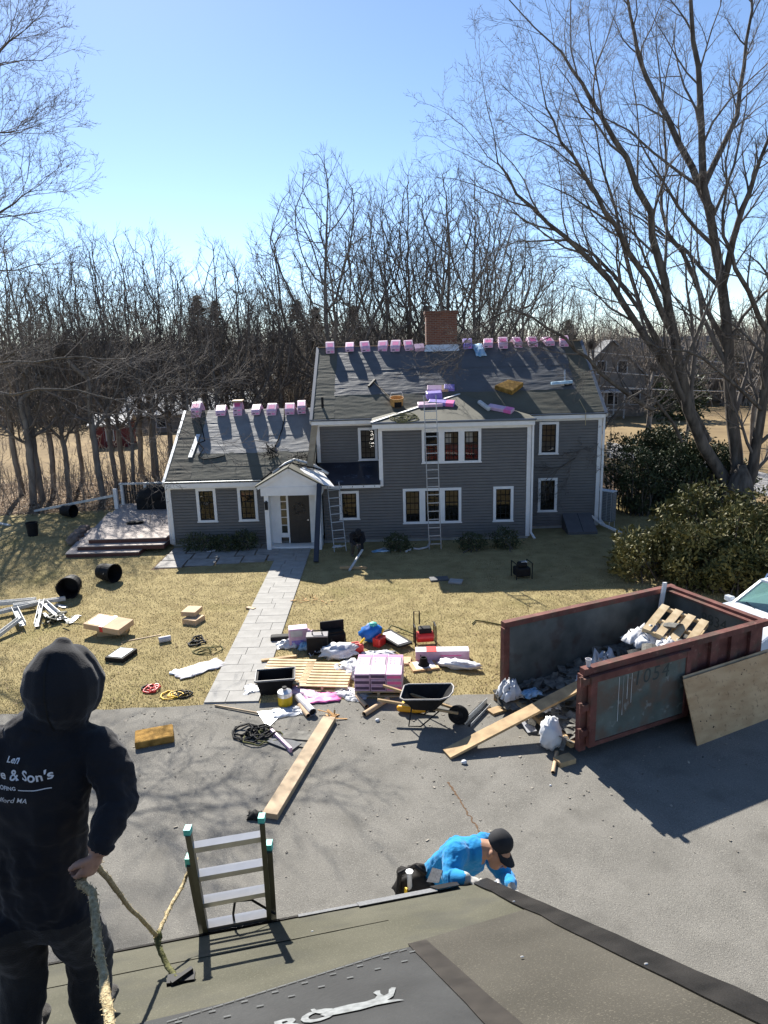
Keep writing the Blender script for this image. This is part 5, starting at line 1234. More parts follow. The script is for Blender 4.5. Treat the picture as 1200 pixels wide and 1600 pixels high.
# scrap gutters and trim on the lawn
def strip(name, a, b, w, h, mat, lab, za=.06, zb=.06, cat='gutter', lip=True):
    a = Vector(a)+Vector((0,0,za)); b = Vector(b)+Vector((0,0,zb)); t = thing(name, lab, cat, (0,0,0)); t.location = a; d = b-a
    s = d.cross(Vector((0,0,1))).normalized()
    MB().beam((0,0,0), d, w, .008).build('back', mat, t)
    if lip:
        for k in (-1,1): MB().beam(s*(k*w/2)+Vector((0,0,h/2)), d+s*(k*w/2)+Vector((0,0,h/2)), .012, h).build('flange', mat, t)
    return t
strip('gutter_piece', (-12.013, 19.964, 0.000), (-10.660, 20.237, 0.000), .16,.12, M_whitedirty, 'straight white gutter piece at the back of the scrap heap', .1,.1)
strip('gutter_piece', (-11.551, 19.114, 0.000), (-10.387, 19.946, 0.000), .14,.10, M_whitedirty, 'white gutter crossing the middle of the scrap heap', .08,.14)
strip('gutter_piece', (-11.035, 19.629, 0.000), (-9.806, 20.336, -0.000), .13,.10, M_whitedirty, 'longest white gutter of the scrap heap on the lawn', .16,.10)
strip('gutter_piece', (-10.968, 19.572, -0.000), (-10.048, 18.207, -0.000), .16,.10, M_whitedirty, 'greenish gutter piece pointing at the camera from the heap', .12,.14)
strip('gutter_piece', (-10.478, 17.456, 0.000), (-10.221, 18.447, 0.000), .12,.10, M_whitedirty, 'gutter piece nearest the hooded worker on the lawn', .04,.22)
strip('gutter_piece', (-10.256, 19.830, 0.000), (-9.731, 18.321, 0.000), .12,.10, M_whitedirty, 'short white gutter standing out of the scrap heap', .24,.06)
strip('gutter_piece', (-9.419, 19.105, 0.000), (-8.863, 18.583, 0.000), .14,.06, M_whitedirty, 'flat white trim end at the right of the scrap heap', .05,.04, lip=False)
strip('gutter_piece', (-8.945, 18.731, 0.000), (-8.946, 19.169, 0.000), .16,.06, M_alusheet, 'bluish metal offcut at the right tip of the scrap heap', .03,.03, lip=False)
strip('gutter_piece', (-10.141, 19.665, 0.000), (-9.245, 18.753, 0.000), .2,.10, M_whitedirty, 'grey bent flashing in the middle of the scrap heap', .22,.08)
shag('twisted_flashing', 40, .22, .22, 9, M_olive, XF((-9.508, 18.772, -0.000)), 'dark twisted flashing scraps in the lawn heap', 'metal scrap', .05)
o = MB().cbox((0,0,.02),(.12,.5,.04)).build('grey_scrap', M_alusheet); o.matrix_world = XF((-9.819, 20.010, 0.000), 1.0); tag(o, 'short grey offcut behind the scrap heap', 'metal scrap')
# boxes on the left lawn
def carton(name, lab, M, s, mat, tape=None, panel=None, cat='box'):
    t = thing(name, lab, cat, M=M); MB().cbox((0,0,s[2]/2), s).build('carton', mat, t, bevel=.006)
    if tape: MB().cbox((s[0]*.0,0,s[2]/2+.004),(s[0]*.09,s[1]*1.012,s[2]*1.04)).build('red_tape', tape, t)
    if panel: MB().cbox((-s[0]*.24,s[1]*.0,s[2]+.002),(s[0]*.34,s[1]*.72,.006)).build('printed_panel', panel, t)
    return t
carton('window_carton', 'long tilted cardboard carton with red tape and picture panel', XF(Vector((-7.510, 17.808, 0.000))+Vector((0,0,.20)), R(-20), R(6), R(3)), (1.15,.62,.16), M_cardboard, M_redplastic, M_alusheet)
carton('window_carton', 'opened brown carton underneath the tilted carton', XF(Vector((-7.436, 17.891, 0.000)), R(10)), (.75,.5,.19), M_woodold)
carton('framed_window', 'new window in a black frame lying on the lawn', XF(Vector((-6.643, 16.260, 0.000)), R(75), 0, 0), (.62,.50,.12), M_leather, None, None, 'window')
w_ = bpy.data.objects[-1] if False else None
gp_ = MB().cbox((0,0,.125),(.50,.38,.012)).build('glass_face', mk('window_face_blue', (.13,.23,.29), .35, .25, 5, spec=.3, col2=(.22,.33,.38))); gp_.parent = [o for o in bpy.data.objects if o.name.startswith('framed_window')][0]
carton('small_carton', 'upper cream carton of the pair left of the walkway', XF(Vector((-5.508, 18.721, 0.000))+Vector((0,0,.17)), R(80)), (.50,.42,.13), M_cardboard, None, None)
carton('small_carton', 'lower cream carton of the pair left of the walkway', XF(Vector((-5.409, 18.476, 0.000)), R(70)), (.46,.44,.15), M_cardboard)
tag(MB().lathe([(.075,-.15),(.08,-.14),(.08,.14),(.075,.15)],14,Matrix.Translation((0,0,.08))@Matrix.Rotation(R(90),4,'Y')).build('paper_roll', M_paper), 'small white roll lying on the left lawn', 'roll').matrix_world = XF((-5.820, 17.142, -0.000), R(25))
tag(coil('harness', .24, 46, 12, M_black, .022, XF((-4.915, 16.879, 0.000)), .13), 'black safety harness lying left of the walkway', 'harness')
tag(coil('harness', .30, 30, 13, M_ropedark, .014, XF((-4.585, 16.466, 0.000)), .06, stretch=1.4), 'olive strap tangle beside the black harness', 'strap')
tag(coil('harness', .20, 40, 14, M_redplastic, .022, XF((-5.302, 14.529, 0.000)), .08), 'red and black strap heap at the lawn edge', 'strap')
tag(coil('harness', .18, 30, 19, M_black, .022, XF((-5.371, 14.472, 0.000)), .08), 'black strap curled beside the red straps', 'strap')
tag(coil('harness', .22, 40, 15, M_yellow, .018, XF((-4.786, 14.142, 0.000)), .06, stretch=1.2), 'yellow strap heap at the lawn edge', 'strap')
tag(coil('harness', .20, 40, 16, M_black, .020, XF((-4.574, 14.188, 0.000)), .08, stretch=1.3), 'black strap heap right of the yellow straps', 'strap')
tag(crumple('torn_wrapper', 1.15,.55,.05, 21., M_paper, 10,.12, M=XF((-4.492, 15.448, 0.000), R(38)), flatness=.6), 'large pale torn wrapper between harness and walkway', 'wrapper')
tag(crumple('torn_wrapper', .42,.26,.04, 22., M_alusheet, 8,.15, M=XF((-4.931, 15.273, 0.000), R(-15)), flatness=.6), 'small grey torn wrapper left of the large one', 'wrapper')
o = MB().cbox((0,0,.03),(.30,.12,.05)).build('wood_offcut', M_wood); o.matrix_world = XF((-3.969, 19.354, 0.000), R(-35)); tag(o, 'small wood offcut at the left walkway edge', 'offcut')
o = MB().cbox((0,0,.01),(1.0,.03,.02)).build('wood_strip', M_wood); o.matrix_world = XF((-6.524, 17.398, 0.000), R(25)); tag(o, 'thin wood strip lying beside the tilted carton', 'offcut')

# ---------------------------------------------------------------- pallets and materials in the middle
def pallet(name, lab, M, w, d, n, upper=True, mat=M_pallet):
    t = thing(name, lab, 'pallet', M=M); sw = d/n*.66
    for k in (0,.5,1): MB().box(-w/2+k*(w-.05),-w/2+k*(w-.05)+.05,-d/2,d/2,.02,.11).build('stringer', mat, t)
    b = MB().box(-w/2-.01,w/2+.01,-sw/2,sw/2,.11,.132); me = None
    for i in range(n):
        y = -d/2+sw/2+(d-sw)*i/(n-1)
        if me is None: o = b.build('slat', mat, t); me = o.data
        else: o = bpy.data.objects.new('slat', me); COL.objects.link(o); o.parent = t
        o.location = (rng.uniform(-.012,.012), y, 0); o.rotation_euler = (0,0,rng.uniform(-.012,.012))
    for i in range(3):
        o = MB().box(-w/2,w/2,-.05,.05,0,.02).build('bottom_slat', mat, t); o.location = (0,(-d/2+.05)+(d-.1)*i/2,0)
    return t
pallet('pallet', 'left one of two empty pallets, behind the black tub', XF((-2.343, 14.984, -0.000), R(-6)), 1.12, 1.25, 9)
pallet('pallet', 'right one of two empty pallets, beside the pink stack', XF((-1.408, 14.766, -0.000), R(-6)), 1.10, 1.22, 9)
o = MB().cbox((0,0,.05),(.85,.09,.06)).build('timber_offcut', M_woodold); o.matrix_world = XF((-2.653, 15.823, -0.000), R(14)); tag(o, 'weathered timber behind the left pallet', 'offcut')
tub = thing('mixing_tub', 'black open plastic tub on the walkway end', 'tub', (-2.499, 14.306, 0.000), R(6))
m = MB(); a = [(-.40,-.27),(.40,-.27),(.40,.27),(-.40,.27)]
def ring(s, z): return [(x*s,y*s,z) for x,y in a]
m.add(ring(.82,0)+ring(1,.36)+ring(1.06,.36)+ring(1.06,.33)+ring(.95,.36)+ring(.79,.03), [(3,2,1,0)]+[(i,(i+1)%4,4+(i+1)%4,4+i) for i in range(4)]+[(8+i,4+i,4+(i+1)%4,8+(i+1)%4)[::-1] for i in range(4)]+[(12+i,8+i,8+(i+1)%4,12+(i+1)%4)[::-1] for i in range(4)]+[(16+i,16+(i+1)%4,4+(i+1)%4,4+i)[::-1] for i in range(4)]+[(20+i,20+(i+1)%4,16+(i+1)%4,16+i)[::-1] for i in range(4)]+[(20,21,22,23)])
m.build('body', M_black, tub); MB().tube([Vector(p) for p in ((-.43,-.29,.37),(.43,-.29,.37),(.43,.29,.37),(-.43,.29,.37),(-.43,-.29,.37))], .022, 6).build('rim', mk('grey_plastic', (.17,.17,.17), .5, .1, 8), tub)
can = thing('cement_can', 'yellow and silver metal can in front of the tub', 'can', (-2.215, 13.657, 0.000))
MB().lathe([(.15,0),(.155,.01),(.155,.20)],20).build('label_band', M_yellow, can); MB().lathe([(.156,.20),(.156,.29),(.15,.30),(.06,.335),(.045,.34),(.045,.37)],20).build('upper_can', M_alu, can); MB().lathe([(.05,.37),(.05,.40)],14).build('cap', M_black, can)
def ctube(lab, a, b, r, mat=M_cardboard, name='cardboard_tube'):
    a = Vector(a)+Vector((0,0,r)); b = Vector(b)+Vector((0,0,r)); t = thing(name, lab, 'tube', a)
    d = b-a; q = d.to_track_quat('Z','Y').to_matrix().to_4x4(); MB().lathe([(r,0),(r,d.length),(r*.82,d.length),(r*.82,0)],14,q,close=False).build('wall', mat, t)
    MB().lathe([(r*.8,.02),(.001,.021)],14,q,close=False).build('painted_core_shade', M_black, t); return t  # black disc paints the shade inside the hollow tube
ctube('white wrapped tube beside the yellow can', (-1.577, 13.115, 0.000), (-1.959, 13.810, 0.000), .085, M_paper)
ctube('brown cardboard tube left of the white wrapped one', (-1.663, 13.043, 0.000), (-1.897, 13.503, 0.000), .05)
ctube('cardboard tube below the pink stack, left', (-0.475, 13.371, 0.000), (-0.705, 13.853, 0.000), .045)
ctube('cardboard tube under the wheelbarrow handle', (-0.521, 13.033, 0.000), (-0.029, 13.646, 0.000), .055)
tag(crumple('pink_wrapper', .9,.34,.10, 31., M_pink, 10,.12, M=XF((-1.864, 14.092, 0.000), R(-35))), 'pink torn wrapper curling beside the tub', 'wrapper')
tag(crumple('pink_wrapper', .75,.45,.06, 32., M_hotpink, 10,.12, M=XF((-1.451, 13.838, 0.000), R(8)), flatness=.7), 'bright pink printed wrapper in front of the right pallet', 'wrapper')
tag(crumple('clear_film', .55,.5,.10, 33., M_film, 12,.2, M=XF((-2.945, 14.332, 0.000), R(10))), 'clear plastic film left of the black tub', 'plastic film')
tag(crumple('clear_film', .85,.36,.08, 34., M_film, 12,.2, M=XF((-2.048, 13.297, 0.000), R(15))), 'crumpled clear film in front of the yellow can', 'plastic film')
tag(crumple('clear_film', .9,1.0,.26, 35., M_film, 16,.22, M=XF((-0.774, 15.085, 0.000), R(60))), 'crumpled clear film at the left side of the pink stack', 'plastic film')
tag(crumple('clear_film', .75,.5,.09, 36., M_film, 14,.22, M=XF((-0.835, 14.004, 0.000), R(-35))), 'clear film trailing onto the driveway below the pink stack', 'plastic film')
tag(crumple('white_sheet', .85,.45,.13, 37., M_bagwhite, 14,.15, M=XF((-0.254, 15.887, 0.000), R(5))), 'white plastic sheet behind the pink stack', 'plastic sheet')
tag(blob('clear_bag', .42,.30,.17, 38., M_bagwhite, .45, M=XF((-1.193, 15.911, -0.000), .2), freq=3.), 'white crumpled plastic bag between toolbox and red can', 'bag')
# shovel with bent scraper
sv = thing('roofing_shovel', 'roofing shovel lying on the driveway before the tub', 'shovel', (0,0,0))
MB().tube([Vector((-3.711, 13.630, 0.000))+Vector((0,0,.03)),Vector((-2.717, 13.229, 0.000))+Vector((0,0,.04))], .02, 6).build('handle', M_wood, sv)
MB().add([Vector(p)+Vector((0,0,z)) for p,z in (((-2.757, 13.309, 0.000),.03),((-2.253, 13.335, 0.000),.05),((-2.218, 13.176, 0.000),.03),((-2.428, 12.735, 0.000),.015),((-2.488, 12.787, 0.000),.015))], [(0,4,3,2,1)]).build('blade', M_alusheet, sv)
tag(coil('cable_heap', .33, 90, 51, M_black, .02, XF((-2.859, 12.493, 0.000)), .16), 'heap of black cables on the driveway', 'cables')
tag(coil('cable_heap', .28, 50, 52, M_ropedark, .015, XF((-2.529, 12.406, 0.000)), .07, stretch=1.3), 'olive cord tangle right of the black cables', 'cord')
sp = thing('open_shingle_pack', 'open pack of grey shingles beside the long plank', 'shingles', XF((-1.915, 12.214, 0.000)).translation)
for i,(x,y,r_) in enumerate(((-.05,.05,.5),(.05,-.05,.35),(-.12,-.12,.6),(.14,.10,.2))):
    o = MB().cbox((0,0,.012+.012*i),(.62,.30,.010)).build('shingle', (M_grit,M_shingle)[i%2], sp); o.location = (x,y,0); o.rotation_euler = (0,0,-r_)
MB().beam((-.42,.28,.05),(.05,-.42,.05),.05,.10).build('torn_wrapper_edge', M_pink, sp)
def plank(lab, a, b, w, t, mat, za=0, zb=0, name='plank'):
    a = Vector(a)+Vector((0,0,t/2+.006+za)); b = Vector(b)+Vector((0,0,t/2+.006+zb)); o = MB().beam(Vector(), b-a, w, t).build(name, mat, bevel=.004); o.location = a; return tag(o, lab, 'plank')
plank('long pale plank lying on the driveway beside the ladder top', (-1.971, 9.891, 0.000), (-1.219, 12.893, 0.000), .26, .10, M_wood)
shag('leaf_pile', 12, .07, .05, 61, M_tan, XF((-1.176, 13.017, 0.000)), 'small brown scrap at the far end of the long plank', 'scrap', .03)
tag(crumple('dark_scrap', .25,.2,.1, 63., M_black, 7, .2, M=XF((-2.208, 9.948, 0.000))), 'dark scrap at the near end of the long plank', 'scrap')
# the pink stack of new shingles on a pallet
PS = XF((-0.192, 14.352, 0.000), R(-4))
pallet('pallet', 'pallet underneath the pink shingle stack', PS, 1.02, 1.02, 7)
for lay_ in range(3):
    for c in range(3):
        t = thing('shingle_bundle', 'pink bundle in the stack on the pallet: %s layer, %s column' % (('bottom','middle','top')[lay_], ('left','centre','right')[c]), 'shingle bundle', M=PS @ Matrix.Translation((-.345+c*.345+rng.uniform(-.006,.006),rng.uniform(-.015,.015),.134+lay_*.135)) , group='pink bundles stacked on the pallet')
        MB().box(-.168,.168,-.5,.5,0,.13).build('wrapper', M_pink, t, bevel=.008)
        if lay_ == 2:
            MB().box(-.16,.16,.36,.47,.1305,.1325).build('print_band', M_hotpink, t); MB().box(.12,.15,-.05,.34,.1305,.1325).build('print_bar', M_print, t)
            for r_ in range(4): MB().box(-.12,-.08,.02+r_*.08,.05+r_*.08,.1305,.132).box(-.03,.0,.02+r_*.08,.04+r_*.08,.1305,.132).build('print_mark', M_print, t, kind='stuff')
        MB().box(-.15,.15,-.503,-.499,.035,.10).build('print_bar', (M_print if c != 2 else M_hotpink), t)
# cluster of bags and boxes on the lawn
pk = thing('shingle_bundle', 'upright pink and white bundle on the lawn by the walkway', 'shingle bundle', (-2.269, 16.703, 0.000), R(10))
MB().box(-.24,.24,-.16,.16,0,.50).build('wrapper', M_pink, pk, bevel=.02); MB().box(-.20,.10,-.165,-.161,.30,.46).build('label_panel', M_paper, pk); MB().box(-.18,.12,-.166,-.161,.08,.20).build('print_band', M_purple, pk)
tag(crumple('pink_wrapper', .5,.5,.34, 71., M_pink, 10, .2, M=XF((-2.196, 17.103, -0.000))), 'pink plastic crumpled behind the upright bundle', 'wrapper')
tag(crumple('white_bag', .55,.35,.2, 72., M_bagwhite, 10, .2, M=XF((-2.539, 16.642, 0.000))), 'white plastic at the left foot of the upright bundle', 'plastic scrap')
tag(crumple('blue_bag', .35,.25,.22, 73., M_bluesky, 10, .2, M=XF((-2.063, 16.455, 0.000))), 'pale blue plastic at the right foot of the upright bundle', 'plastic scrap')
o = MB().box(-.28,.28,-.12,.12,0,.14).build('dark_case', M_black, bevel=.04); o.matrix_world = XF((-2.759, 17.059, 0.000), .1); tag(o, 'low black case at the walkway edge', 'case')
tb1 = thing('tool_case', 'black tool case with handle standing beside the pink bundle', 'tool case', (-1.735, 16.205, 0.000), R(2))
MB().box(-.26,.26,-.15,.15,0,.46).build('body', M_black, tb1, bevel=.03); MB().box(-.27,.27,-.16,.16,.46,.50).build('lid', mk('grey_lid', (.13,.12,.13), .4, .1, 5), tb1, bevel=.01); MB().tube([(-.12,0,.5),(-.12,0,.59),(.12,0,.59),(.12,0,.5)], .018, 6).build('handle', M_black, tb1)
tb2 = thing('tool_case', 'open black toolbox right of the case with handle', 'tool case', (-1.394, 16.844, 0.000), R(14))
MB().box(-.30,.30,-.2,.2,0,.28).build('body', M_black, tb2, bevel=.03); MB().box(-.31,.31,.1,.16,.26,.54).build('raised_lid', M_black, tb2, bevel=.02); MB().box(-.24,.24,-.14,.06,.28,.33).build('tray', M_leather, tb2)
shag('hand_tools', 40, .16, .14, 81, M_alusheet, XF((-1.551, 16.081, 0.000)), 'scattered tools at the foot of the black cases', 'tools', .018)
shag('hand_tools', 60, .20, .16, 82, M_black, XF((-1.318, 16.406, 0.000)), 'black tools spilled in front of the open toolbox', 'tools', .02)
def gas_can(lab, loc, rz):
    t = thing('gas_can', lab, 'gas can', loc, rz, group='red gas cans'); MB().prism([(-.17,-.11),(.17,-.11),(.17,.11),(-.17,.11)],0,.24).build('body', M_redplastic, t, bevel=.03)
    MB().beam((-.12,0,.28),(.06,0,.28),.03,.03).build('handle', M_redplastic, t); MB().beam((-.12,0,.23),(-.12,0,.28),.03,.03).build('handle_post', M_redplastic, t); MB().beam((.1,0,.23),(.22,0,.36),.04,.04).build('spout', M_yellow, t); return t
gas_can('red gas can with yellow spout left of the blue bag', (-0.778, 16.143, 0.000), R(15)); gas_can('red gas can at the right foot of the blue bag', (-0.207, 16.565, 0.000), R(60))
tag(blob('blue_bag', .30,.22,.24, 91., M_blue, .35, M=XF((-0.404, 16.777, 0.000)), nu=14, nv=9), 'bright blue bag on the heap behind the pink stack', 'bag')
tag(blob('green_cap_bag', .10,.10,.06, 92., M_teal, .3, M=XF(Vector((-0.354, 16.774, 0.000))+Vector((0,0,.42)))), 'small teal item on top of the blue bag', 'bag')
sf = thing('folded_saw_stand', 'black framed folding stand with white top behind the pink stack', 'stand', XF((0.170, 16.699, 0.000)).translation, R(-58))
MB().box(-.42,.42,-.16,.16,.10,.14).build('top', M_paper, sf)
for k in (-1,1): MB().beam((-.5,k*.19,.12),(.5,k*.19,.12),.06,.05).build('side_bar', M_black, sf)
MB().beam((-.4,-.2,.02),(.4,-.2,.10),.04,.04).build('leg', M_black, sf); MB().beam((-.5,-.2,.12),(-.5,.2,.12),.06,.05).build('end_bar', M_black, sf); MB().beam((.5,-.2,.12),(.5,.2,.12),.06,.05).build('end_bar', M_black, sf)
tag(MB().tube([Vector((-0.038, 17.290, -0.000))+Vector((0,0,.05)),Vector((0.119, 17.538, -0.000))+Vector((0,0,.12)),Vector((0.287, 17.439, -0.000))+Vector((0,0,.10)),Vector((0.743, 17.026, 0.000))+Vector((0,0,.05))], .018, 6).build('air_hose', M_ropedark), 'olive hose arching behind the folding stand', 'hose')
o = carton('cardboard_flat', 'flat brown cardboard behind the pink stack', XF((0.269, 15.567, 0.000), R(-6)), (.55,.38,.05), M_cardboard)
lb = carton('long_carton', 'long white and pink carton lying on the lawn', XF((1.305, 15.643, 0.000), R(-2)), (1.28,.30,.26), M_pink, None, None)
MB().cbox((.0,0,.262),(1.26,.28,.006)).build('white_top', M_paper, lb); MB().cbox((-.26,0,.266),(.24,.31,.008)).build('red_tape', M_redplastic, lb); MB().cbox((-.52,-.152,.14),(.03,.004,.10)).build('print_mark', M_print, lb); MB().cbox((.2,-.152,.16),(.5,.004,.03)).build('print_line', M_hotpink, lb)
cp = thing('air_compressor', 'red and black air compressor behind the long carton', 'compressor', (0.947, 16.567, 0.000), R(5))
MB().lathe([(.05,-.24),(.14,-.20),(.14,.20),(.05,.24)],16,Matrix.Translation((0,0,.2))@Matrix.Rotation(R(90),4,'Y')).build('tank', M_redplastic, cp); MB().box(-.16,.16,-.12,.12,.32,.46).build('motor', M_black, cp, bevel=.03)
for k in (-1,1): MB().tube([(k*.26,-.15,0),(k*.26,-.15,.52),(k*.26,.15,.52),(k*.26,.15,0)], .02, 6).build('frame', M_black, cp)
MB().tube([(-.26,.1,.5),(-.26,.1,.85),(-.12,.1,.85),(-.12,.1,.5)], .018, 6).build('handle', M_black, cp)
bt = thing('vent_boot', 'grey pipe boot flashing on a plywood square', 'flashing', (0.834, 15.255, 0.000), R(12))
MB().box(-.32,.32,-.24,.24,.0,.05).build('plywood_base', M_ply, bt); MB().box(-.22,.25,-.18,.2,.05,.055).build('metal_plate', M_alusheet, bt); MB().lathe([(.14,.055),(.10,.12),(.08,.24),(.06,.24),(.06,.06)],16,close=False).build('boot_cone', M_rubber, bt)
tag(blob('white_bag', .48,.17,.10, 94., M_bagwhite, .5, M=XF((1.650, 15.137, 0.000), R(-18)), freq=3.), 'white plastic bag lying right of the pipe boot', 'bag')
tag(MB().tube([Vector(p)+Vector((0,0,.03)) for p in ((2.300, 17.737, 0.000),(2.415, 17.956, 0.000),(2.565, 17.900, 0.000),(3.070, 17.593, 0.000))], .02, 5).build('air_hose', M_ropedark), 'olive hose end on the lawn by the dumpster', 'hose')
shag('fallen_scraps', 9, .22, .015, 95, M_tan, XF((-2.434, 20.091, 0.000)), 'few rust-coloured scraps on the lawn beside the walkway', 'scraps', .02)
shag('fallen_scraps', 7, .22, .015, 96, M_tan, XF((-1.872, 19.827, 0.000)), 'second patch of rust-coloured scraps on the lawn', 'scraps', .02)
# wheelbarrow
wb = thing('wheelbarrow', 'black wheelbarrow with wooden handles on the driveway', 'wheelbarrow', (0.758, 12.763, 0.000), R(-11))
def tray(m, pts_top, pts_bot, inn=.02):
    n = len(pts_top); o = [Vector(p) for p in pts_top]; b = [Vector(p) for p in pts_bot]; co = sum(o,Vector())/n; cb = sum(b,Vector())/n
    oi = [p.lerp(co,.03) for p in o]; bi = [p.lerp(cb,.03)+Vector((0,0,.015)) for p in b]
    m.add(o+b+oi+bi, [((i+1)%n,i,n+i,n+(i+1)%n) for i in range(n)] + [(i,(i+1)%n,2*n+(i+1)%n,2*n+i) for i in range(n)] + [(2*n+i,2*n+(i+1)%n,3*n+(i+1)%n,3*n+i) for i in range(n)] + [tuple(range(2*n-1,n-1,-1))[::1], tuple(3*n+i for i in range(n))])
m = MB(); top = [(-.50,-.26,.62),(-.42,-.33,.62),(.30,-.33,.68),(.46,-.28,.72),(.52,-.12,.74),(.52,.12,.74),(.46,.28,.72),(.30,.33,.68),(-.42,.33,.62),(-.50,.26,.62)]
bot = [(-.30,-.15,.36),(-.25,-.20,.36),(.10,-.20,.36),(.18,-.17,.37),(.22,-.08,.38),(.22,.08,.38),(.18,.17,.37),(.10,.20,.36),(-.25,.20,.36),(-.30,.15,.36)]
tray(m, top, bot); m.build('tray', M_black, wb); MB().tube([Vector(p)+Vector((0,0,.01)) for p in top+top[:1]], .016, 6).build('tray_rim', mk('worn_rim', (.33,.31,.29), .6, .2, 8), wb)
for k in (-1,1):
    MB().beam((-.95,k*.30,.58),(.62,k*.07,.28),.045,.045).build('handle', M_woodold, wb); MB().tube([(-.28,k*.24,.42),(-.34,k*.27,.03),(-.10,k*.24,.03),(.25,k*.14,.33)], .016, 6).build('leg', M_blackmetal, wb)
whl = MB().lathe([(.10,-.03),(.12,-.045),(.19,-.05),(.205,-.02),(.205,.02),(.19,.05),(.12,.045),(.10,.03)],24,Matrix.Translation((.62,0,.21))@Matrix.Rotation(R(90),4,'X')).build('wheel', M_rubber, wb); MB().lathe([(.02,-.06),(.11,-.03),(.11,.03),(.02,.06)],20,Matrix.Translation((.62,0,.21))@Matrix.Rotation(R(90),4,'X')).build('hub', M_blackmetal, whl)
MB().beam((-.22,-.13,.5),(.02,-.13,.5),.22,.003).build('lettering_patch', M_black, wb)
og = thing('leaf_blower', 'orange tool lying under the wheelbarrow', 'power tool', (0.453, 13.135, 0.000), R(-12)); MB().lathe([(.04,-.3),(.07,-.26),(.08,.1),(.05,.3)],12,Matrix.Translation((0,0,.09))@Matrix.Rotation(R(90),4,'Y')).build('body', M_orange, og, smooth=True); MB().box(-.2,.0,-.05,.05,.14,.24).build('grip', M_yellow, og, bevel=.02); MB().lathe([(.05,.3),(.035,.5)],10,Matrix.Translation((0,0,.09))@Matrix.Rotation(R(90),4,'Y')).build('nozzle', M_black, og)
def angle(lab, a, b, w=.10):
    a = Vector(a)+Vector((0,0,.01)); b = Vector(b)+Vector((0,0,.01)); s = (b-a).cross(Vector((0,0,1))).normalized(); t = thing('metal_angle', lab, 'metal angle', a, group='metal angles by the dumpster')
    MB().beam(Vector(),b-a,w,.006).build('flange', M_rubber, t); MB().beam(s*w/2+Vector((0,0,w/2)),b-a+s*w/2+Vector((0,0,w/2)),.006,w).build('web', M_alusheet, t)
angle('dark metal angle on the driveway left of the ramp plank', (1.438, 12.629, -0.000), (2.007, 13.477, 0.000), .12); angle('thin metal angle right of the dark one', (1.565, 12.526, 0.000), (2.076, 13.310, 0.000), .07)
for i,(t,s,lab) in enumerate((((1.318, 11.288, 0.000),.08,'small white paper ball on the driveway below the plank'),((-0.246, 12.842, 0.000),.07,'small white paper scrap near the wheelbarrow'),((2.706, 10.561, 0.000),.03,'tiny white scrap near the dumpster blocks'))): tag(blob('paper_ball', s*.65,s*.55,s*.4, 5.+i, M_bagwhite, .4, M=XF(t), nu=10, nv=7), lab, 'paper')
rgd = random.Random(7)
for i in range(26):
    pass

# ---------------------------------------------------------------- dumpster
near = Vector((3.427, 11.389, -0.000)); ux = Vector((.909,.417,0)).normalized(); uy = Vector((-ux.y,ux.x,0)); DM = Matrix.Translation(near) @ Matrix.Rotation(math.atan2(ux.y,ux.x),4,'Z')
dp = thing('dumpster', 'rusty red and green open-top roll-off dumpster full of roofing debris', 'dumpster', M=DM)
W, L, Hh, F0 = 2.44, 4.65, 1.76, .20
MB().box(0,L,.0,.05,F0,Hh-.1).build('side_panel', M_rust, dp); MB().box(0,L,W-.05,W,F0,Hh-.1).build('side_panel', M_rust, dp); MB().box(L-.05,L,.05,W-.05,F0,Hh-.1).build('end_panel', M_rust, dp); MB().box(0,L,.02,W-.02,F0-.02,F0+.04).build('floor', M_rust, dp)
MB().box(.02,L-.06,.051,.056,F0+.04,Hh-.11).build('inner_liner', M_inside, dp); MB().box(.02,L-.06,W-.056,W-.051,F0+.04,Hh-.11).build('inner_liner', M_inside, dp); MB().box(L-.056,L-.051,.056,W-.056,F0+.04,Hh-.11).build('inner_liner', M_inside, dp)
for y in (.0,W): MB().box(-.02,L+.10,y-.08,y+.06,Hh-.12,Hh).build('top_rail', M_rust, dp)
MB().box(L-.08,L+.06,.06,W-.08,Hh-.121,Hh-.002).build('top_rail', M_rust, dp); MB().box(L-.2,L-.09,.06,W-.08,Hh-.10,Hh-.06).build('inner_rail', M_rust, dp)
for y in (.02,W-.03): MB().box(-.05,.09,y-.07,y+.06,F0-.05,Hh-.121).build('gate_post', M_rust, dp)
for i in range(4): MB().box(2.55+i*.55,2.75+i*.55,-.075,0,F0,Hh-.125).build('rib', M_rust, dp)
for y in (.35,W-.45): MB().box(.1,L,y,y+.12,.04,F0-.02).build('skid_rail', M_rust, dp)
MB().box(-.12,.02,.1,W-.1,F0-.04,F0+.05).build('sill', M_woodold, dp)
for x in (.3,L-.4):
    for y in (.28,W-.33): MB().lathe([(.10,-.06),(.11,-.05),(.11,.05),(.10,.06)],14,Matrix.Translation((x,y,.11))@Matrix.Rotation(R(90),4,'X')).build('wheel', M_rubber, dp)
gt_ = thing('gate_stub','x','x') if False else None
gate = MB().box(.10,2.42,-.14,-.09,.32,Hh-.14).build('gate', M_green, dp)
fr = MB(); fr.box(.06,.20,-.17,-.085,.26,Hh-.125); fr.box(2.36,2.47,-.17,-.085,.26,Hh-.125); fr.box(.2,2.36,-.165,-.086,Hh-.25,Hh-.126); fr.box(.2,2.36,-.165,-.086,.26,.34); fr.build('gate_frame', M_rust, gate)
for z in (.55,1.05,1.55): MB().box(-.10,.06,-.14,-.02,z-.06,z+.06).lathe([(.025,-.1),(.025,.1)],8,Matrix.Translation((-.10,-.10,z))).build('hinge', M_rust, gate)
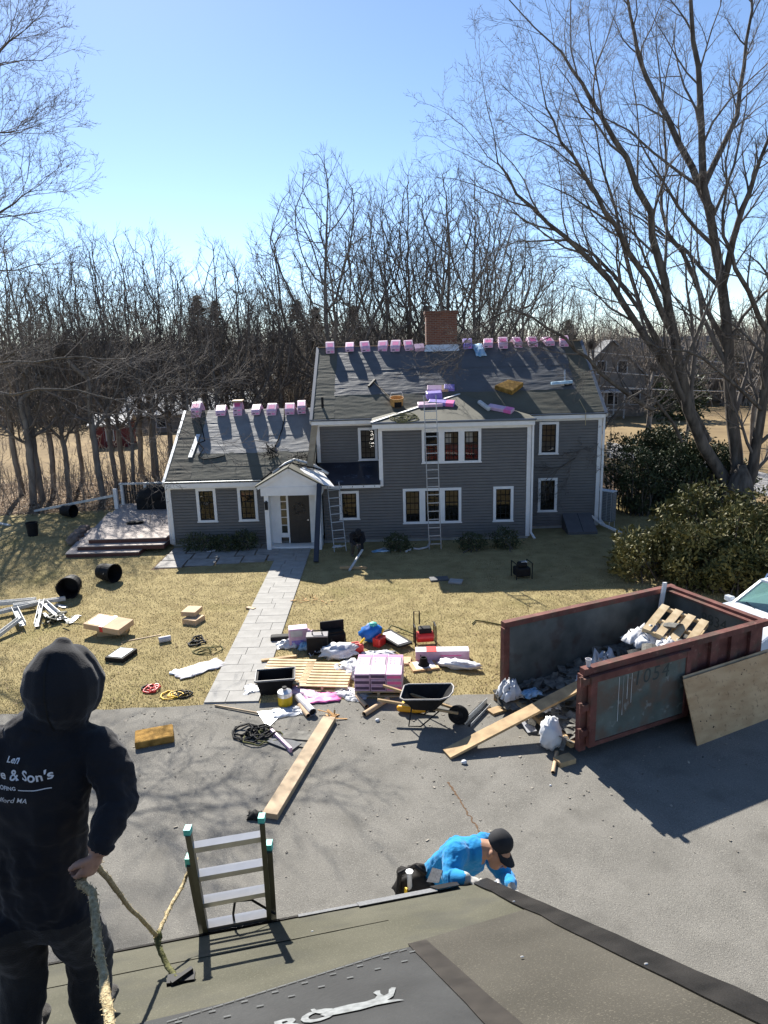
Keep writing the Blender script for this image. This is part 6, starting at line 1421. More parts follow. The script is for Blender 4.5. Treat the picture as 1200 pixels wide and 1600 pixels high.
def text_mesh(name, body, size, mat, parent, M, shear=0., off=0., align='LEFT', space=1.):
    cu = bpy.data.curves.new(name,'FONT'); cu.body = body; cu.size = size; cu.shear = shear; cu.offset = off; cu.align_x = align; cu.space_character = space; cu.resolution_u = 3
    o = bpy.data.objects.new(name, cu); me = baked(o)
    n = link_mesh(name, me, mat, parent); n.matrix_local = M; return n
def m_vert(x, y, z): return Matrix.Translation((x,y,z)) @ Matrix.Rotation(R(90),4,'X')
text_mesh('painted_number', '1054', .40, M_darkpaint, gate, m_vert(1.05,-.143,1.22) , .1, 0, space=1.15)
text_mesh('painted_number', '8834', .34, M_darkpaint, dp, Matrix.Translation((L-.06,.62,1.22)) @ Matrix.Rotation(R(-90),4,'Z') @ Matrix.Rotation(R(90),4,'X') @ Matrix.Translation((-.85,0,0)), .0)
for i in range(5):   # drips of pale paint
    MB().box(.72+i*.05*(1+i%2),.73+i*.05*(1+i%2),-.146,-.141,.6+.1*i,1.48).build('paint_drip', M_whitedirty, gate)
cup = MB().lathe([(.035,0),(.055,.14),(.058,.145),(.05,.145),(.032,.01)],14,close=False).build('paper_cup', M_paper); cup.matrix_world = DM @ Matrix.Translation((.12,.0,Hh)); tag(cup, 'white paper cup standing on the dumpster corner', 'cup')
# debris inside: torn shingles in a sloping heap
rgx = random.Random(31); hz = lambda x,y: F0+.05+max(0,(x-.4))*.20*(1-.25*abs(y-W/2))+.10*noise.noise(Vector((x*1.4,y*1.4,0)))
V=[];Fc=[]
for j in range(15):
    for i in range(27): x=.05+(L-.15)*i/26; y=.08+(W-.16)*j/14; V.append((x,y,max(F0+.045,hz(x,y))))
for j in range(14):
    for i in range(26): q=j*27+i; Fc.append((q,q+1,q+28,q+27))
np_mesh('debris_heap', V, Fc, M_shingle, dp, smooth=False)
sc = MB()
for i in range(520):
    x = rgx.uniform(-.25,L-.3); y = rgx.uniform(.15,W-.15); z = (hz(x,y) if x > .05 else .1+x*.3+.12)+rgx.uniform(.0,.09)
    M_ = Matrix.Translation((x,y,z)) @ Matrix.Rotation(rgx.uniform(0,6.3),4,'Z') @ Matrix.Rotation(rgx.gauss(0,.35),4,'X') @ Matrix.Rotation(rgx.gauss(0,.3),4,'Y')
    sc.cbox((0,0,0),(rgx.uniform(.08,.42),rgx.uniform(.05,.26),.010),M_)
o = sc.build('torn_shingles', M_shingle); o.matrix_world = DM; o['kind'] = 'stuff'; tag(o, 'torn old shingles heaped inside the dumpster', 'debris')
for i in range(7):
    a = rgx.uniform(0,6.3); x = 1.7+i*.26; y = rgx.uniform(.3,1.2)
    m = MB(); 
    pts = [(math.cos(t)*.28, 0, math.sin(t)*.28) for t in [k*.35 for k in range(7)]]
    for k in range(6): m.beam((pts[k][0],pts[k][1],pts[k][2]),(pts[k+1][0],pts[k+1][1],pts[k+1][2]),.34,.02,(0,0,1) if k not in (0,) else (1,0,0))
    o = m.build('curled_shingle', M_shingle); o.matrix_world = DM @ Matrix.Translation((x,y,hz(x,y)+.22+.05*i)) @ Matrix.Rotation(a,4,'Z') @ Matrix.Rotation(rgx.gauss(0,.3),4,'X'); tag(o, 'curled strip of old shingles in the dumpster, %s from its open mouth' % ORD[i], 'shingle', 'curled shingle strips in the dumpster')
pl = pallet('pallet', 'broken pallet sticking out of the dumpster heap', DM @ Matrix.Translation((3.35,1.05,1.42)) @ Matrix.Rotation(R(20),4,'Z') @ Matrix.Rotation(R(-16),4,'Y') @ Matrix.Rotation(R(10),4,'X'), .95, 1.0, 4)
def bag_at(lab, x, y, z, s, seed, mat=M_bagwhite, rz=0.): o = crumple('plastic_bag', s[0], s[1], s[2], seed, mat, 12, .22, M=DM @ XF((x,y,z), rz)); return tag(o, lab, 'plastic bag')
bag_at('large white plastic sheet on the dumpster heap by the pallet', 2.9,1.35,1.15,(.9,.7,.45),3.3)
bag_at('white plastic lying between curled shingles and pallet', 2.9,.75,1.15,(.6,.5,.3),4.3)
bag_at('bluish plastic sheet hanging in the middle of the dumpster', 1.9,1.55,.75,(.7,.4,.35),5.3,M_bagwhite,.4)
bag_at('small bluish plastic scrap inside the dumpster', 1.15,1.35,.62,(.42,.22,.14),6.3,M_bagwhite,.8)
bag_at('white plastic bundle at the far post of the dumpster', -.10,2.02,.30,(.45,.4,.42),7.3)
bag_at('pale blue folded plastic beside the far post bundle', .22,1.75,.38,(.4,.3,.10),8.3,M_bluesky)
o = MB().cbox((0,0,0),(.2,.46,.012)).build('plastic_board', M_bagwhite); o.matrix_world = Matrix.Translation(Vector((2.682, 12.420, 0.000))+Vector((0,0,.12))) @ Matrix.Rotation(.3,4,'Z') @ Matrix.Rotation(.35,4,'X'); tag(o, 'white plastic panel under the ramp plank', 'panel')
wbag = blob('white_sack', .21,.19,.30, 12.3, M_bagwhite, .34, M=XF(Vector((2.986, 11.640, 0.000))+Vector((0,0,.02)), .3, R(-8)), freq=3.2); tag(wbag, 'full white plastic sack tied up at the dumpster mouth', 'sack')
tag(crumple('sack_neck', .40,.26,.16, 14.3, M_bagwhite, 9,.3, M=XF(Vector((3.133, 12.468, 0.000))+Vector((0,0,.36)))), 'crumpled white plastic above the full sack', 'plastic bag')
# ramp plank into the dumpster
ra = Vector((1.031, 11.547, -0.000))+Vector((0,0,.03)); rb_ = DM @ Vector((1.75,1.05,.92)); o = MB().beam(Vector(), rb_-ra, .30, .05).build('ramp_plank', M_woodold, bevel=.004); o.location = ra; tag(o, 'wide plank ramp leading up into the dumpster', 'plank')
for i,(t,s,rz,lab) in enumerate((((3.116, 11.222, 0.000),(.34,.22,.10),.4,'wood block under the dumpster corner'),((2.448, 13.452, 0.000),(.5,.14,.16),-.7,'timber block at the far dumpster corner'),((2.201, 13.092, 0.000),(.34,.22,.05),.5,'flat wood piece by the far dumpster corner'))):
    o = MB().cbox((0,0,s[2]/2+.004),s).build('wood_block', M_woodold, bevel=.005); o.matrix_world = XF(t, rz); tag(o, lab, 'wood block')
ctube('short cardboard tube standing out below the white sack', (2.828, 10.887, -0.000), (3.049, 11.511, 0.000), .035)
o = MB().cbox((0,0,.5),(.10,.05,1.0)).build('white_post', M_white); o.matrix_world = DM @ Matrix.Translation((L-.5,W-.18,.95)) @ Matrix.Rotation(R(8),4,'Y'); tag(o, 'white trim offcut leaning in the far dumpster corner', 'offcut')
tag(MB().beam(DM @ Vector((.35,W+.20,1.60)), DM @ Vector((2.6,W+.16,1.62)), .12, .09).build('white_gutter', M_whitedirty), 'white gutter resting along the far dumpster rim', 'gutter')
tag(MB().beam(DM @ Vector((.6,W+.2,.0)), DM @ Vector((.6,W+.2,1.56)), .08, .06).build('white_prop', M_whitedirty), 'white trim prop standing behind the far dumpster side', 'offcut')
# plywood sheet leaning
pa, pb = Vector((5.689, 11.635, 0.000)), Vector((7.728, 12.640, 0.000))
px = (pb-pa).normalized(); pn = Vector((px.y,-px.x,0)); t = thing('plywood_sheet', 'weathered plywood sheet leaning beside the dumpster', 'plywood', pa)
MB().slab([Vector(), px*2.44, px*2.44+Vector((0,0,1.16))-pn*.42, Vector((0,0,1.16))-pn*.42], .018).build('sheet', M_ply, t)
MB().slab([px*.06+pn*(-.05), px*2.5+pn*(-.05), px*2.5+Vector((0,0,1.16))-pn*.48+Vector((0,0,.03)), px*.06+Vector((0,0,1.16))-pn*.48+Vector((0,0,.03))], .018).build('sheet', M_wood, t)
for i in range(9): MB().cbox((0,0,0),(.02,.006,.02)) .build('knot', M_leather, t).location = px*rng.uniform(.1,2.2)+(Vector((0,0,1.16))-pn*.42)*(f_:=rng.uniform(.08,.9))+pn*.003
for k in (1.2,2.1): MB().beam(px*k-pn*.55, px*k+Vector((0,0,.95))-pn*.40, .08,.04).build('brace', M_woodold, t)

# ---------------------------------------------------------------- car behind the dumpster
fwd = -ux; left = Vector((-fwd.y, fwd.x, 0)); cowl = Vector((8.459, 16.068, 1.020)); cb = cowl + left*.74 + fwd*(-.62); cb.z = 0
CM = Matrix.Translation(cb) @ Matrix.Rotation(math.atan2(fwd.y,fwd.x),4,'Z')
car = thing('parked_car', 'white station wagon with roof rack parked behind the dumpster', 'car', M=CM)
prof = [(-2.15,.36),(-2.25,.75),(-2.18,1.0),(-1.95,1.05),(1.0,1.02),(1.55,.95),(1.88,.82),(1.98,.62),(1.95,.34)]
m = MB(); half = []
for x, z in prof: half.append((x,z))
secs = []
for s in (-.90,-.86,-.70,.70,.86,.90):
    k = {.90:.0,.86:.04,.70:.07}[abs(s)]; secs.append([(x*(1 if abs(s) < .85 else .985), s, z+(k if z > .7 else 0)) for x,z in half])
n = len(half); vs2 = [p for s in secs for p in s]
m.add(vs2, [(i*n+j,i*n+j+1,(i+1)*n+j+1,(i+1)*n+j) for i in range(5) for j in range(n-1)] + [tuple(range(n)), tuple(5*n+j for j in range(n-1,-1,-1))])
m.build('body', M_carwhite, car, smooth=False, bevel=.03)
m = MB(); q = [(-2.0,.76,1.08),(.62,.76,1.06),(-.10,.60,1.56),(-1.72,.60,1.56)]
def gh(y): return [(p[0],p[1]*y,p[2]) for p in q]
A_, B_ = gh(-1), gh(1)
MB().add([A_[2],B_[2],B_[3],A_[3]], [(0,1,2,3)]).slab([(-1.74,-.62,1.60),(-.06,-.62,1.60),(-.06,.62,1.60),(-1.74,.62,1.60)], .05).build('roof', M_carwhite, car)
MB().add([B_[1],A_[1],A_[2],B_[2]], [(3,2,1,0)]).build('windscreen', M_carglass, car)
MB().add([A_[0],A_[1],A_[2],A_[3]], [(0,1,2,3)]).build('side_window', M_carglass, car); MB().add([B_[0],B_[1],B_[2],B_[3]], [(3,2,1,0)]).build('side_window', M_carglass, car); MB().add([A_[0],B_[0],B_[3],A_[3]], [(0,3,2,1)]).build('rear_window', M_carglass, car)
for s in (A_,B_):
    for a, b in ((1,2),(0,3)): MB().beam(s[a],s[b],.07,.06).build('pillar', M_carwhite, car)
for s in (-1,1): MB().tube([(-1.6,s*.58,1.62),(-1.55,s*.58,1.70),(-.25,s*.58,1.70),(-.2,s*.58,1.62)], .022, 6).build('roof_rail', M_chrome, car)
for x in (-1.3,-.5): MB().beam((x,-.62,1.72),(x,.62,1.72),.06,.03).build('cross_bar', M_chrome, car)
MB().box(-.9,.4,-.55,.55,.6,1.0).build('dashboard', M_rubber, car)
MB().box(1.93,2.03,-.78,.78,.36,.56).build('bumper', M_blackmetal, car, bevel=.03); MB().box(1.94,1.99,-.42,.42,.62,.78).build('grille', M_blackmetal, car)
for s in (-1,1):
    MB().box(1.80,1.97,s*.66-.17,s*.66+.17,.66,.80).build('headlight', M_alu, car, bevel=.03); MB().box(.42,.56,s*.98-.11,s*.98+.11,1.02,1.16).build('wing_mirror', M_carwhite, car, bevel=.03)
    MB().beam((.66,s*.05,1.07),(.45,s*.55,1.12),.025,.02).build('wiper', M_blackmetal, car)
    for x in (-1.4,1.28):
        w_ = MB().lathe([(.20,-.10),(.29,-.10),(.32,-.07),(.32,.07),(.29,.10),(.20,.10)],22,Matrix.Translation((x,s*.80,.32))@Matrix.Rotation(R(90),4,'X')).build('wheel', M_rubber, car); MB().lathe([(.03,-.11),(.20,-.09),(.20,.09),(.03,.11)],18,Matrix.Translation((x,s*.80,.32))@Matrix.Rotation(R(90),4,'X')).build('rim', M_alusheet, w_)

# ---------------------------------------------------------------- things on the garage roof
Lf = GM @ Vector((-1.635,.03,ZE)); d_ = (GM.to_3x3() @ Vector((0,-.40,1))).normalized(); es = GM.to_3x3() @ Vector((1,0,0))
foot = Lf - d_*(ZE/d_.z) ; 
lad = ladder('extension_ladder', 'olive and aluminium extension ladder leaning at the garage eave', foot, Lf + d_*1.13, .40, .305, (.030,.07), M_olive, es, None, M_alu, .052, .17)
lad2 = MB()
nrm = d_.cross(es).normalized()
for k in (-1,1):
    MB().beam(es*(k*.232)+nrm*.06, es*(k*.232)+nrm*.06+d_*((Lf-foot).length+.74), .032,.085,nrm).build('base_rail', M_olive, lad)
    MB().cbox((0,0,0),(.036,.05,.036)).build('end_cap', M_teal, lad).location = d_*((Lf-foot).length+1.135)+es*(k*.20)
    MB().cbox((0,0,0),(.036,.055,.055)).build('end_cap', M_teal, lad).location = d_*((Lf-foot).length+.74)+es*(k*.232)+nrm*.06
rg_ = MB().beam(-es*.22+nrm*.06, es*.22+nrm*.06, .05,.036,nrm); me = None
for i in range(int(((Lf-foot).length+.5)/.305)):
    if me is None: o = rg_.build('base_rung', M_alu, lad); me = o.data
    else: o = bpy.data.objects.new('base_rung', me); COL.objects.link(o); o.parent = lad
    o.location = d_*((Lf-foot).length+1.13-.17-.305-.085-i*.305)
def P(u, z=0): return Vector(u)+Vector((0,0,z))
tag(MB().tube([Lf+d_*.30, Lf+d_*.22+es*.1+nrm*.03, Lf+es*.24+d_*.05], .008, 5).tube([Lf+d_*.30, Lf+d_*.15-es*.02, Lf+d_*.02-es*.02], .008, 5).build('pull_cord', M_black), 'black cord tied to a rung of the garage ladder', 'cord')
# roof anchor and strap
anc = thing('roof_anchor', 'dark roof anchor with olive strap on the garage roof', 'anchor', (-1.060, 2.818, 4.352))
MB().beam((-.06,0,.02),(.07,.02,.02),.05,.02).build('plate', M_blackmetal, anc); MB().beam((-.03,-.03,.03),(.05,.05,.03),.02,.03).build('hook', M_blackmetal, anc)
# printed animal and letters on the synthetic sheet
def roof_text(body, size, a, b, rot, off=.004):
    M_ = Matrix.Translation(gp(a,b,.016)) @ Matrix.Rotation(-math.atan(SG),4,'X') @ Matrix.Rotation(rot,4,'Z')
    return text_mesh('printed_letters', body, size, M_sheetprint, garage, M_, .12, .006)
pa_ = (-1.352, 1.743); pc_ = (-1.127, 1.713)
roof_text('RO', .17, pa_[0]-.10, pa_[1]+.06, R(9))
hx = pc_[0]+.0; hy = pc_[1]
def gpoly(pts, name='printed_animal'):
    m = MB(); m.add([gp(hx+x*1.0,hy-y,.0165) for x,y in pts], [tuple(range(len(pts)))]); return m.build(name, M_sheetprint, garage)
gpoly([(-.15,-.02),(-.09,.015),(-.03,.02),(.03,.012),(.07,.022),(.085,.05),(.075,.085),(.09,.10),(.105,.095),(.10,.06),(.108,.03),(.13,.045),(.14,.085),(.155,.10),(.17,.09),(.155,.045),(.14,.005),(.11,-.02),(.15,-.035),(.17,-.055),(.12,-.05),(.06,-.045),(0,-.055),(-.08,-.05),(-.13,-.045)])
gpoly([(-.14,-.015),(-.175,.02),(-.18,.055),(-.165,.055),(-.155,.025),(-.12,.0)])
M_tick = mk('faint_print', (.085,.09,.09), .6, .3, 30)
for i in range(20):
    a = -.80-i*.065; b = 1.18+(.14 if i%2 else .03)-(.0 if i<10 else 0)+max(0,(-a-.9))*.28
    MB().box(a,a+.03,-b-.012,-b,gz_(b)-.0,gz_(b)+.017) if False else None
    m = MB(); m.add([gp(a,b,.0165),gp(a+.028,b,.0165),gp(a+.028,b+.014,.0165),gp(a,b+.014,.0165)], [(0,3,2,1)]); m.build('printed_tick', M_tick, garage)
m = MB(); 
for i in range(24): a=-.80-i*.045; b=1.155+max(0,(-a-.9))*.30; m.add([gp(a,b,.0163),gp(a-.04,b+.012,.0163),gp(a-.04,b+.022,.0163),gp(a,b+.012,.0163)], [(0,1,2,3)])
m.build('printed_line', M_tick, garage, kind='stuff')
for i,(a,b) in enumerate(((-.06,.72),(-.05,1.95),(-.4,1.6),(-1.2,.5))):
    o = MB().lathe([(.008,0),(.007,.003)],10).build('roofing_nail', M_alu, garage); o.matrix_local = Matrix.Translation(gp(a,b,.02)) @ Matrix.Rotation(-math.atan(SG),4,'X')
# metal flashing piece under the worker's arm

# ---------------------------------------------------------------- people
def body_from(parts, voxel, smooth_it=4):
    """union of tapered limbs remeshed into one continuous surface"""
    mb = MB()
    for pts, rad, flat in parts:
        pts = [Vector(p) for p in pts]; rad = [r if hasattr(r,'__len__') else (r,r) for r in rad]
        # rounded ends
        d0 = (pts[0]-pts[1]).normalized(); d1 = (pts[-1]-pts[-2]).normalized()
        P_ = [pts[0]+d0*min(rad[0])*.75, pts[0]+d0*min(rad[0])*.5]+pts+[pts[-1]+d1*min(rad[-1])*.5, pts[-1]+d1*min(rad[-1])*.75]
        sc_ = lambda r,k: (r[0]*k, r[1]*k)
        R_ = [sc_(rad[0],.35), sc_(rad[0],.8)]+rad+[sc_(rad[-1],.8), sc_(rad[-1],.35)]
        mb.tube(P_, R_, 14, True, flat)
    me = bpy.data.meshes.new('body'); me.from_pydata(mb.v, [], mb.f); me.update()
    o = bpy.data.objects.new('tmp', me)
    r = o.modifiers.new('r','REMESH'); r.mode = 'VOXEL'; r.voxel_size = voxel; r.adaptivity = 0
    s = o.modifiers.new('s','SMOOTH'); s.iterations = smooth_it; s.factor = .5
    out = baked(o)
    return out
def fold(me, fn, amp, freq, seed=0.):
    n_ = len(me.vertices); co = np.zeros(n_*3, np.float32); me.vertices.foreach_get('co', co); nv = np.zeros(n_*3, np.float32); me.vertex_normals.foreach_get('vector', nv)
    co = co.reshape(-1,3); nv = nv.reshape(-1,3)
    for i in range(n_):
        c = Vector(co[i]); k = fn(c)
        if k > 0:
            n = noise.noise(Vector((c.x*freq, c.y*freq, c.z*freq*.55))+Vector((seed,0,0)))+.5*noise.noise(c*freq*2.3+Vector((0,seed,0)))
            co[i] += nv[i]*(amp*k*n)
    me.vertices.foreach_set('co', co.ravel()); me.update()
def paint(me, fn):
    for p in me.polygons: p.material_index = fn(p.center)
def hand_parts(wrist, d, palm_n, size=1., curl=.9, spread=.15):
    """palm, four bent fingers of unequal length and a thumb from the palm's side"""
    w = Vector(wrist); d = Vector(d).normalized(); n = Vector(palm_n); n = (n-d*n.dot(d)).normalized(); s = d.cross(n)
    out = [([w, w+d*.05*size, w+d*.085*size], [(.026*size,.016*size),(.040*size,.017*size),(.040*size,.014*size)], n)]
    for i,(off,L) in enumerate(((-.030,.075),(-.010,.085),(.010,.080),(.029,.062))):
        b = w+d*.085*size+s*off*size; a = curl; p = [b-d*.02*size]; q = b; dd = d+s*off*spread*8
        for k,f in enumerate((.42,.33,.25)):
            ang = a*(k+.6)*.62; v = (dd*math.cos(ang)+n*math.sin(ang)).normalized(); q = q+v*L*f*size; p.append(q)
        out.append((p, [.0095*size,.0095*size,.0085*size,.007*size], n))
    tb_ = w+d*.03*size-s*.03*size; out.append(([tb_, tb_-s*.03*size+d*.02*size+n*.012*size, tb_-s*.035*size+d*.048*size+n*.03*size], [.012*size,.011*size,.008*size], n))
    return out

# hooded worker seen from behind, on the garage roof
HY = 2.42
head = Vector((-1.233, 2.440, 6.163)); neck = Vector((-1.278, 2.400, 6.019)); shR = Vector((-1.118, 2.400, 5.907)); shL = shR + Vector((-.40,-.06,.03)); elR = Vector((-1.019, 2.300, 5.727)); wrR = Vector((-1.036, 2.160, 5.655))
pel = Vector((-1.379, 2.340, 5.296)); hipR = pel+Vector((.09,.0,-.08)); hipL = pel+Vector((-.11,-.02,-.08))
ftR = GM @ gp(*(-2.193, 1.285)); ftL = GM @ gp(*(-2.430, 1.385)); ftR.z += .05; ftL.z += .05
knR = hipR.lerp(ftR,.5)+Vector((.015,.05,.02)); knL = hipL.lerp(ftL,.5)+Vector((-.01,.06,.02)); chest = (shR+shL)/2
SX = Vector((0,1,0))
hd = (wrR-elR).normalized(); hdd = Vector((-.45,-.25,-.85)).normalized()
rope_grip = wrR+hdd*.075
parts = [
 ([pel+Vector((0,0,-.10)), pel, pel.lerp(chest,.45), pel.lerp(chest,.8)+Vector((0,-.01,0)), chest+Vector((0,-.005,.0)), chest+Vector((0,0,.07))], [(.155,.115),(.175,.125),(.175,.125),(.20,.135),(.205,.12),(.12,.09)], SX),
 ([chest+Vector((0,.0,.05)), neck+Vector((0,.0,.03)), head], [(.12,.10),(.085,.085),(.09,.10)], SX),
 ([head+Vector((-.005,-.01,-.13)), head+Vector((0,-.012,-.075)), head+Vector((.0,-.008,-.01)), head+Vector((.0,.0,.055)), head+Vector((.004,.02,.105)), head+Vector((.006,.035,.128))], [(.105,.11),(.130,.135),(.140,.145),(.118,.128),(.075,.085),(.035,.045)], SX),
 ([head+Vector((.01,.05,-.11)), head+Vector((.012,.06,-.03)), head+Vector((.01,.05,.05))], [(.11,.08),(.128,.09),(.10,.08)], SX),
 ([shL+Vector((.03,0,0)), chest, shR+Vector((-.03,0,0))], [(.085,.085),(.09,.09),(.085,.085)], SX),
 ([shR, shR.lerp(elR,.5)+Vector((.02,0,0)), elR], [.085,.078,.066], SX), ([elR, elR.lerp(wrR,.6), wrR], [.067,.058,.046], SX),
 ([shL, shL+Vector((-.10,.02,-.16)), shL+Vector((-.13,.06,-.31))], [.085,.078,.066], SX), ([shL+Vector((-.13,.06,-.31)), shL+Vector((-.04,.22,-.42)), shL+Vector((.03,.30,-.44))], [.067,.058,.044], SX),
 ([hipR, hipR.lerp(knR,.5), knR, knR.lerp(ftR,.5), ftR+Vector((0,0,.06))], [.115,.105,.085,.082,.075], SX), ([hipL, hipL.lerp(knL,.5), knL, knL.lerp(ftL,.5), ftL+Vector((0,0,.06))], [.115,.105,.085,.082,.075], SX),
 ([ftR+Vector((0,-.07,-.0)), ftR+Vector((.005,.05,-.005)), ftR+Vector((.01,.17,-.05))], [(.042,.045),(.048,.045),(.042,.03)], Vector((0,0,1))), ([ftL+Vector((0,-.07,0)), ftL+Vector((0,.05,-.005)), ftL+Vector((-.02,.17,-.05))], [(.042,.045),(.048,.045),(.042,.03)], Vector((0,0,1))),
] + hand_parts(wrR+hdd*.01, hdd, Vector((-.75,.35,.1)), 1.08, 1.75) + hand_parts(shL+Vector((.03,.30,-.44)), (.5,.5,-.2), (.2,-.2,-1), 1.05, .9)
me = body_from(parts, .0075, 5)
def cloth(c):
    if (c-wrR-hdd*.06).length < .085: return 0
    return .08 if (c-head).length < .2 else 1.2
fold(me, cloth, .013, 9., 2.)
def crease(c): return 1. if c.z > pel.z-.05 and c.z < pel.z+.30 else (.8 if min((c-shR.lerp(elR,.6)).length,(c-shR).length) < .14 else 0)
fold(me, crease, .009, 17., 8.)
fold(me, lambda c: 1. if (c-neck-Vector((0,-.05,-.03))).length < .17 else 0, .011, 15., 4.)
def wr_fn(c): return .9 if min((c-elR).length, (c-wrR).length) < .16 else 0
fold(me, wr_fn, .007, 24., 5.)
handL = shL+Vector((.03,.30,-.44))
def regions(c):
    if (c-wrR).dot(hdd) > .012 and (c-wrR-hdd*.07).length < .13: return 2
    if (c-handL).length < .12 and (c-handL).dot(Vector((.5,.5,-.2))) > .02: return 2
    if c.z < pel.z-.06: return 1
    return 0
paint(me, regions)
man = thing('person', 'person in black hooded sweatshirt seen from behind, holding a rope on the garage roof', 'person', (pel.x, pel.y, min(ftR.z,ftL.z)-.05))
mo = Vector(man.location)
for v in me.vertices: v.co -= mo
bod = link_mesh('body', me, [M_hoodie, M_trouser, M_skin], man, True)
bvh = BVHTree.FromPolygons([v.co.copy() for v in me.vertices], [tuple(p.vertices) for p in me.polygons])
def back_print(name, body, size, u, shear=0., off=0., bar=None):
    """lettering laid on the sweatshirt's back"""
    cu = bpy.data.curves.new(name,'FONT'); cu.body = body; cu.size = size; cu.shear = shear; cu.offset = off; cu.align_x = 'RIGHT'; cu.resolution_u = 3
    o = bpy.data.objects.new(name, cu); m2 = baked(o)
    lay_on(m2, u); return link_mesh(name, m2, M_hooprint, bod)
def lay_on(m2, u):
    A = Vector(u)-mo; tilt = -.035
    for v in m2.vertices:
        p = A+Vector((v.co.x, 0, v.co.y+v.co.x*tilt)); hit = bvh.ray_cast(p+Vector((0,-1,0)), Vector((0,1,0)))
        if hit[0] is not None: v.co = hit[0]+hit[1]*.003
        else: v.co = p
    m2.update()
back_print('printed_lettering', "age & Son's", .050, (-1.217, 2.300, 5.872), 0, .0010)
back_print('printed_lettering', "Len", .032, (-1.332, 2.300, 5.936), .45, .0006)
back_print('printed_lettering', "ROOFING", .020, (-1.346, 2.300, 5.839), 0, .0004)
back_print('printed_lettering', "New Bedford MA", .028, (-1.310, 2.300, 5.792), .45, .0002)
for a, b in (((-1.337, 2.300, 5.839),(-1.225, 2.300, 5.830)),((-1.518, 2.300, 5.855),(-1.437, 2.300, 5.850))):
    a = Vector(a); b = Vector(b); n_ = 10; V = []; F = []
    for i in range(n_+1): q = a.lerp(b,i/n_)-a; V += [(q.x, 0, 0),(q.x, .0035, 0)]
    for i in range(n_): F.append((2*i,2*i+2,2*i+3,2*i+1))
    m2 = bpy.data.meshes.new('printed_line'); m2.from_pydata(V, [], F); m2.update(); lay_on(m2, a); link_mesh('printed_line', m2, M_hooprint, bod)
V = []; F = []
for i in range(26):
    z = head.z+.13-i*.011; hit = bvh.ray_cast(Vector((head.x+.004,head.y-1,z))-mo, Vector((0,1,0)))
    if hit[0] is not None: V += [tuple(hit[0]+hit[1]*.0025+Vector((-.003,0,0))), tuple(hit[0]+hit[1]*.0025+Vector((.003,0,0)))]
for i in range(len(V)//2-1): F.append((2*i,2*i+1,2*i+3,2*i+2))
m2 = bpy.data.meshes.new('hood_seam'); m2.from_pydata(V, [], F); m2.update(); link_mesh('hood_seam', m2, M_leather, bod)
# ropes
def fuzzy(name, pts, r, mat, lab, seed, cat='rope', frays=260, parent=None):
    P_ = [Vector(p) for p in pts]; Q = []
    for i in range(len(P_)-1):
        for k in range(6): Q.append(P_[i].lerp(P_[i+1],k/6)+Vector((rng.gauss(0,.0015),rng.gauss(0,.0015),rng.gauss(0,.0015))))
    Q.append(P_[-1]); t = thing(name, lab, cat, (0,0,0)); t.location = P_[0]; o0 = P_[0]
    MB().tube([q-o0 for q in Q], [r*rng.uniform(.9,1.12) for q in Q], 9).build('core', mat, t, smooth=True)
    fr = MB(); L_ = len(Q)
    for i in range(frays):
        j = rng.randrange(L_-1); q = Q[j].lerp(Q[j+1],rng.random())-o0; d = Vector((rng.gauss(0,1),rng.gauss(0,1),rng.gauss(0,1))).normalized(); ax = (Q[j+1]-Q[j]).normalized()
        fr.beam(q+d*r*.8, q+d*r*rng.uniform(1.1,1.6)+ax*rng.gauss(0,.02), .002, .002)
    fr.build('frayed_fibres', mat, t, kind='stuff'); return t
knot = Vector((-1.235, 3.050, 4.411))
gn = Vector((-.75,.35,.1)); gn = (gn-hdd*gn.dot(hdd)).normalized(); gs = hdd.cross(gn); gripR = wrR+hdd*.105+gn*.032
fuzzy('safety_rope', [gripR+gs*.02, gripR+Vector((.0,-.03,-.035)), (-0.998, 1.980, 5.619), (-0.930, 1.830, 5.574), (-0.842, 1.660, 5.584), (-0.734, 1.450, 5.606)], .0135, M_rope, 'thick fuzzy tan rope falling from the hooded worker hand', 3, frays=420)
fuzzy('safety_rope', [gripR, gripR+gs*.07, (-1.165, 2.600, 5.006), knot], .010, M_rope, 'tan rope from the worker hand to the knot by the roof edge', 4)
fuzzy('safety_rope', [knot, (-1.245, 3.250, 4.372), (-1.241, 3.500, 4.317), (-1.195, 3.660, 4.370)], .010, M_rope, 'tan rope rising from the knot to the ladder rail', 5)
fuzzy('anchor_strap', [knot+Vector((0,0,.02)), (-1.216, 3.000, 4.389), (-1.150, 2.920, 4.351), (-1.057, 2.806, 4.380)], .014, M_ropedark, 'olive strap from the rope knot down to the roof anchor', 6, 'strap', 60)
tag(blob('rope_knot', .022,.022,.03, 3., M_ropedark, .3, M=Matrix.Translation(knot-Vector((0,0,.035)))), 'dark knot joining the ropes near the roof edge', 'knot')

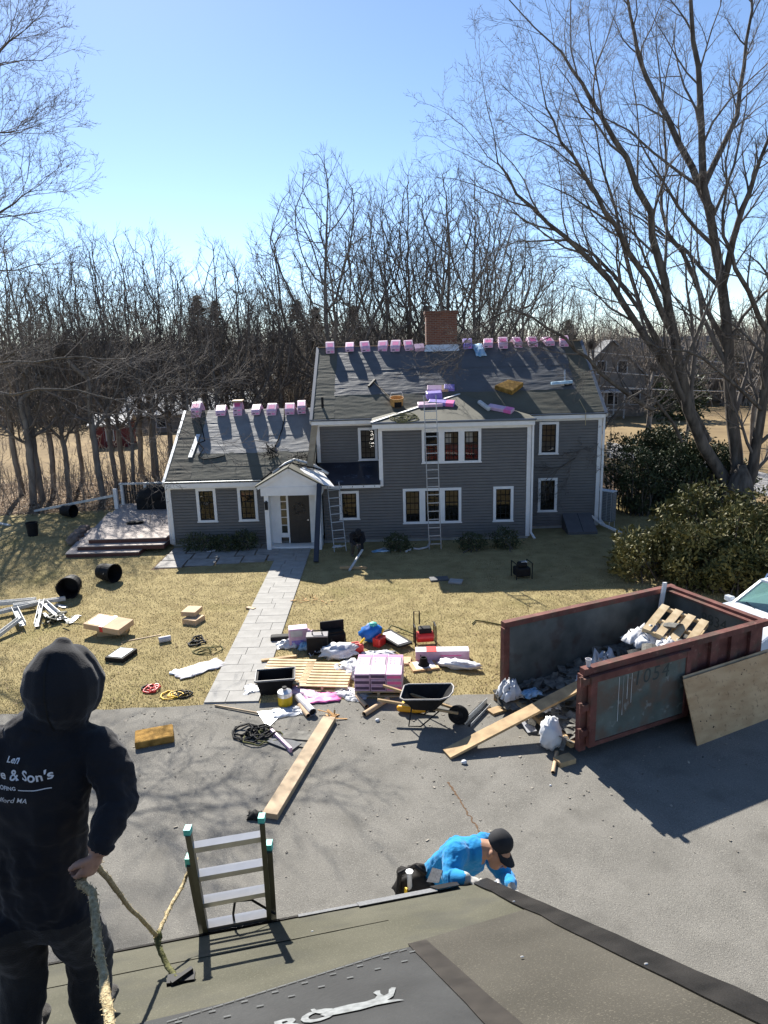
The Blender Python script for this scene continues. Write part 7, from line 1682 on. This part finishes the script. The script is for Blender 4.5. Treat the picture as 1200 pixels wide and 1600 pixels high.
# worker in blue at the eave corner
B0 = 4.42
bh = Vector((0.751, 4.400, 3.763)); bneck = Vector((0.643, 4.430, 3.769)); bsL = Vector((0.449, 4.360, 3.805)); bsR = Vector((0.716, 4.660, 3.621)); bel = Vector((0.391, 4.200, 3.718)); bwr = Vector((0.491, 4.100, 3.796)); bel2 = Vector((0.841, 4.520, 3.427)); bwr2 = Vector((0.855, 4.340, 3.517)); bpel = Vector((0.256, 4.620, 3.209)); bch = (bsL+bsR)/2+Vector((-.04,.0,-.05))
UPZ = Vector((0,1,.3)); lv_ = Vector((-.15,.1,0))
fL = Vector((bpel.x-.10,bpel.y+.12,2.62)); fR = Vector((bpel.x+.12,bpel.y+.12,2.62)); kL = Vector((bpel.x-.12,bpel.y-.05,2.98)); kR = Vector((bpel.x+.12,bpel.y-.05,2.98))
fd = Vector((.55,-.70,-.45)).normalized(); up = Vector((.42,.0,.85)); up = (up-fd*up.dot(fd)).normalized(); sd_ = fd.cross(up)   # where the face looks
parts = [
 ([bpel+Vector((-.02,0,-.10)), bpel, bpel.lerp(bch,.5)+Vector((0,0,.03)), bch, bneck+Vector((-.03,0,-.02))], [(.15,.11),(.155,.115),(.165,.12),(.18,.13),(.09,.09)], UPZ),
 ([bsL, bch, bsR], [.085,.10,.085], UPZ), ([bneck+Vector((-.03,0,-.02)), bneck, bh], [(.085,.085),(.065,.065),(.07,.07)], UPZ),
 ([bh+up*.085-fd*.01, bh+up*.03, bh+fd*.02-up*.03, bh+fd*.05-up*.085], [(.060,.070),(.076,.095),(.070,.082),(.040,.045)], fd),
 ([bh+fd*.085+up*.008, bh+fd*.112-up*.022], [.010,.015], UPZ),
 ([bh+sd_*.078-up*.03, bh+sd_*.084+up*.012], [(.012,.018),(.013,.02)], UPZ), ([bh-sd_*.078-up*.03, bh-sd_*.084+up*.012], [(.012,.018),(.013,.02)], UPZ),
 ([bsL, bsL.lerp(bel,.5), bel], [.088,.08,.066], UPZ), ([bel, bel.lerp(bwr,.6), bwr], [.066,.056,.044], UPZ), ([bsR, bsR.lerp(bel2,.5), bel2], [.088,.08,.066], UPZ), ([bel2, bwr2], [.066,.044], UPZ),
 ([bpel+Vector((-.08,0,-.06)), kL, fL], [.11,.085,.06], Vector((0,1,0))), ([bpel+Vector((.08,0,-.06)), kR, fR], [.11,.085,.06], Vector((0,1,0))),
 ([fL+Vector((0,.08,0)), fL+Vector((0,-.14,-.03))], [.045,.04], Vector((0,0,1))), ([fR+Vector((0,.08,0)), fR+Vector((0,-.14,-.03))], [.045,.04], Vector((0,0,1))),
] + hand_parts(bwr, (.8,.05,-.25), (0,-.3,-1), 1.05, .75) + hand_parts(bwr2, (.2,-.8,-.2), (0,-.3,-1), 1.05, .6)
me = body_from(parts, .0075, 4)
fold(me, lambda c: 1. if (c-bh).length > .16 and (c-bwr).length > .12 and c.z > bpel.z-.05 else 0, .011, 9., 7.)
fold(me, lambda c: 1. if (c-bh).length > .17 and (c-bwr).length > .12 and c.z > bpel.z-.05 else 0, .006, 22., 3.)
gd = Vector((.8,.05,-.25)).normalized()
def reg2(c):
    if (c-bwr).dot(gd) > -.015 and (c-bwr-gd*.08).length < .125 and c.x > bwr.x-.02: return 3
    if (c-bwr2).length < .17 and c.y < bwr2.y-.01: return 3
    if (c-bh).length < .15 and c.x > bneck.x-.005: return 1
    if c.z < bpel.z-.04: return 2
    return 0
paint(me, reg2)
blu = thing('person', 'person in bright blue sweatshirt and black cap bending over the garage roof corner', 'person', (bpel.x, bpel.y, 2.57)); mo2 = Vector(blu.location)
for v in me.vertices: v.co -= mo2
bb = link_mesh('body', me, [M_bluehoodie, M_skin2, M_trouser, M_glove], blu, True)
CMx = Matrix((( *sd_, 0),( *fd, 0),( *up, 0),(0,0,0,1))).transposed(); CMx = Matrix.Translation(bh-mo2+up*.058-fd*.02) @ CMx
m = MB(); m.lathe([(.091,-.01),(.093,.02),(.088,.05),(.070,.078),(.04,.094),(.005,.10)], 20, CMx); cap = m.build('cap', M_cap, blu, smooth=True)
m = MB(); br = []
for k in range(9): a = R(-62+k*15.5); br.append((math.sin(a)*.086, math.cos(a)*.092, -.006)); 
br2 = [(x*1.0, y+.075*math.cos(math.asin(max(-1,min(1,x/.1)))*.9)+.010, -.026-.012*abs(x)/.1) for x,y,z in br]
m.add([CMx @ Vector(p) for p in br+br2]+[CMx @ (Vector(p)-Vector((0,0,.005))) for p in br+br2], [(i,i+1,9+i+1,9+i) for i in range(8)]+[(18+i+1,18+i,27+i,27+i+1) for i in range(8)]+[(9+i,9+i+1,27+i+1,27+i) for i in range(8)])
m.build('visor', M_cap, cap)
for s in (-1,1):
    MB().lathe([(.001,-.006),(.008,0),(.001,.006)],8,Matrix.Translation(bh-mo2+fd*.088+sd_*(s*.03)+up*.012)).build('eye', M_black, blu, smooth=True); MB().beam(bh-mo2+fd*.092+sd_*(s*.016)+up*.03, bh-mo2+fd*.086+sd_*(s*.046)+up*.03, .006,.006).build('eyebrow', M_black, blu)
MB().beam(bh-mo2+fd*.098-up*.042-sd_*.02, bh-mo2+fd*.098-up*.042+sd_*.02, .006,.006).build('mouth', mk('lip', (.30,.12,.09), .5, .1, 9), blu)
m = MB()
for i in range(60): a = rng.uniform(0,6.28); m.beam(bh-mo2+up*rng.uniform(-.03,.01)-fd*.07+sd_*rng.uniform(-.08,.08), bh-mo2-fd*.085+sd_*rng.uniform(-.08,.08)-up*.045, .006,.004)
m.build('hair', M_black, blu, kind='stuff')
tbl = blob('tool_belt', .16,.13,.17, 4., M_leather, .3, parent=blu); tbl.location = Vector((0.154, 4.520, 3.336))-mo2-Vector((0,0,.14))
MB().tube([Vector((-.13,-.09,.20)),Vector((-.11,-.07,.36)),Vector((.0,-.05,.40)),Vector((.08,-.05,.33))], .02, 6).build('pouch_strap', M_leather, tbl); MB().lathe([(.018,0),(.018,.18),(.03,.2)],8,Matrix.Translation((-.04,-.1,.2))).build('tool_handle', M_whitedirty, tbl); MB().lathe([(.01,0),(.012,.12)],8,Matrix.Translation((-.07,-.13,.16))).build('pencil', M_yellow, tbl)
hm = thing('hammer', 'steel hammer held in the gloved hand at the roof corner', 'hammer', Vector(bwr)+Vector((.10,-.03,-.025)))
MB().tube([Vector((-.05,0,0)),Vector((.11,.01,.005))], .012, 8).build('handle', M_alusheet, hm); MB().lathe([(.012,-.045),(.016,-.03),(.012,0),(.016,.03),(.019,.04)],10,Matrix.Translation((.12,.01,.0))@Matrix.Rotation(R(70),4,'X')).build('head', M_alu, hm)
sh = MB().slab([Vector(p) for p in ((0.228, 4.180, 3.709),(0.274, 4.240, 3.772),(0.344, 4.220, 3.765),(0.310, 4.140, 3.731))], .006).build('shingle_piece', M_grit); tag(sh, 'grey shingle held up at the roof edge before the blue sweatshirt', 'shingle')
ladder('extension_ladder', 'ladder under the worker in blue at the garage corner', Vector((bpel.x,bpel.y+1.0,0)), Vector((bpel.x,bpel.y+.16,2.95)), .45, .305, (.035,.085), M_olive, (1,0,0), None, M_alu)

# worker bending down by the short ladder
k0 = Vector((-1.069, 24.523, 0.000)); f_ = Vector((.25,-.95,0)).normalized(); s_ = Vector((f_.y,-f_.x,0))
kp = k0+Vector((0,.12,.62)); kc = kp+f_*.28+Vector((0,0,.24)); kh = kc+f_*.16+Vector((.02,0,.10)); parts = [
 ([kp+Vector((0,0,-.06)),kp,kp.lerp(kc,.5)+Vector((0,0,.06)),kc], [(.15,.12),(.16,.13),(.17,.14),(.17,.12)], Vector((0,0,1))), ([kc,kh], [.08,.07], Vector((0,0,1))), ([kh+Vector((0,0,-.06)),kh,kh+Vector((0,0,.08))], [(.07,.08),(.09,.10),(.06,.07)], Vector((0,1,0))),
 ([kc+s_*.18,kc-s_*.18], [.08,.08], Vector((0,0,1)))]
for s in (-1,1):
    parts += [([kp+s_*(s*.10),k0+s_*(s*.14)+f_*.22+Vector((0,0,.42)),k0+s_*(s*.13)-f_*.02+Vector((0,0,.08))], [.11,.085,.06], Vector((0,1,0))), ([k0+s_*(s*.13)-f_*.05+Vector((0,0,.045)),k0+s_*(s*.14)+f_*.17+Vector((0,0,.04))], [.045,.04], Vector((0,0,1))),
      ([kc+s_*(s*.20),kc+s_*(s*.24)+f_*.10+Vector((0,0,-.24)),kc+s_*(s*.05)+f_*.30+Vector((0,0,-.36))], [.08,.066,.045], Vector((0,1,0)))] + hand_parts(kc+s_*(s*.05)+f_*.30+Vector((0,0,-.36)), f_+Vector((0,0,-.4)), (0,0,-1), 1.05, 1.)
me = body_from(parts, .014, 3); fold(me, lambda c: 1., .015, 10., 1.)
paint(me, lambda c: (1 if c.z < .52 and (c-kc).length > .3 else (2 if (c-kc-f_*.36+Vector((0,0,.40))).length < .13 else 0)))
km = thing('person', 'person in dark clothes crouching in the shade by the short ladder', 'person', k0)
for v in me.vertices: v.co -= k0
link_mesh('body', me, [M_hoodie, mk('khaki_trousers', (.09,.08,.065), .9, .2, 5), M_skin], km, True)
MB().lathe([(.10,0),(.105,.03),(.09,.08),(.04,.11)],14,Matrix.Translation(kh-k0+Vector((0,0,.02)))).build('cap', M_cap, km, smooth=True)
bl_ = thing('leaf_blower', 'long black and silver pole tool held by the crouching person', 'power tool', k0)
MB().tube([kc-k0+f_*.18+Vector((.12,0,-.05)), kc-k0+f_*.55+Vector((.06,0,-.45))], .05, 8).build('body', M_black, bl_); MB().tube([kc-k0+f_*.55+Vector((.06,0,-.45)), Vector((-1.224, 22.663, -0.000))-k0+Vector((0,0,.04))], .04, 8).build('nozzle', M_whitedirty, bl_)
plank('short timber on the lawn below the crouching person', (-1.566, 22.975, -0.000), (-0.643, 22.893, -0.000), .09, .09, M_woodold)
